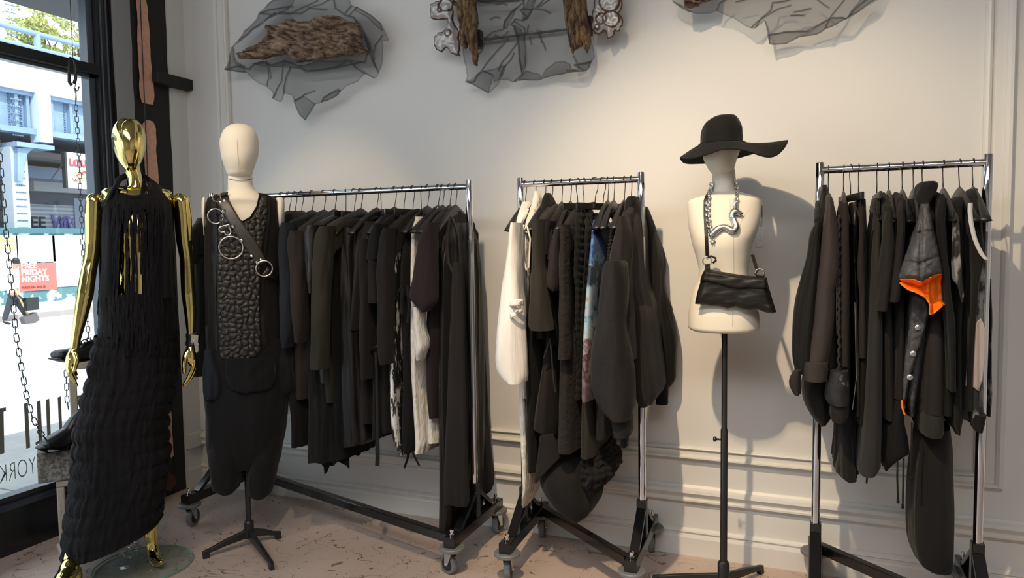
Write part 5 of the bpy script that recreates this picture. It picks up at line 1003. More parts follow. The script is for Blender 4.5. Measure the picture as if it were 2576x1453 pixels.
for j in range(m):
    t = j/(m-1)
    for i in range(n):
        a = 2*PI*i/n; ca, sa = math.cos(a), math.sin(a)
        ri = .086; ro = .158+.075*max(0, ca)**1.5+.0*sa
        rx = ri+(ro-ri)*t; ry = .118+(.215-.118)*t
        right = max(0, math.cos(a+.25)); left = max(0, -math.cos(a))
        z = cb[2]+.012 + t**1.2*(-.040*left-.045*max(0, sa)*(1-.3*max(0, ca)))+t**2*(.012*right**3)-t**1.5*.050*math.exp(-((a-.6)/.42)**2)-.035*t*max(0, -sa)+.003*math.sin(5*a)*t
        z -= .012*(1-t)*0
        V.append(TP.w(cb[0]+rx*ca, .01+ry*sa, z))
for j in range(m-1):
    for i in range(n): F.append((j*n+i, j*n+(i+1) % n, (j+1)*n+(i+1) % n, (j+1)*n+i))
o = mk('brim', V, F, HATM, hat, True); s_ = o.modifiers.new('thickness', 'SOLIDIFY'); s_.thickness = .003
MB().tube([TP.w(cb[0]+.0875*math.cos(2*PI*i/60), .01+.1205*math.sin(2*PI*i/60), cb[2]+.013) for i in range(60)], .0018, 6, closed=True).build('hat_seam', BLK, hat, True)
# chunky chain necklace with snake pendant
nk = thing('snake_necklace', tp(1820, 560, .11), 'heavy silver chain necklace with a snake-shaped pendant on the torso form', 'necklace')
def chain_mesh(pts, L, w, r, n=10, twist=True):
    mb = MB(); tot = 0; seg = []
    for i in range(len(pts)-1): seg.append((tot, pts[i], pts[i+1])); tot += (pts[i+1]-pts[i]).length
    cnt = max(1, int(tot/L)); up0 = None
    for k in range(cnt):
        s = (k+.5)*tot/cnt
        for t0, a, b in seg:
            l = (b-a).length
            if t0 <= s <= t0+l+1e-6: c = a+(b-a)*((s-t0)/max(l, 1e-6)); d = (b-a).normalized(); break
        x = d.cross(Vector((.3, .5, .1))).normalized(); y = d.cross(x)
        side = x if (k % 2 == 0 or not twist) else y
        if not twist: side = (x*math.cos(.6*(k % 2))+y*math.sin(.6*(k % 2))).normalized()
        hl = L*.62; P = []
        for i in range(n):
            a = 2*PI*i/n; cx, sx = math.cos(a), math.sin(a)
            P.append(c + d*(math.copysign(max(0, hl-w/2), cx)*(1 if abs(cx) > .05 else 0)+cx*w/2) + side*sx*w/2)
        mb.tube(P, r, 6, closed=True)
    return mb
MB_ = chain_mesh([tp(1790, 462, .035)]+[tfs(x, y)+TP.n*.009 for x, y in dens(((1786, 484), (1780, 515), (1781, 545), (1785, 570), (1789, 590)), 4)], .0105, .017, .0034, 10, False); MB_.build('chain', SIL, nk, True)
chain_mesh([tp(1851, 452, .045)]+[tfs(x, y)+TP.n*.008 for x, y in ((1855, 478), (1853, 495), (1850, 512))], .0105, .016, .0032, 10, False).build('chain', SIL, nk, True)
auto(MB().lathe([(.008, -.012), (.009, -.006), (.009, .006), (.008, .012)], tfs(1849, 517)+TP.n*.01, (0, 0, 1), 14).build('clasp', SIL, nk))
sn = [((1789, 590), .009), ((1796, 585), .012), ((1806, 576), .013), ((1818, 571), .011), ((1830, 573), .012), ((1840, 579), .013), ((1848, 577), .013), ((1851, 566), .012), ((1846, 553), .011), ((1841, 543), .012), ((1845, 534), .013), ((1852, 532), .013), ((1860, 537), .009)]
organic('snake_pendant', [[(tfs(x, y)+TP.n*.010, r) for (x, y), r in sn], [(tfs(1850, 530)+TP.n*.012, .008), (tfs(1858, 533)+TP.n*.014, .007), (tfs(1868, 537)+TP.n*.014, .003)], [(tfs(1848, 526)+TP.n*.01, .007), (tfs(1847, 518)+TP.n*.01, .005)]], SIL, nk, voxel=.0022, smooth=3)
mb = MB()
for a in range(6): q = a*PI/3; c = tfs(1793, 607)+TP.n*.006; mb.tube([c, c+(TP.e*math.cos(q)+Vector((0, 0, 1))*math.sin(q))*.011], [.004, .0015], 8)
mb.tube([tfs(1790, 592)+TP.n*.008, tfs(1793, 603)+TP.n*.006], .002, 6); mb.build('flower_charm', SIL, nk, True)
# bag
bag = thing('shoulder_bag', tp(1850, 780, .15), 'black leather fold-over shoulder bag with silver ring fittings hanging on the torso form', 'bag')
BL2 = M('soft_black_leather', (.010, .009, .0075), .46, spec=.4, bump=[(14, .3, .012, (.6, 1, 2)), (120, .25, .002)])
bagp = [(1774, 676), (1800, 681), (1840, 688), (1880, 694), (1928, 697), (1932, 715), (1938, 735), (1946, 762), (1953, 784), (1944, 788), (1925, 785), (1905, 777), (1885, 779), (1868, 778), (1850, 771), (1830, 776), (1810, 770), (1790, 769), (1748, 764), (1754, 735), (1763, 706)]
bf = lambda x, y: TP.pt(x, y, .118)
patch('bag_body', bagp, bf, lambda x, y, d: .022*min(1, (d/14)**.6)+.005*noise.noise(Vector((x*.02+y*.03, y*.03, 1)))+.0015*noise.noise(Vector((x*.05, y*.12, 4))), BL2, bag, step=3, nrm=TP.n, solid=.02)
patch('bag_flap', [(1774, 675), (1800, 680), (1840, 687), (1880, 693), (1928, 696), (1932, 714), (1931, 730), (1915, 729), (1885, 727), (1862, 729), (1840, 727), (1815, 720), (1790, 714), (1761, 707), (1766, 690)], bf, lambda x, y, d: .034*min(1, ((d+1)/9)**.6)+.004*noise.noise(Vector((x*.03, y*.1, 4))), BL2, bag, step=3, nrm=TP.n, solid=.003)
def ribbon3(nm, pts, w, mat, par, pl):
    V = []; F = []
    for i, p in enumerate(pts):
        d = (pts[min(i+1, len(pts)-1)]-pts[max(i-1, 0)]).normalized(); s = d.cross(pl.n).normalized()
        V += [p+s*w/2+pl.n*.0015, p-s*w/2+pl.n*.0015, p-s*w/2-pl.n*.0015, p+s*w/2-pl.n*.0015]
    for i in range(len(pts)-1):
        a = i*4
        for j in range(4): F.append((a+j, a+(j+1) % 4, a+4+(j+1) % 4, a+4+j))
    F += [(3, 2, 1, 0), tuple(len(V)-4+i for i in range(4))]
    return mk(nm, V, F, mat, par, False)
ribbon3('strap', [tp(1784, 484, -.0)]+[tfs(x, y)+TP.n*.007 for x, y in dens(((1779, 492), (1774, 505), (1774, 540), (1776, 580), (1778, 620), (1779, 645)))], .012, BL2, bag, TP)
ribbon3('strap', [tp(x, y, d) for x, y, d in ((1893, 640, .03), (1897, 655, .06), (1902, 672, .09), (1906, 682, .11))], .012, BL2, bag, TP)
def ringt(nm, x, y, r, th, d): MB().tube([tp(x, y, d)+(TP.e*math.cos(a)+Vector((0, 0, 1))*math.sin(a))*r for a in [2*PI*i/30 for i in range(30)]], th, 8, closed=True).build(nm, SIL, bag, True)
ringt('strap_ring', 1779, 656, .0155, .0025, .125); ringt('strap_ring', 1911, 686, .0145, .0025, .125)
ribbon3('ring_loop', [tp(x, y, .128) for x, y in ((1779, 664), (1780, 672), (1781, 682))], .018, BL2, bag, TP)
MB().tube([tp(x, y, .13) for x, y in ((1780, 646), (1790, 644), (1800, 649), (1801, 655), (1793, 661))], .004, 8).build('knot', BL2, bag, True); MB().tube([tp(x, y, .125) for x, y in ((1904, 680), (1900, 690), (1908, 694), (1920, 694), (1922, 690))], .004, 8).build('knot', BL2, bag, True)
# light switch behind the form
sw = thing('wall_switch', ony(1911, 598, D-.004), 'white wall switch plate behind the torso form', 'switch'); 
a = ony(1902, 620, D); b = ony(1920, 576, D); bevel(MB().box((a.x, D-.008, a.z), (b.x, D, b.z)).build('switch_plate', WPL, sw), .002); bevel(MB().box(((a.x+b.x)/2-.005, D-.014, (a.z+b.z)/2-.012), ((a.x+b.x)/2+.005, D-.006, (a.z+b.z)/2+.012)).build('rocker', WPL, sw), .001)
# ================================================================ wall sculptures: bark on tulle
def tulle_mat(name, base, boost):
    m, N, L, b = nt(name); N.remove(b); t = N.new('ShaderNodeBsdfTransparent'); d = N.new('ShaderNodeBsdfPrincipled'); d.inputs['Base Color'].default_value = (.035, .037, .040, 1); d.inputs['Roughness'].default_value = .7; d.inputs['Specular IOR Level'].default_value = .3
    a = N.new('ShaderNodeAttribute'); a.attribute_name = 'gather'; q = N.new('ShaderNodeMath'); q.operation = 'MULTIPLY_ADD'; q.use_clamp = True; q.inputs[1].default_value = boost; q.inputs[2].default_value = base; L.new(a.outputs['Fac'], q.inputs[0])
    mx = N.new('ShaderNodeMixShader'); L.new(q.outputs[0], mx.inputs[0]); L.new(t.outputs[0], mx.inputs[1]); L.new(d.outputs[0], mx.inputs[2]); L.new(mx.outputs[0], N['Material Output'].inputs[0]); return m
TUL = tulle_mat('dark_tulle', .30, .62)
NB = Vector((0, -1, 0))
def bark_mat(name, c1, c2, dark, st):
    m, N, L, b = nt(name); tc = N.new('ShaderNodeTexCoord'); mp = N.new('ShaderNodeMapping'); mp.inputs['Scale'].default_value = st; L.new(tc.outputs['Object'], mp.inputs[0])
    n = N.new('ShaderNodeTexNoise'); n.inputs['Scale'].default_value = 22; n.inputs['Detail'].default_value = 9; n.inputs['Roughness'].default_value = .68; L.new(mp.outputs[0], n.inputs['Vector'])
    r = N.new('ShaderNodeValToRGB'); e = r.color_ramp.elements; e[0].position = .36; e[0].color = c4(dark); e[1].position = .68; e[1].color = c4(c2); x = e.new(.5); x.color = c4(c1); L.new(n.outputs['Fac'], r.inputs[0])
    a = N.new('ShaderNodeAttribute'); a.attribute_name = 'ridge'; mx = N.new('ShaderNodeMixRGB'); mx.inputs[1].default_value = c4(dark); L.new(a.outputs['Fac'], mx.inputs[0]); L.new(r.outputs[0], mx.inputs[2]); L.new(mx.outputs[0], b.inputs['Base Color']); b.inputs['Roughness'].default_value = .9
    bm = N.new('ShaderNodeBump'); bm.inputs['Strength'].default_value = 1; bm.inputs['Distance'].default_value = .012; L.new(n.outputs['Fac'], bm.inputs['Height']); L.new(bm.outputs[0], b.inputs['Normal']); return m
BK1 = bark_mat('rough_grey_brown_bark', (.21, .135, .085), (.42, .30, .21), (.035, .018, .012), (.7, 1, 1.5))
BK2 = bark_mat('furrowed_tan_bark', (.20, .125, .065), (.36, .245, .14), (.030, .014, .008), (2.2, 1, .55))
def rough(poly, amp, it=2):
    for _ in range(it):
        out = []
        for i in range(len(poly)):
            a, b = poly[i-1], poly[i]; dx, dy = b[0]-a[0], b[1]-a[1]; l = math.hypot(dx, dy)
            if l > 6: k = random.uniform(-amp, amp); out.append(((a[0]+b[0])/2-dy/l*k, (a[1]+b[1])/2+dx/l*k))
            out.append(b)
        poly = out; amp *= .6
    return poly
def wallf(off): return lambda x, y: ony(x, y, D-off)
def sheet(label, outline, lines, folds, off, par_loc, w=4.):
    rt = thing('tulle_hanging', ony(par_loc[0], par_loc[1], D-off), label, 'fabric sculpture', 'tulle and bark pieces hung on the wall')
    segs = [(l[i], l[i+1], (l[2+0] if 0 else w)) for l in lines for i in range(len(l)-1)]
    def gat(x, y, d):
        g = 0
        for a, b, ww in segs:
            if min(a[0], b[0])-9 < x < max(a[0], b[0])+9 and min(a[1], b[1])-9 < y < max(a[1], b[1])+9: g = max(g, math.exp(-(segd(x, y, a, b)[0]/(ww*.55))**2))
        g = max(g, .45*math.exp(-(d/3.)**2))
        return min(1, g+.10*noise.noise(Vector((x*.012, y*.02, 2))))
    def hh(x, y, d):
        g = 0
        for a, b, ww in segs:
            if min(a[0], b[0])-25 < x < max(a[0], b[0])+25 and min(a[1], b[1])-25 < y < max(a[1], b[1])+25: g = max(g, math.exp(-(segd(x, y, a, b)[0]/9)**2))
        return .018*g+.022*noise.noise(Vector((x*.013, y*.016, off*40)))+.01*noise.noise(Vector((x*.04, y*.04, 3)))
    o = patch('sheet', outline, wallf(off), hh, TUL, rt, step=2.5, attrs={'gather': gat}, nrm=NB)
    for i, f in enumerate(folds):
        patch('fold', f, wallf(off), lambda x, y, d: hh(x, y, d)+.006, TUL, rt, step=3, attrs={'gather': lambda x, y, d: .15+.5*math.exp(-(d/2.2)**2)}, nrm=NB)
    return rt
T1 = [(735, -70), (705, -40), (686, 0), (657, 36), (633, 66), (615, 77), (602, 103), (589, 117), (579, 141), (576, 179), (597, 182), (622, 183), (633, 199), (652, 211), (676, 219), (693, 238), (691, 249), (703, 257), (714, 255), (721, 236), (734, 240), (747, 255), (744, 271), (752, 288), (768, 304), (780, 288), (794, 261), (813, 260), (840, 249), (862, 233), (872, 217), (903, 205), (923, 187), (944, 199), (956, 185), (963, 136), (962, 101), (975, 104), (977, 100), (968, 79), (956, 57), (932, 36), (903, 19), (888, 15), (877, 0), (868, -30), (846, -62), (790, -84)]
L1 = [[(576, 180), (605, 168), (632, 176), (645, 162), (668, 156), (690, 166), (722, 155), (745, 162), (776, 182), (800, 178), (830, 176), (870, 170), (924, 158)], [(657, 36), (700, 26), (740, 18)], [(662, 36), (690, 40), (735, 36), (775, 18), (800, 6), (812, -10)], [(710, 34), (762, 36), (782, 22), (830, 28)], [(780, 22), (812, 14), (842, -2)], [(845, 3), (852, 24), (876, 42), (898, 48), (910, 62), (920, 85), (932, 112), (942, 140), (944, 165), (956, 185)],
      [(888, 15), (874, 40)], [(904, 17), (888, 42)], [(885, 155), (905, 175), (925, 187), (944, 199)], [(924, 160), (932, 132)], [(676, 156), (680, 185), (677, 218)], [(722, 156), (715, 205), (693, 248)], [(740, 172), (725, 210), (716, 252)], [(880, 155), (850, 172), (776, 182)], [(747, 255), (770, 240), (795, 230)], [(813, 260), (820, 246), (855, 226), (862, 233)], [(589, 117), (600, 158), (622, 170)], [(963, 90), (945, 115), (945, 150)], [(683, 170), (688, 195), (685, 200)], [(590, 116), (640, 75), (700, 36)]]
F1 = [[(686, 0), (657, 36), (633, 66), (615, 77), (602, 103), (589, 117), (600, 108), (640, 76), (670, 55), (720, 36), (742, 15), (744, -6)], [(640, 162), (668, 156), (692, 167), (722, 155), (745, 162), (776, 182), (760, 176), (722, 172), (690, 170), (664, 168)], [(776, 182), (760, 168), (800, 152), (840, 154), (885, 152), (924, 158), (900, 166), (850, 174)], [(813, 260), (820, 246), (840, 234), (862, 229), (862, 233), (840, 249)], [(903, 19), (932, 36), (956, 57), (966, 82), (950, 70), (925, 45), (898, 30)], [(579, 141), (589, 117), (600, 160), (622, 172), (622, 183), (597, 182), (576, 179)], [(747, 255), (770, 242), (794, 261), (780, 288), (768, 304), (752, 288), (744, 271)], [(898, 48), (908, 60), (930, 108), (944, 150), (956, 185), (944, 165), (930, 128), (915, 90), (902, 62)]]
sheet('dark tulle drape around the horizontal bark piece, high on the wall at left', T1, L1, F1, .075, (770, 160))
def bark(nm, label, poly, off, thick, mat, vert, group='bark pieces hung on the wall'):
    poly = rough(poly, 1.8)
    def fur(x, y):
        if vert: p = Vector((x*.115+.9*noise.noise(Vector((x*.03, y*.012, 4))), y*.018, 1))
        else: p = Vector((x*.018+y*.006, y*.075-x*.02+.8*noise.noise(Vector((x*.012, y*.02, 4))), 1))
        v = abs(noise.noise(p))+.45*abs(noise.noise(p*2.3)); return min(1, v*2.3)
    hf = lambda x, y, d: thick*min(1, (d/14))**.5 + .022*fur(x, y)*min(1, d/3+.15)+.006*noise.noise(Vector((x*.15, y*.15, 2)))+.02*noise.noise(Vector((x*.012, y*.02, 8)))
    o = patch(nm, poly, wallf(off), hf, mat, None, step=2, attrs={'ridge': lambda x, y, d: max(.0, min(1, fur(x, y)*2.6-.22))}, nrm=NB, solid=.012)
    return tag(o, label, 'bark', group)
bark('hanging_bark_slab', 'large horizontal slab of rough bark high on the wall at left', [(597, 136), (606, 150), (635, 151), (668, 151), (690, 143), (725, 134), (730, 143), (740, 152), (749, 158), (770, 155), (791, 152), (833, 144), (868, 138), (903, 138), (928, 133), (921, 123), (912, 114), (914, 95), (908, 75), (905, 62), (879, 55), (862, 44), (829, 40), (804, 44), (780, 54), (749, 55), (736, 47), (714, 59), (701, 66), (674, 63), (670, 73), (677, 79), (666, 101), (633, 121)], .13, .02, BK1, False)
T2 = [(1150, -90), (1155, 0), (1160, 80), (1163, 115), (1174, 193), (1173, 208), (1192, 214), (1229, 235), (1249, 218), (1261, 203), (1278, 201), (1293, 210), (1307, 204), (1324, 201), (1353, 202), (1374, 195), (1389, 190), (1448, 185), (1476, 183), (1492, 155), (1496, 145), (1488, 105), (1477, 31), (1473, -90)]
L2 = [[(1318, -10), (1322, 20), (1316, 32), (1330, 45), (1320, 55), (1300, 52)], [(1350, -10), (1342, 25), (1332, 50), (1322, 55)], [(1316, 12), (1290, 40), (1276, 60), (1272, 78), (1245, 84), (1230, 95), (1218, 125), (1208, 138)], [(1300, 55), (1290, 66), (1300, 70), (1308, 95), (1309, 150), (1316, 188)], [(1300, 58), (1325, 75), (1325, 100), (1326, 140), (1318, 188), (1295, 208)], [(1315, 28), (1350, 24), (1372, 28), (1388, 36)], [(1252, 16), (1270, 13), (1280, 16)], [(1236, 50), (1250, 46), (1262, 48)], [(1283, 100), (1262, 125), (1240, 150), (1216, 182), (1196, 208), (1176, 209)], [(1305, 110), (1282, 138), (1266, 160), (1258, 180)], [(1295, 135), (1285, 155), (1270, 172), (1262, 196)], [(1356, 80), (1366, 100), (1376, 128)], [(1364, 80), (1368, 110)], [(1338, 98), (1342, 115)], [(1446, 142), (1460, 172), (1474, 183)], [(1430, 180), (1476, 183)], [(1448, 166), (1478, 162), (1492, 154)], [(1190, 0), (1230, 10), (1312, 4)], [(1250, 92), (1266, 99), (1284, 84)], [(1335, 68), (1330, 88), (1322, 92)], [(1352, 20), (1372, 0)], [(1356, 20), (1388, 2)]]
F2 = [[(1174, 208), (1192, 200), (1212, 186), (1226, 181), (1242, 188), (1238, 210), (1229, 235), (1192, 214)], [(1216, 182), (1278, 165), (1270, 190), (1261, 203), (1242, 206), (1240, 190)], [(1293, 210), (1307, 204), (1326, 178), (1357, 185), (1360, 194), (1374, 172), (1396, 155), (1420, 154), (1436, 162), (1442, 176), (1476, 183), (1448, 185), (1389, 190), (1353, 202), (1318, 202)], [(1308, 70), (1318, 78), (1324, 100), (1325, 150), (1316, 186), (1308, 150), (1306, 100), (1294, 66)], [(1310, 14), (1296, 50), (1280, 78), (1272, 78), (1276, 56), (1292, 36)], [(1318, 30), (1340, 22), (1350, -6), (1330, -6), (1326, 20)], [(1324, 28), (1346, 26), (1336, 48), (1322, 56), (1316, 46)], [(1448, 166), (1492, 155), (1478, 183), (1458, 176)]]
sheet('dark tulle drape stretched behind the two upright bark strips on the wall', T2, L2, F2, .06, (1320, 120))
SB = M('grey_strap_metal', (.22, .23, .25), .35, .5)
rt = thing('strap_frame', ony(1310, 90, D-.04), 'pair of grey metal straps behind the tulle between the upright bark strips', 'frame')
MB().beam(ony(1200, 101, D-.035), ony(1430, 72, D-.035), .006, .040, NB).build('strap', SB, rt); MB().beam(ony(1140, 10, D-.035), ony(1430, -30, D-.035), .006, .05, NB).build('strap', SB, rt)
for x, y in ((1206, 100), (1484, 66)): MB().beam(ony(x-6, y, D-.05), ony(x+5, y-1, D-.05), .08, .040, NB).build('wall_bracket', BMAT, rt)
bark('hanging_bark_strip', 'upright furrowed bark strip tapering to a point, left of the two on the middle piece', [(1150, -90), (1153, 0), (1154, 52), (1157, 84), (1160, 113), (1167, 118), (1174, 126), (1180, 107), (1186, 126), (1191, 148), (1194, 165), (1200, 168), (1204, 136), (1202, 84), (1203, 42), (1202, 0), (1200, -90)], .13, .03, BK2, True)
bark('hanging_bark_strip', 'upright furrowed bark strip with forked lower end, right of the two on the middle piece', [(1414, -90), (1418, 0), (1425, 73), (1431, 105), (1440, 135), (1450, 126), (1458, 120), (1466, 116), (1470, 124), (1475, 132), (1485, 121), (1485, 73), (1479, 42), (1474, 0), (1468, -90)], .13, .03, BK2, True)
def flake_mat():
    m, N, L, b = nt('rust_edged_pearly_metal'); tc = N.new('ShaderNodeTexCoord'); n = N.new('ShaderNodeTexNoise'); n.inputs['Scale'].default_value = 30; n.inputs['Detail'].default_value = 8; L.new(tc.outputs['Object'], n.inputs['Vector'])
    a = N.new('ShaderNodeAttribute'); a.attribute_name = 'rim'; s = N.new('ShaderNodeMath'); s.operation = 'MULTIPLY_ADD'; s.inputs[1].default_value = .7; L.new(n.outputs['Fac'], s.inputs[0]); L.new(a.outputs['Fac'], s.inputs[2])
    r = N.new('ShaderNodeValToRGB'); e = r.color_ramp.elements; e[0].position = .48; e[0].color = (.50, .48, .47, 1); e[1].position = .70; e[1].color = (.085, .042, .028, 1); L.new(s.outputs[0], r.inputs[0]); L.new(r.outputs[0], b.inputs['Base Color'])
    mt = N.new('ShaderNodeMapRange'); mt.inputs[1].default_value = .45; mt.inputs[2].default_value = .6; mt.inputs[3].default_value = .35; mt.inputs[4].default_value = 0; L.new(s.outputs[0], mt.inputs[0]); L.new(mt.outputs[0], b.inputs['Metallic']); b.inputs['Roughness'].default_value = .38
    bm = N.new('ShaderNodeBump'); bm.inputs['Strength'].default_value = .7; bm.inputs['Distance'].default_value = .008; L.new(n.outputs['Fac'], bm.inputs['Height']); L.new(bm.outputs[0], b.inputs['Normal']); return m
FLK = flake_mat()
def flake(label, poly, holes, off):
    poly = rough(poly, 2.2, 2); ring = [(1130-0, 84, 6)]
    rim = lambda x, y, d: max(.62*math.exp(-(d/3.4)**2), *[.55*math.exp(-((math.hypot(x-a, y-b)-r)/2.6)**2) for a, b, r in holes], 0)
    hf = lambda x, y, d: .012*noise.noise(Vector((x*.07, y*.07, off*9)))+.02*min(1, d/10)
    o = patch('hanging_metal_flake', poly, wallf(off), hf, FLK, None, step=2, attrs={'rim': rim}, nrm=NB, solid=.004); return tag(o, label, 'metal ornament', 'rust-edged metal flakes on the wall')
flake('rust-edged pearly metal flake left of the pointed bark strip', [(1107, -40), (1107, 2), (1083, 10), (1081, 40), (1091, 50), (1127, 50), (1125, 69), (1112, 82), (1093, 90), (1092, 105), (1097, 124), (1112, 132), (1123, 121), (1135, 134), (1158, 142), (1156, 105), (1152, 73), (1140, 50), (1140, 25), (1144, -4), (1146, -40)], [(1131, 85, 8), (1111, 28, 5), (1124, 14, 16)], .09)
flake('rust-edged pearly metal flake right of the forked bark strip', [(1500, -60), (1496, -10), (1490, 31), (1488, 71), (1495, 86), (1506, 88), (1521, 77), (1528, 98), (1542, 92), (1548, 77), (1559, 80), (1567, 67), (1567, 48), (1557, 33), (1565, 17), (1563, -10), (1560, -60)], [(1515, 50, 13), (1540, 50, 20), (1505, 70, 6), (1535, 8, 24)], .10)
T3 = [(1760, -80), (1710, -50), (1692, 0), (1694, 9), (1712, 22), (1734, 34), (1769, 34), (1804, 31), (1846, 46), (1868, 60), (1887, 73), (1902, 74), (1923, 55), (1928, 70), (1931, 93), (1936, 114), (1979, 109), (2009, 93), (2056, 86), (2091, 70), (2130, 52), (2154, 35), (2207, 0), (2222, -40), (2150, -78), (1950, -90)]
L3 = [[(1741, 22), (1760, 10), (1785, 2), (1800, -10)], [(1804, 31), (1812, 12), (1832, 0)], [(1853, 8), (1870, 4), (1890, -2)], [(1888, 74), (1910, 55), (1935, 38), (1960, 22), (1990, 16)], [(1900, 74), (1915, 50), (1940, 28), (1944, 8), (1975, 4), (2010, -4)], [(1936, 90), (1975, 82), (2028, 80), (2060, 64), (2091, 49), (2130, 50), (2150, 25), (2190, -6)], [(2076, 72), (2090, 45), (2110, 20), (2126, -2)], [(1990, 42), (2010, 42), (2022, 42)], [(1998, 34), (2040, 25)], [(2044, -6), (2085, 24)], [(1925, 56), (1934, 80), (1936, 110)], [(1695, 8), (1740, 32)]]
F3 = [[(1936, 88), (1975, 82), (2024, 79), (2040, 78), (2070, 60), (2092, 49), (2118, 48), (2130, 52), (2091, 70), (2056, 86), (2009, 93), (1979, 109), (1936, 114)], [(2130, 50), (2140, 30), (2165, 0), (2180, -10), (2207, -4), (2154, 35)]]
sheet('dark tulle drape at the top right of the wall, hanging above the hat', T3, L3, F3, .075, (1930, 40))
bark('hanging_bark_slab', 'bark slab just dipping into view behind the tulle at the top right', [(1718, -60), (1720, 0), (1722, 19), (1740, 20), (1752, 16), (1766, 9), (1792, 0), (1800, -60)], .13, .02, BK1, False)

# ================================================================ things by the window: chains, blocks, shoes
CHN = M('dark_zinc_chain', (.10, .11, .12), .3, .9)
def hchain(label, pts, L=.026, w=.0145, r=.0019, mat=CHN, cat='chain', hooked=False):
    mb = chain_mesh(pts, L, w, r, 14); o = mb.build('hanging_chain', mat, None, True); return tag(o, label, cat)
XC = -3.22
pA = [onx(x, y, XC) for x, y in ((190, 250), (195, 330), (200, 420), (203, 510), (207, 600), (212, 700), (218, 780), (222, 830), (224, 862))]
hchain('dark chain hanging from the hook in front of the window', pA)
cl = thing('chain_hook', onx(186, 200, XC), 'black clasp and snap hook holding the chain in front of the window', 'hook')
MB().tube([onx(x, y, XC) for x, y in ((180, 214), (174, 206), (174, 160), (178, 146), (188, 150), (190, 168), (190, 200), (186, 210))], .0075, 10).build('clasp', BMAT, cl, True)
MB().tube([onx(x, y, XC) for x, y in ((188, 190), (190, 215), (186, 222), (188, 228), (196, 228), (199, 218))], .003, 8).build('snap_hook', STEEL, cl, True); MB().tube([onx(190, 222, XC), onx(191, 254, XC)], .004, 8).build('swivel', STEEL, cl, True)
MB().tube([onx(184, 152, XC), Vector((XC, onx(184, 152, XC).y, CEIL-.01))], .0015, 6).build('wire', BMAT, cl)
hchain('dark chain at the left edge running down to the toe of the open-toed shoe', [onx(x, y, -3.1) for x, y in ((-14, 250), (0, 400), (6, 480), (14, 570), (22, 650), (30, 730), (40, 840), (55, 930), (66, 990), (80, 1045), (100, 1085), (118, 1108))], .031, .017, .0022)
hchain('short dark chain between the sidewalk window and the upper cement block', [onx(x, y, -3.25) for x, y in ((165, 915), (167, 960), (168, 1000), (172, 1028))], .030, .016, .002)
hchain('bright chrome chain lying in a heap on the floor beside the glass base plate', [onz(x, y, .008) for x, y in ((275, 1338), (300, 1340), (322, 1334), (340, 1330), (332, 1340), (342, 1348), (330, 1353), (341, 1362), (332, 1370), (322, 1373), (330, 1374))], .03, .022, .004, CHR)
# hollow blocks
def block(name, label, c, ex, ey, sz, mat, holes=None):
    """block with square cavities along its thickness: c centre-bottom, ex length vector, ey depth vector"""
    ex = Vector(ex); ey = Vector(ey); c = Vector(c); rt = thing(name, c, label, 'block')
    mb = MB(); lx = ex.length; 
    M4 = Matrix((ex.normalized(), ey.normalized(), Vector((0, 0, 1)))).transposed().to_4x4(); M4.translation = c
    ly = ey.length
    if not holes: mb.box((-lx/2, -ly/2, 0), (lx/2, ly/2, sz), M4)
    else:
        wl = .032
        mb.box((-lx/2, -ly/2, 0), (lx/2, ly/2, wl), M4); mb.box((-lx/2, -ly/2, sz-wl), (lx/2, ly/2, sz), M4)
        for s in (-1, 1): mb.box((min(s*lx/2, s*(lx/2-wl)), -ly/2, wl), (max(s*lx/2, s*(lx/2-wl)), ly/2, sz-wl), M4)
        for k in range(1, holes): z = sz*k/holes; mb.box((-lx/2+wl, -ly/2, z-wl/2), (lx/2-wl, ly/2, z+wl/2), M4)
    o = mb.build('block_body', mat, rt); bevel(o, .006, 3); return rt
BY = Vector((0, 1, 0)); BX = Vector((1, 0, 0))
def fblock(name, label, plane, x0, x1, yt, yb, dep, mat, z0=None, z1=None, holes=None):
    A = plane.pt(x0, (yt+yb)/2, 0); B = plane.pt(x1, (yt+yb)/2, 0); zt_ = plane.pt((x0+x1)/2, yt, 0).z if z1 is None else z1; zb_ = plane.pt((x0+x1)/2, yb, 0).z if z0 is None else z0
    c = (A+B)/2-plane.n*dep/2; L_e = plane.co(B)[0]-plane.co(A)[0]
    block(name, label, (c.x, c.y, zb_), plane.e*L_e, plane.n*dep, zt_-zb_, mat, holes); return zb_, zt_
B1 = toward(-3.10, 2.28); B2 = toward(-3.20, 2.36)
zb_, zt_ = fblock('cement_block', 'solid dark grey cement block under the open-toed black shoe', B1, 93, 250, 1130, 1206, .13, CONC)
fblock('hollow_block', 'tall pale hollow cement block below the dark grey block', toward(-3.11, 2.285), 146, 262, 1206, 1400, .12, CONL, z0=0., z1=zb_-.002, holes=2)
zd_, ze_ = fblock('hollow_block', 'upper pale hollow cement block carrying the laced black shoe', B2, 176, 310, 908, 1120, .10, CONL, z0=zt_+.003, holes=2)
XB = -3.14; XU = -3.17
p = onz(150, 1412, 0); p2 = onz(287, 1378, 0)
block('plinth_slab', 'flat pale cement slab on the floor behind the fringed dress', ((p.x+p2.x)/2-.03, (p.y+p2.y)/2+.02, 0), (p2-p), Vector((-(p2-p).y, (p2-p).x, 0)).normalized()*.16, .045, CONL)
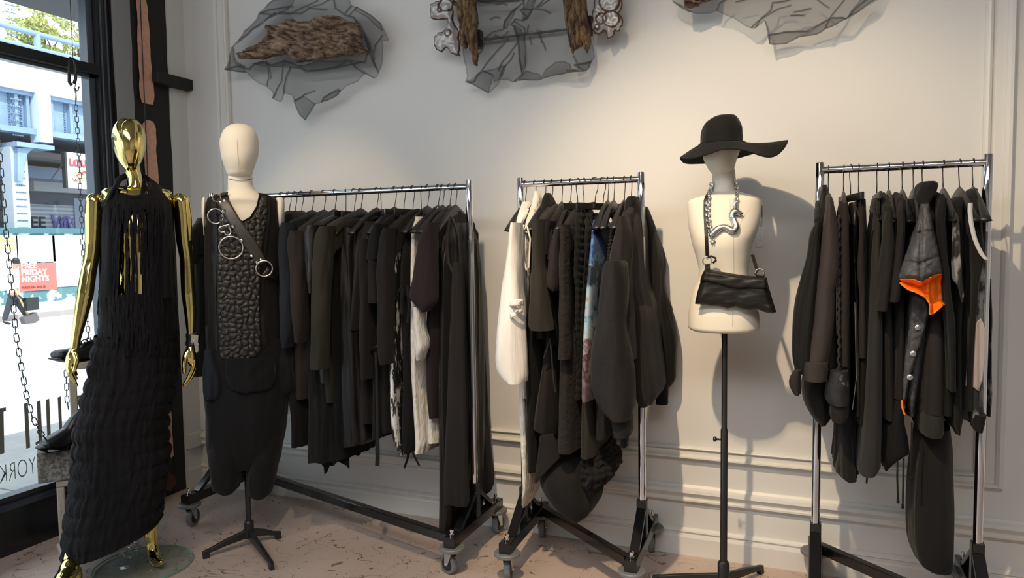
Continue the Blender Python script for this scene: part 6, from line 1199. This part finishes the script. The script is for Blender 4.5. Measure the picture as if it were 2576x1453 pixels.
# open-toed shoe
sh = thing('open_toed_shoe', onx(150, 1128, XB+.0), 'black open-toed leather shoe standing on the dark grey cement block', 'shoe')
SL = M('smooth_black_leather', (.012, .012, .013), .33, spec=.6, bump=[(20, .1, .004)])
zT = onx(150, 1130, XB).z
class Px:   # plane x = const seen from the room
    def __init__(s, x): s.x = x
XS = -3.14
SP = Pl((XS, 0), (1, 0))
def shoe(par, rows, mat, dc=0, nm='upper', w=1.):
    """rows along the foot: (px, y_top, y_bottom, half_width)"""
    V = []; F = []; n = 28
    for r in rows:
        a = SP.pt(r[0], r[1], 0); b = SP.pt(r[0], r[2], 0); cz = (a.z+b.z)/2; hz = (a.z-b.z)/2; cyy = (a.y+b.y)/2
        for i in range(n):
            t = 2*PI*i/n; c, s = math.cos(t), math.sin(t); c = math.copysign(abs(c)**.85, c); s = math.copysign(abs(s)**.8, s)
            V.append(Vector((XS+c*r[3]*w+dc, cyy, cz+s*hz)))
    m = len(rows)
    for i in range(m-1):
        for j in range(n): F.append((i*n+j, i*n+(j+1) % n, (i+1)*n+(j+1) % n, (i+1)*n+j))
    F += [tuple(range(n-1, -1, -1)), tuple(range((m-1)*n, m*n))]
    return mk(nm, V, F, mat, par, True)
def ir(rows, k=5):
    out = []
    for i in range(rows and (len(rows)-1)*k+1): t = rows[0][0]+(rows[-1][0]-rows[0][0])*i/((len(rows)-1)*k); out.append(spline(rows, t))
    return out
shoe(sh, ir([(110, 1108, 1131, .030), (125, 1097, 1131, .038), (140, 1088, 1132, .042), (155, 1079, 1131, .040), (163, 1075, 1127, .036), (172, 1062, 1122, .034), (184, 1045, 1118, .033), (200, 1030, 1116, .033), (215, 1018, 1116, .033)]), SL, nm='upper')
shoe(sh, ir([(97, 1122, 1131, .022), (103, 1119, 1131, .030), (115, 1118, 1131, .034)]), GRUB if 0 else BMAT, nm='insole')
bevel(mk('sole', [SP.pt(x, y, d) for d in (.042, -.042) for x, y in ((97, 1130), (120, 1131), (121, 1139), (168, 1131), (168, 1122), (220, 1112), (220, 1120), (172, 1124), (167, 1133), (120, 1140))][:20], [(0, 1, 2, 9), (2, 3, 8, 9), (3, 4, 7, 8), (4, 5, 6, 7), (10, 19, 12, 11), (12, 19, 18, 13), (13, 18, 17, 14), (14, 17, 16, 15), (0, 10, 11, 1), (1, 11, 12, 2), (2, 12, 13, 3), (3, 13, 14, 4), (4, 14, 15, 5), (5, 15, 16, 6), (6, 16, 17, 7), (7, 17, 18, 8), (8, 18, 19, 9), (9, 19, 10, 0)], BMAT, sh, False), .001)
XS = -3.24; SP = Pl((XS, 0), (1, 0))
s2 = thing('laced_shoe', SP.pt(190, 906, 0), 'black laced sneaker with bulbous toe on the upper pale cement block', 'shoe')
shoe(s2, ir([(137, 888, 899, .028), (141, 883, 903, .040), (150, 879, 906, .045), (165, 877, 908, .045), (180, 874, 909, .042), (198, 872, 909, .038), (205, 866, 908, .036), (215, 860, 908, .036), (235, 854, 906, .036), (260, 852, 904, .036), (285, 858, 902, .034)]), LEA, nm='upper')
shoe(s2, ir([(136, 899, 905, .045), (160, 902, 911, .050), (190, 905, 913, .047), (230, 902, 911, .044), (285, 898, 906, .040)]), BMAT, nm='sole')
mb = MB()
for k in range(5): x = 203+k*7; mb.tube([SP.pt(x, 868-k*2, -.03), SP.pt(x+3, 862-k*2, 0), SP.pt(x, 868-k*2, .034)], .003, 6)
mb.tube([SP.pt(x, y, .03) for x, y in ((203, 868), (205, 858), (212, 853), (220, 856), (224, 862))], .0028, 6); mb.tube([SP.pt(x, y, .01) for x, y in ((222, 860), (216, 852), (222, 850), (232, 856))], .0028, 6)
mb.build('laces', BLK, s2, True)

# ================================================================ the street outside
GZ = -.35
def ext(o): return o
ASPH = M('sunlit_asphalt', (.72, .72, .72), .9, bump=[(30, .5, .01)], var=(12, .5, (.8, .8, .79)))
SIDE = M('pale_sidewalk', (.40, .39, .36), .9, bump=[(50, .4, .004)], var=(3, .5, (.34, .33, .31)))
struct(MB().box((-60, -60, GZ-.2), (-3.46, 60, GZ)).build('street', ASPH))
kx = onz(60, 1060, GZ+.1).x
struct(MB().box((-6.6, -40, GZ), (-3.46, 40, GZ+.10)).build('sidewalk_near', SIDE))
for yy in (-3, -1, 1.2, 3.2, 5.2, 7.2): struct(MB().box((-6.6, yy, GZ+.1), (-3.46, yy+.015, GZ+.101)).build('pavement_joint', M('joint_%d' % int(yy*10), (.12, .12, .12), .9)))
struct(MB().box((-5.0, -40, GZ+.1), (-4.985, 40, GZ+.101)).build('pavement_joint', BMAT))
XF = -22.
struct(MB().box((XF-.2, -20, GZ), (-18.3, 60, GZ+.12)).build('sidewalk_far', M('far_sidewalk', (.50, .47, .46), .9)))
struct(MB().box((-18.3, -20, GZ), (-18.15, 60, GZ+.13)).build('curb_far', M('kerb_paint', (.33, .28, .27), .9)))
# canopy over our shopfront
struct(MB().box((-4.7, -6, 2.965), (-3.46, 9, 3.3)).build('awning_slab', M('awning_underside', (.12, .12, .125), .8)))
# own building above, blocks the sun from the room
struct(MB().box((-3.44, -9, 3.45), (6, 9, 9)).build('building_upper_wall', M('render_grey', (.3, .3, .3), .9))); struct(MB().box((-3.5, 2.78, -.3), (-3.34, 9, 3.6)).build('building_side_wall', M('render_grey_side', (.3, .3, .3), .9)))
def F_(px, py, x=XF): return onx(px, py, x)
# hoarding with posters
hz0, hz1 = GZ+.12, F_(100, 583).z
hd = thing('poster_hoarding', (XF, 14, GZ+.1), 'teal and white painted hoarding covered with posters across the street', 'hoarding')
TEAL = M('peeling_teal_paint', (.10, .22, .23), .8, var=(3, .56, (.8, .84, .86), (1, 1, 1), .04)); 
MB().box((XF-.15, 2, hz0), (XF, 34, hz1)).build('board_wall', TEAL, hd)
MB().box((XF-.2, 2, hz1-.05), (XF+.06, 34, hz1+.12)).build('top_rail', M('teal_rail', (.07, .16, .18), .8), hd)
def poster(nm, x0, y0, x1, y1, mat, par=hd, xx=XF+.01, dx=.02):
    a = F_(x0, y1, xx); b = F_(x1, y0, xx); return MB().box((xx, a.y, a.z), (xx+dx, b.y, b.z)).build(nm, mat, par)
def pm(n, c): return M(n, c, .7)
WHP = pm('white_poster', (.9, .92, .94))
poster('poster', -60, 592, 42, 722, pm('cream_pink_poster', (.90, .80, .74))); poster('poster', 43, 592, 136, 660, pm('pale_blue_poster', (.62, .86, .96))); poster('poster', 137, 592, 240, 722, WHP); poster('poster', 241, 592, 330, 722, WHP)
red = poster('poster', 50, 660, 139, 733, pm('red_poster', (.72, .16, .13)), dx=.03); poster('poster', -60, 690, 20, 735, pm('sky_poster', (.55, .82, .92)), dx=.03)
Yd = Vector((0, 1, 0)); Zd = Vector((0, 0, 1))
def wtxt(body, x, y, h, mat, par, xx=XF+.05, bold=.0, al='LEFT', sx=1., nm='lettering'):
    sc_ = (F_(0, 600, xx)-EYE).dot(FW)/FPX; return text(nm, body, h*sc_, F_(x, y, xx), Yd, Zd, mat, par, ext=.004, bold=bold, align=al, sx=sx)
YEL = pm('yellow_ink', (.85, .62, .10)); WIN = pm('white_ink', (.95, .93, .88))
wtxt('WHITNEY\nBIENNIAL', 38, 612, 21, YEL, hd, al='RIGHT', bold=.003, sx=.95); wtxt('WHITNEY\nBIENNIAL', 46, 612, 19, WHP, hd, bold=.003, sx=.92)
wtxt('FREE\nFRIDAY\nNIGHTS', 53, 686, 20.5, WIN, hd, bold=.008); wtxt('THROUGH AUG 23', 54, 724, 7.5, pm('dark_red_ink', (.25, .05, .04)), hd, bold=.002)
# building with roller shutter behind the hoarding
XQ = -26.
def Q(px, py): return onx(px, py, XQ)
bd = thing('shutter_building', (XQ, 16, GZ), 'dark building under the railway with a roller shutter and graffiti', 'building')
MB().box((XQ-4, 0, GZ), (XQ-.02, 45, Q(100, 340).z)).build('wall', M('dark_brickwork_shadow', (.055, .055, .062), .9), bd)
def qbox(nm, x0, y0, x1, y1, mat, dx=.08, par=bd, xx=XQ):
    a = onx(x0, y1, xx); b = onx(x1, y0, xx); return MB().box((xx, a.y, a.z), (xx+dx, b.y, b.z)).build(nm, mat, par)
m_, N_, L_, b_ = nt('corrugated_shutter'); tc_ = N_.new('ShaderNodeTexCoord'); wv = N_.new('ShaderNodeTexWave'); wv.bands_direction = 'Z'; wv.inputs['Scale'].default_value = 2.1; L_.new(tc_.outputs['Object'], wv.inputs['Vector']); rr_ = N_.new('ShaderNodeValToRGB'); rr_.color_ramp.elements[0].color = (.20, .22, .26, 1); rr_.color_ramp.elements[1].color = (.40, .43, .48, 1); L_.new(wv.outputs['Fac'], rr_.inputs[0]); L_.new(rr_.outputs[0], b_.inputs['Base Color'])
qbox('roller_shutter', 68, 512, 184, 590, m_, .1); qbox('shutter_box', 64, 480, 250, 512, M('dark_blue_lintel', (.045, .055, .085), .7), .14); qbox('door_post', 184, 500, 208, 590, M('blue_grey_post', (.26, .30, .38), .7), .16); qbox('ledge', 62, 455, 250, 480, M('pale_concrete_ledge', (.40, .42, .44), .9), .5); qbox('brick_band', 72, 430, 250, 458, M('red_brick', (.42, .17, .12), .9, var=(8, .5, (.30, .11, .08), (1, 1, 4))), .06)
GR = pm('black_spray', (.02, .02, .025)); PU = pm('purple_spray', (.16, .14, .42))
wtxt('IEE', 66, 560, 42, GR, bd, xx=XQ+.12, bold=.012, nm='graffiti'); wtxt('HTQ', 132, 558, 40, PU, bd, xx=XQ+.12, bold=.0, nm='graffiti')
for qd in ([(132, 540), (140, 580), (150, 545), (158, 578)], [(150, 560), (168, 545), (176, 572), (160, 580), (164, 552)]): MB().tube([onx(x, y, XQ+.14) for x, y in qd], .05, 6).build('graffiti', PU, bd)
# steel viaduct
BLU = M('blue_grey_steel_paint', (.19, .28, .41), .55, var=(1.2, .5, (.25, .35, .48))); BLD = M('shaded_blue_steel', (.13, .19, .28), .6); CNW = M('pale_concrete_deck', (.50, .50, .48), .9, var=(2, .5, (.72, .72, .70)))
XR_ = -23.
def R_(px, py): return onx(px, py, XR_)
vd = thing('steel_viaduct', (XR_, 14, GZ), 'blue-grey riveted steel railway viaduct crossing above the far sidewalk', 'bridge')
zt, zb1, zb2 = R_(0, 160).z, R_(0, 222).z, R_(0, 322).z
MB().box((XR_-5, -10, zb1), (XR_+.35, 50, zt)).build('deck_edge', CNW, vd); MB().box((XR_-5, -10, zb2+.02), (XR_, 50, zb1)).build('girder', BLU, vd)
MB().box((XR_-.1, -10, zb1-.12), (XR_+.25, 50, zb1)).build('flange', BLU, vd); MB().box((XR_-.1, -10, zb2-.1), (XR_+.3, 50, zb2+.08)).build('flange', BLU, vd)
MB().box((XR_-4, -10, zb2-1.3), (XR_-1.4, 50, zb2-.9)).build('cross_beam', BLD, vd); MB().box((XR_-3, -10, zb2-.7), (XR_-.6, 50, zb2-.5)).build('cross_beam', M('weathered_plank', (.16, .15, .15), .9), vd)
for px in (-30, 33, 62, 122, 170, 228, 262, 300, 340):
    y = R_(px, 270).y; MB().box((XR_, y-.05, zb2), (XR_+.16, y+.05, zb1)).build('stiffener', BLU, vd)
    rv = MB()
    for sgn in (-1, 1):
        for k in range(12): rv.lathe([(.035, 0), (.028, .02), (.005, .03)], (XR_+.001, y+sgn*.14, zb2+.15+k*(zb1-zb2-.3)/11), BX, 8)
    o = rv.build('rivets', BLD, vd, True)
ca, cb_ = R_(74, 300).y, R_(106, 300).y
MB().box((XR_, ca, R_(90, 360).z), (XR_+.45, cb_, zt-.1)).build('pier_head', M('bright_blue_white_paint', (.56, .66, .76), .6), vd)
ca, cb_ = R_(22, 500).y, R_(64, 500).y
col = MB().box((XR_-.3, ca, GZ), (XR_+.2, cb_, R_(40, 372).z)).build('column', M('pale_blue_column_paint', (.45, .52, .60), .6), vd)
rv = MB()
for sgn in range(6):
    for k in range(34): rv.lathe([(.03, 0), (.024, .018), (.004, .026)], (XR_+.2, ca+.12+sgn*(cb_-ca-.24)/5, GZ+2.0+k*.22), BX, 6)
rv.build('rivets', M('rivet_blue', (.20, .26, .34), .6), col, True)
# curved bracket
P = [(88, 372), (80, 376), (70, 386), (63, 402), (60, 430), (58, 455), (44, 455), (44, 372)]
mk('bracket', [onx(x, y, XR_+.35) for x, y in P]+[onx(x, y, XR_+.35)-Vector((.3, 0, 0)) for x, y in P], [tuple(range(8)), tuple(range(15, 7, -1))]+[(i, 8+i, 8+(i+1) % 8, (i+1) % 8) for i in range(8)], BLU, vd, False)
MB().box((XR_-.3, R_(16, 370).y, R_(50, 372).z-.02), (XR_+.5, R_(110, 362).y, R_(50, 366).z+.05)).build('bearing_plate', BLU, vd)
# railing
zz1, zz2 = R_(0, 66).z, R_(0, 106).z
rl = thing('pipe_railing', (XR_+.2, 14, zt), 'pale blue pipe railing along the top of the viaduct', 'railing')
for z in (zz1, zz2): MB().tube([(XR_+.2, -10, z), (XR_+.2, 50, z)], .085, 10).build('rail', BLU, rl, True)
for px in (-60, 84, 226, 360): y = R_(px, 120).y; MB().tube([(XR_+.2, y, zt-.02), (XR_+.2, y, zz1)], .10, 10).build('post', BLU, rl, True)
# hanging shop sign
XSn = -22.5
sg = thing('hanging_sign', onx(210, 430, XSn), 'weathered white hanging shop sign with red letters and a round yellow and red badge', 'sign')
a = onx(168, 472, XSn); b = onx(256, 392, XSn)
MB().box((XSn-.12, a.y, a.z), (XSn, b.y, b.z)).build('sign_panel', M('stained_white_panel', (.60, .61, .60), .7, var=(1.5, .5, (.45, .46, .47))), sg); MB().box((XSn-.13, a.y-.04, a.z), (XSn+.03, a.y+.03, b.z)).build('sign_edge', BMAT, sg)
scs = (onx(0, 600, XSn)-EYE).dot(FW)/FPX
text('lettering', 'LOUIS', 26*scs, onx(174, 408, XSn+.03), Yd, Zd, pm('brick_red_ink', (.42, .08, .09)), sg, ext=.01, bold=.012, align='LEFT', sx=1.)
auto(MB().lathe([(.18, 0), (.20, .02), (.01, .021)], onx(200, 444, XSn+.005), BX, 32).build('badge', pm('badge_yellow', (.70, .62, .22)), sg)).scale = (1, 1, .85)
text('badge_lettering', 'Hatfield', 14*scs, onx(202, 444, XSn+.06), Vector((0, 1, .35)), Vector((0, -.35, 1)), pm('badge_white', (.9, .88, .85)), sg, ext=.01, bold=.01)
MB().beam(onx(186, 450, XSn+.03), onx(218, 434, XSn+.035), .16, .01, BX).build('badge_band', pm('badge_red', (.45, .07, .08)), sg)
MB().tube([onx(128, 452, XSn-.3), onx(168, 398, XSn)], .02, 6).build('stay_rod', BMAT, sg)
# trees beyond the railing
def tree(label, trunk, n, cx, cy_, rx, ry, X, col, sz, bare=False):
    p = onx(trunk[0], trunk[1], X); rt = thing('tree', (X, p.y, GZ), label, 'tree', 'trees beyond the viaduct')
    mb = MB(); mb.tube([(X, p.y, GZ), (X, p.y, 5), p], [.22, .16, .08], 8)
    for i in range(26 if bare else 14):
        q = onx(cx+random.uniform(-rx, rx), cy_+random.uniform(-ry, ry), X+random.uniform(-1.5, 1.5)); m2 = (p+q)/2+Vector((random.uniform(-.3, .3), random.uniform(-.4, .4), random.uniform(-.2, .4))); mb.tube([p, m2, q], [.06, .035, .012], 5)
    mb.build('trunk', M('tree_bark_grey', (.12, .09, .07), .9), rt, True)
    V = []; F = []
    for i in range(n):
        for _ in range(20):
            u, v = random.gauss(0, .5), random.gauss(0, .5)
            if abs(u) < 1.1 and abs(v) < 1.1 and noise.noise(Vector((u*3.2, v*3.2, X)))+.15 > 0: break
        c = onx(cx+u*rx, cy_+v*ry, X+random.uniform(-1.2, 1.2)); a = Vector((random.uniform(-1, 1), random.uniform(-1, 1), random.uniform(-1, 1))).normalized(); b = a.orthogonal().normalized(); s = sz*random.uniform(.6, 1.3); k = len(V)
        V += [c-a*s, c+b*s*.5, c+a*s, c-b*s*.5]; F.append((k, k+1, k+2, k+3))
    o = mk('foliage', V, F, col, rt, False); o['kind'] = 'stuff'
LF = M('spring_leaves', (.22, .27, .06), .7, var=(1.2, .5, (.42, .42, .14)))
tree('leafy yellow-green tree behind the blue railing', (95, 175), 3600, 105, 95, 92, 75, -27, LF, .075)
tree('nearly bare tree with thin branches behind the blue railing at right', (200, 190), 420, 205, 110, 40, 60, -28, M('sparse_leaves', (.42, .36, .22), .7), .06, True)
# pedestrian with broom and dustpan
XM = onz(45, 815, GZ+.12).x; XM = -17.4
PP = Pl((XM, 0), (1, 0)); pp = PP.pt; k_ = (pp(45, 740, 0)-EYE).dot(FW)/FPX
man = thing('person', pp(45, 815, 0), 'person in a dark beanie and white shirt walking across the street with a broom', 'person')
def lb(*p): return [(pp(x, y, d), r*k_) for x, y, d, r in p]
SKIN = M('skin', (.42, .22, .15), .6); WSH = M('white_work_shirt', (.85, .87, .92), .8); NVY = M('dark_work_trousers', (.035, .038, .048), .9)
organic('body', [lb((41, 655, 0, 7.5), (41, 662, 0, 7.5), (40, 668, 0, 6)), lb((38, 668, 0, 4), (36, 680, 0, 5)), lb((48, 661, 0, 2.5), (51, 663, 0, 1.6)), lb((40, 690, .18, 4), (43, 715, .25, 3.6), (44, 735, .25, 3.2), (45, 744, .25, 3.4)), lb((45, 744, .25, 3), (47, 749, .25, 1.6)), lb((44, 745, .27, 1.4), (46, 751, .27, 1.1)), lb((46, 743, .22, 1.4), (50, 747, .22, 1.1)), lb((36, 690, 0, 8), (32, 740, 0, 8)),
  lb((32, 738, .05, 8), (20, 775, .08, 5), (12, 805, .08, 3.6), (18, 812, .1, 3)), lb((32, 738, -.05, 8), (52, 772, -.08, 5.2), (70, 800, -.08, 3.6), (77, 806, -.08, 3))], SKIN, man, voxel=.025, smooth=3)
organic('shirt', [lb((38, 682, 0, 8.5), (35, 700, 0, 11), (31, 722, 0, 11), (30, 735, 0, 10.5)), lb((38, 685, .17, 6), (41, 705, .24, 5.5), (43, 722, .25, 5)), lb((32, 686, -.17, 6), (20, 700, -.22, 5.5), (8, 710, -.24, 5))], WSH, man, voxel=.025, smooth=3)
organic('trousers', [lb((30, 733, 0, 10.5), (32, 745, 0, 10.5)), lb((30, 745, .05, 8.5), (20, 775, .08, 7), (12, 802, .08, 6)), lb((36, 745, -.05, 8.5), (53, 773, -.08, 7), (69, 797, -.08, 6))], NVY, man, voxel=.025, smooth=3)
organic('shoe', [lb((10, 809, .08, 3.4), (20, 813, .1, 3.2), (27, 814, .12, 2.2))], BMAT, man, voxel=.02, smooth=2); organic('shoe', [lb((68, 804, -.08, 3.4), (76, 808, -.08, 3.4), (83, 806, -.08, 2.2))], BMAT, man, voxel=.02, smooth=2)
organic('beanie', [lb((40, 655, 0, 8.6), (41, 658, 0, 8.8)), lb((49, 659, 0, 2), (51, 660, 0, 1.5))], BMAT, man, voxel=.02, smooth=2)
br = thing('broom', pp(60, 800, .3), 'wooden-handled broom held by the walking person', 'broom')
MB().tube([pp(38, 725, .3), pp(72, 795, .3)], .022, 8).build('handle', M('broom_wood', (.55, .38, .18), .7), br, True); MB().beam(pp(70, 792, .3), pp(78, 812, .3), .34, .16, BX).build('bristles', M('bristle_grey', (.12, .11, .11), .9), br)
dp = thing('dustpan', pp(78, 765, .35), 'black long-handled dustpan held by the walking person', 'dustpan')
MB().tube([pp(46, 742, .35), pp(66, 758, .35)], .018, 8).build('handle', BMAT, dp, True); MB().beam(pp(62, 765, .35), pp(92, 762, .35), .3, .16, BX).build('pan', BMAT, dp)
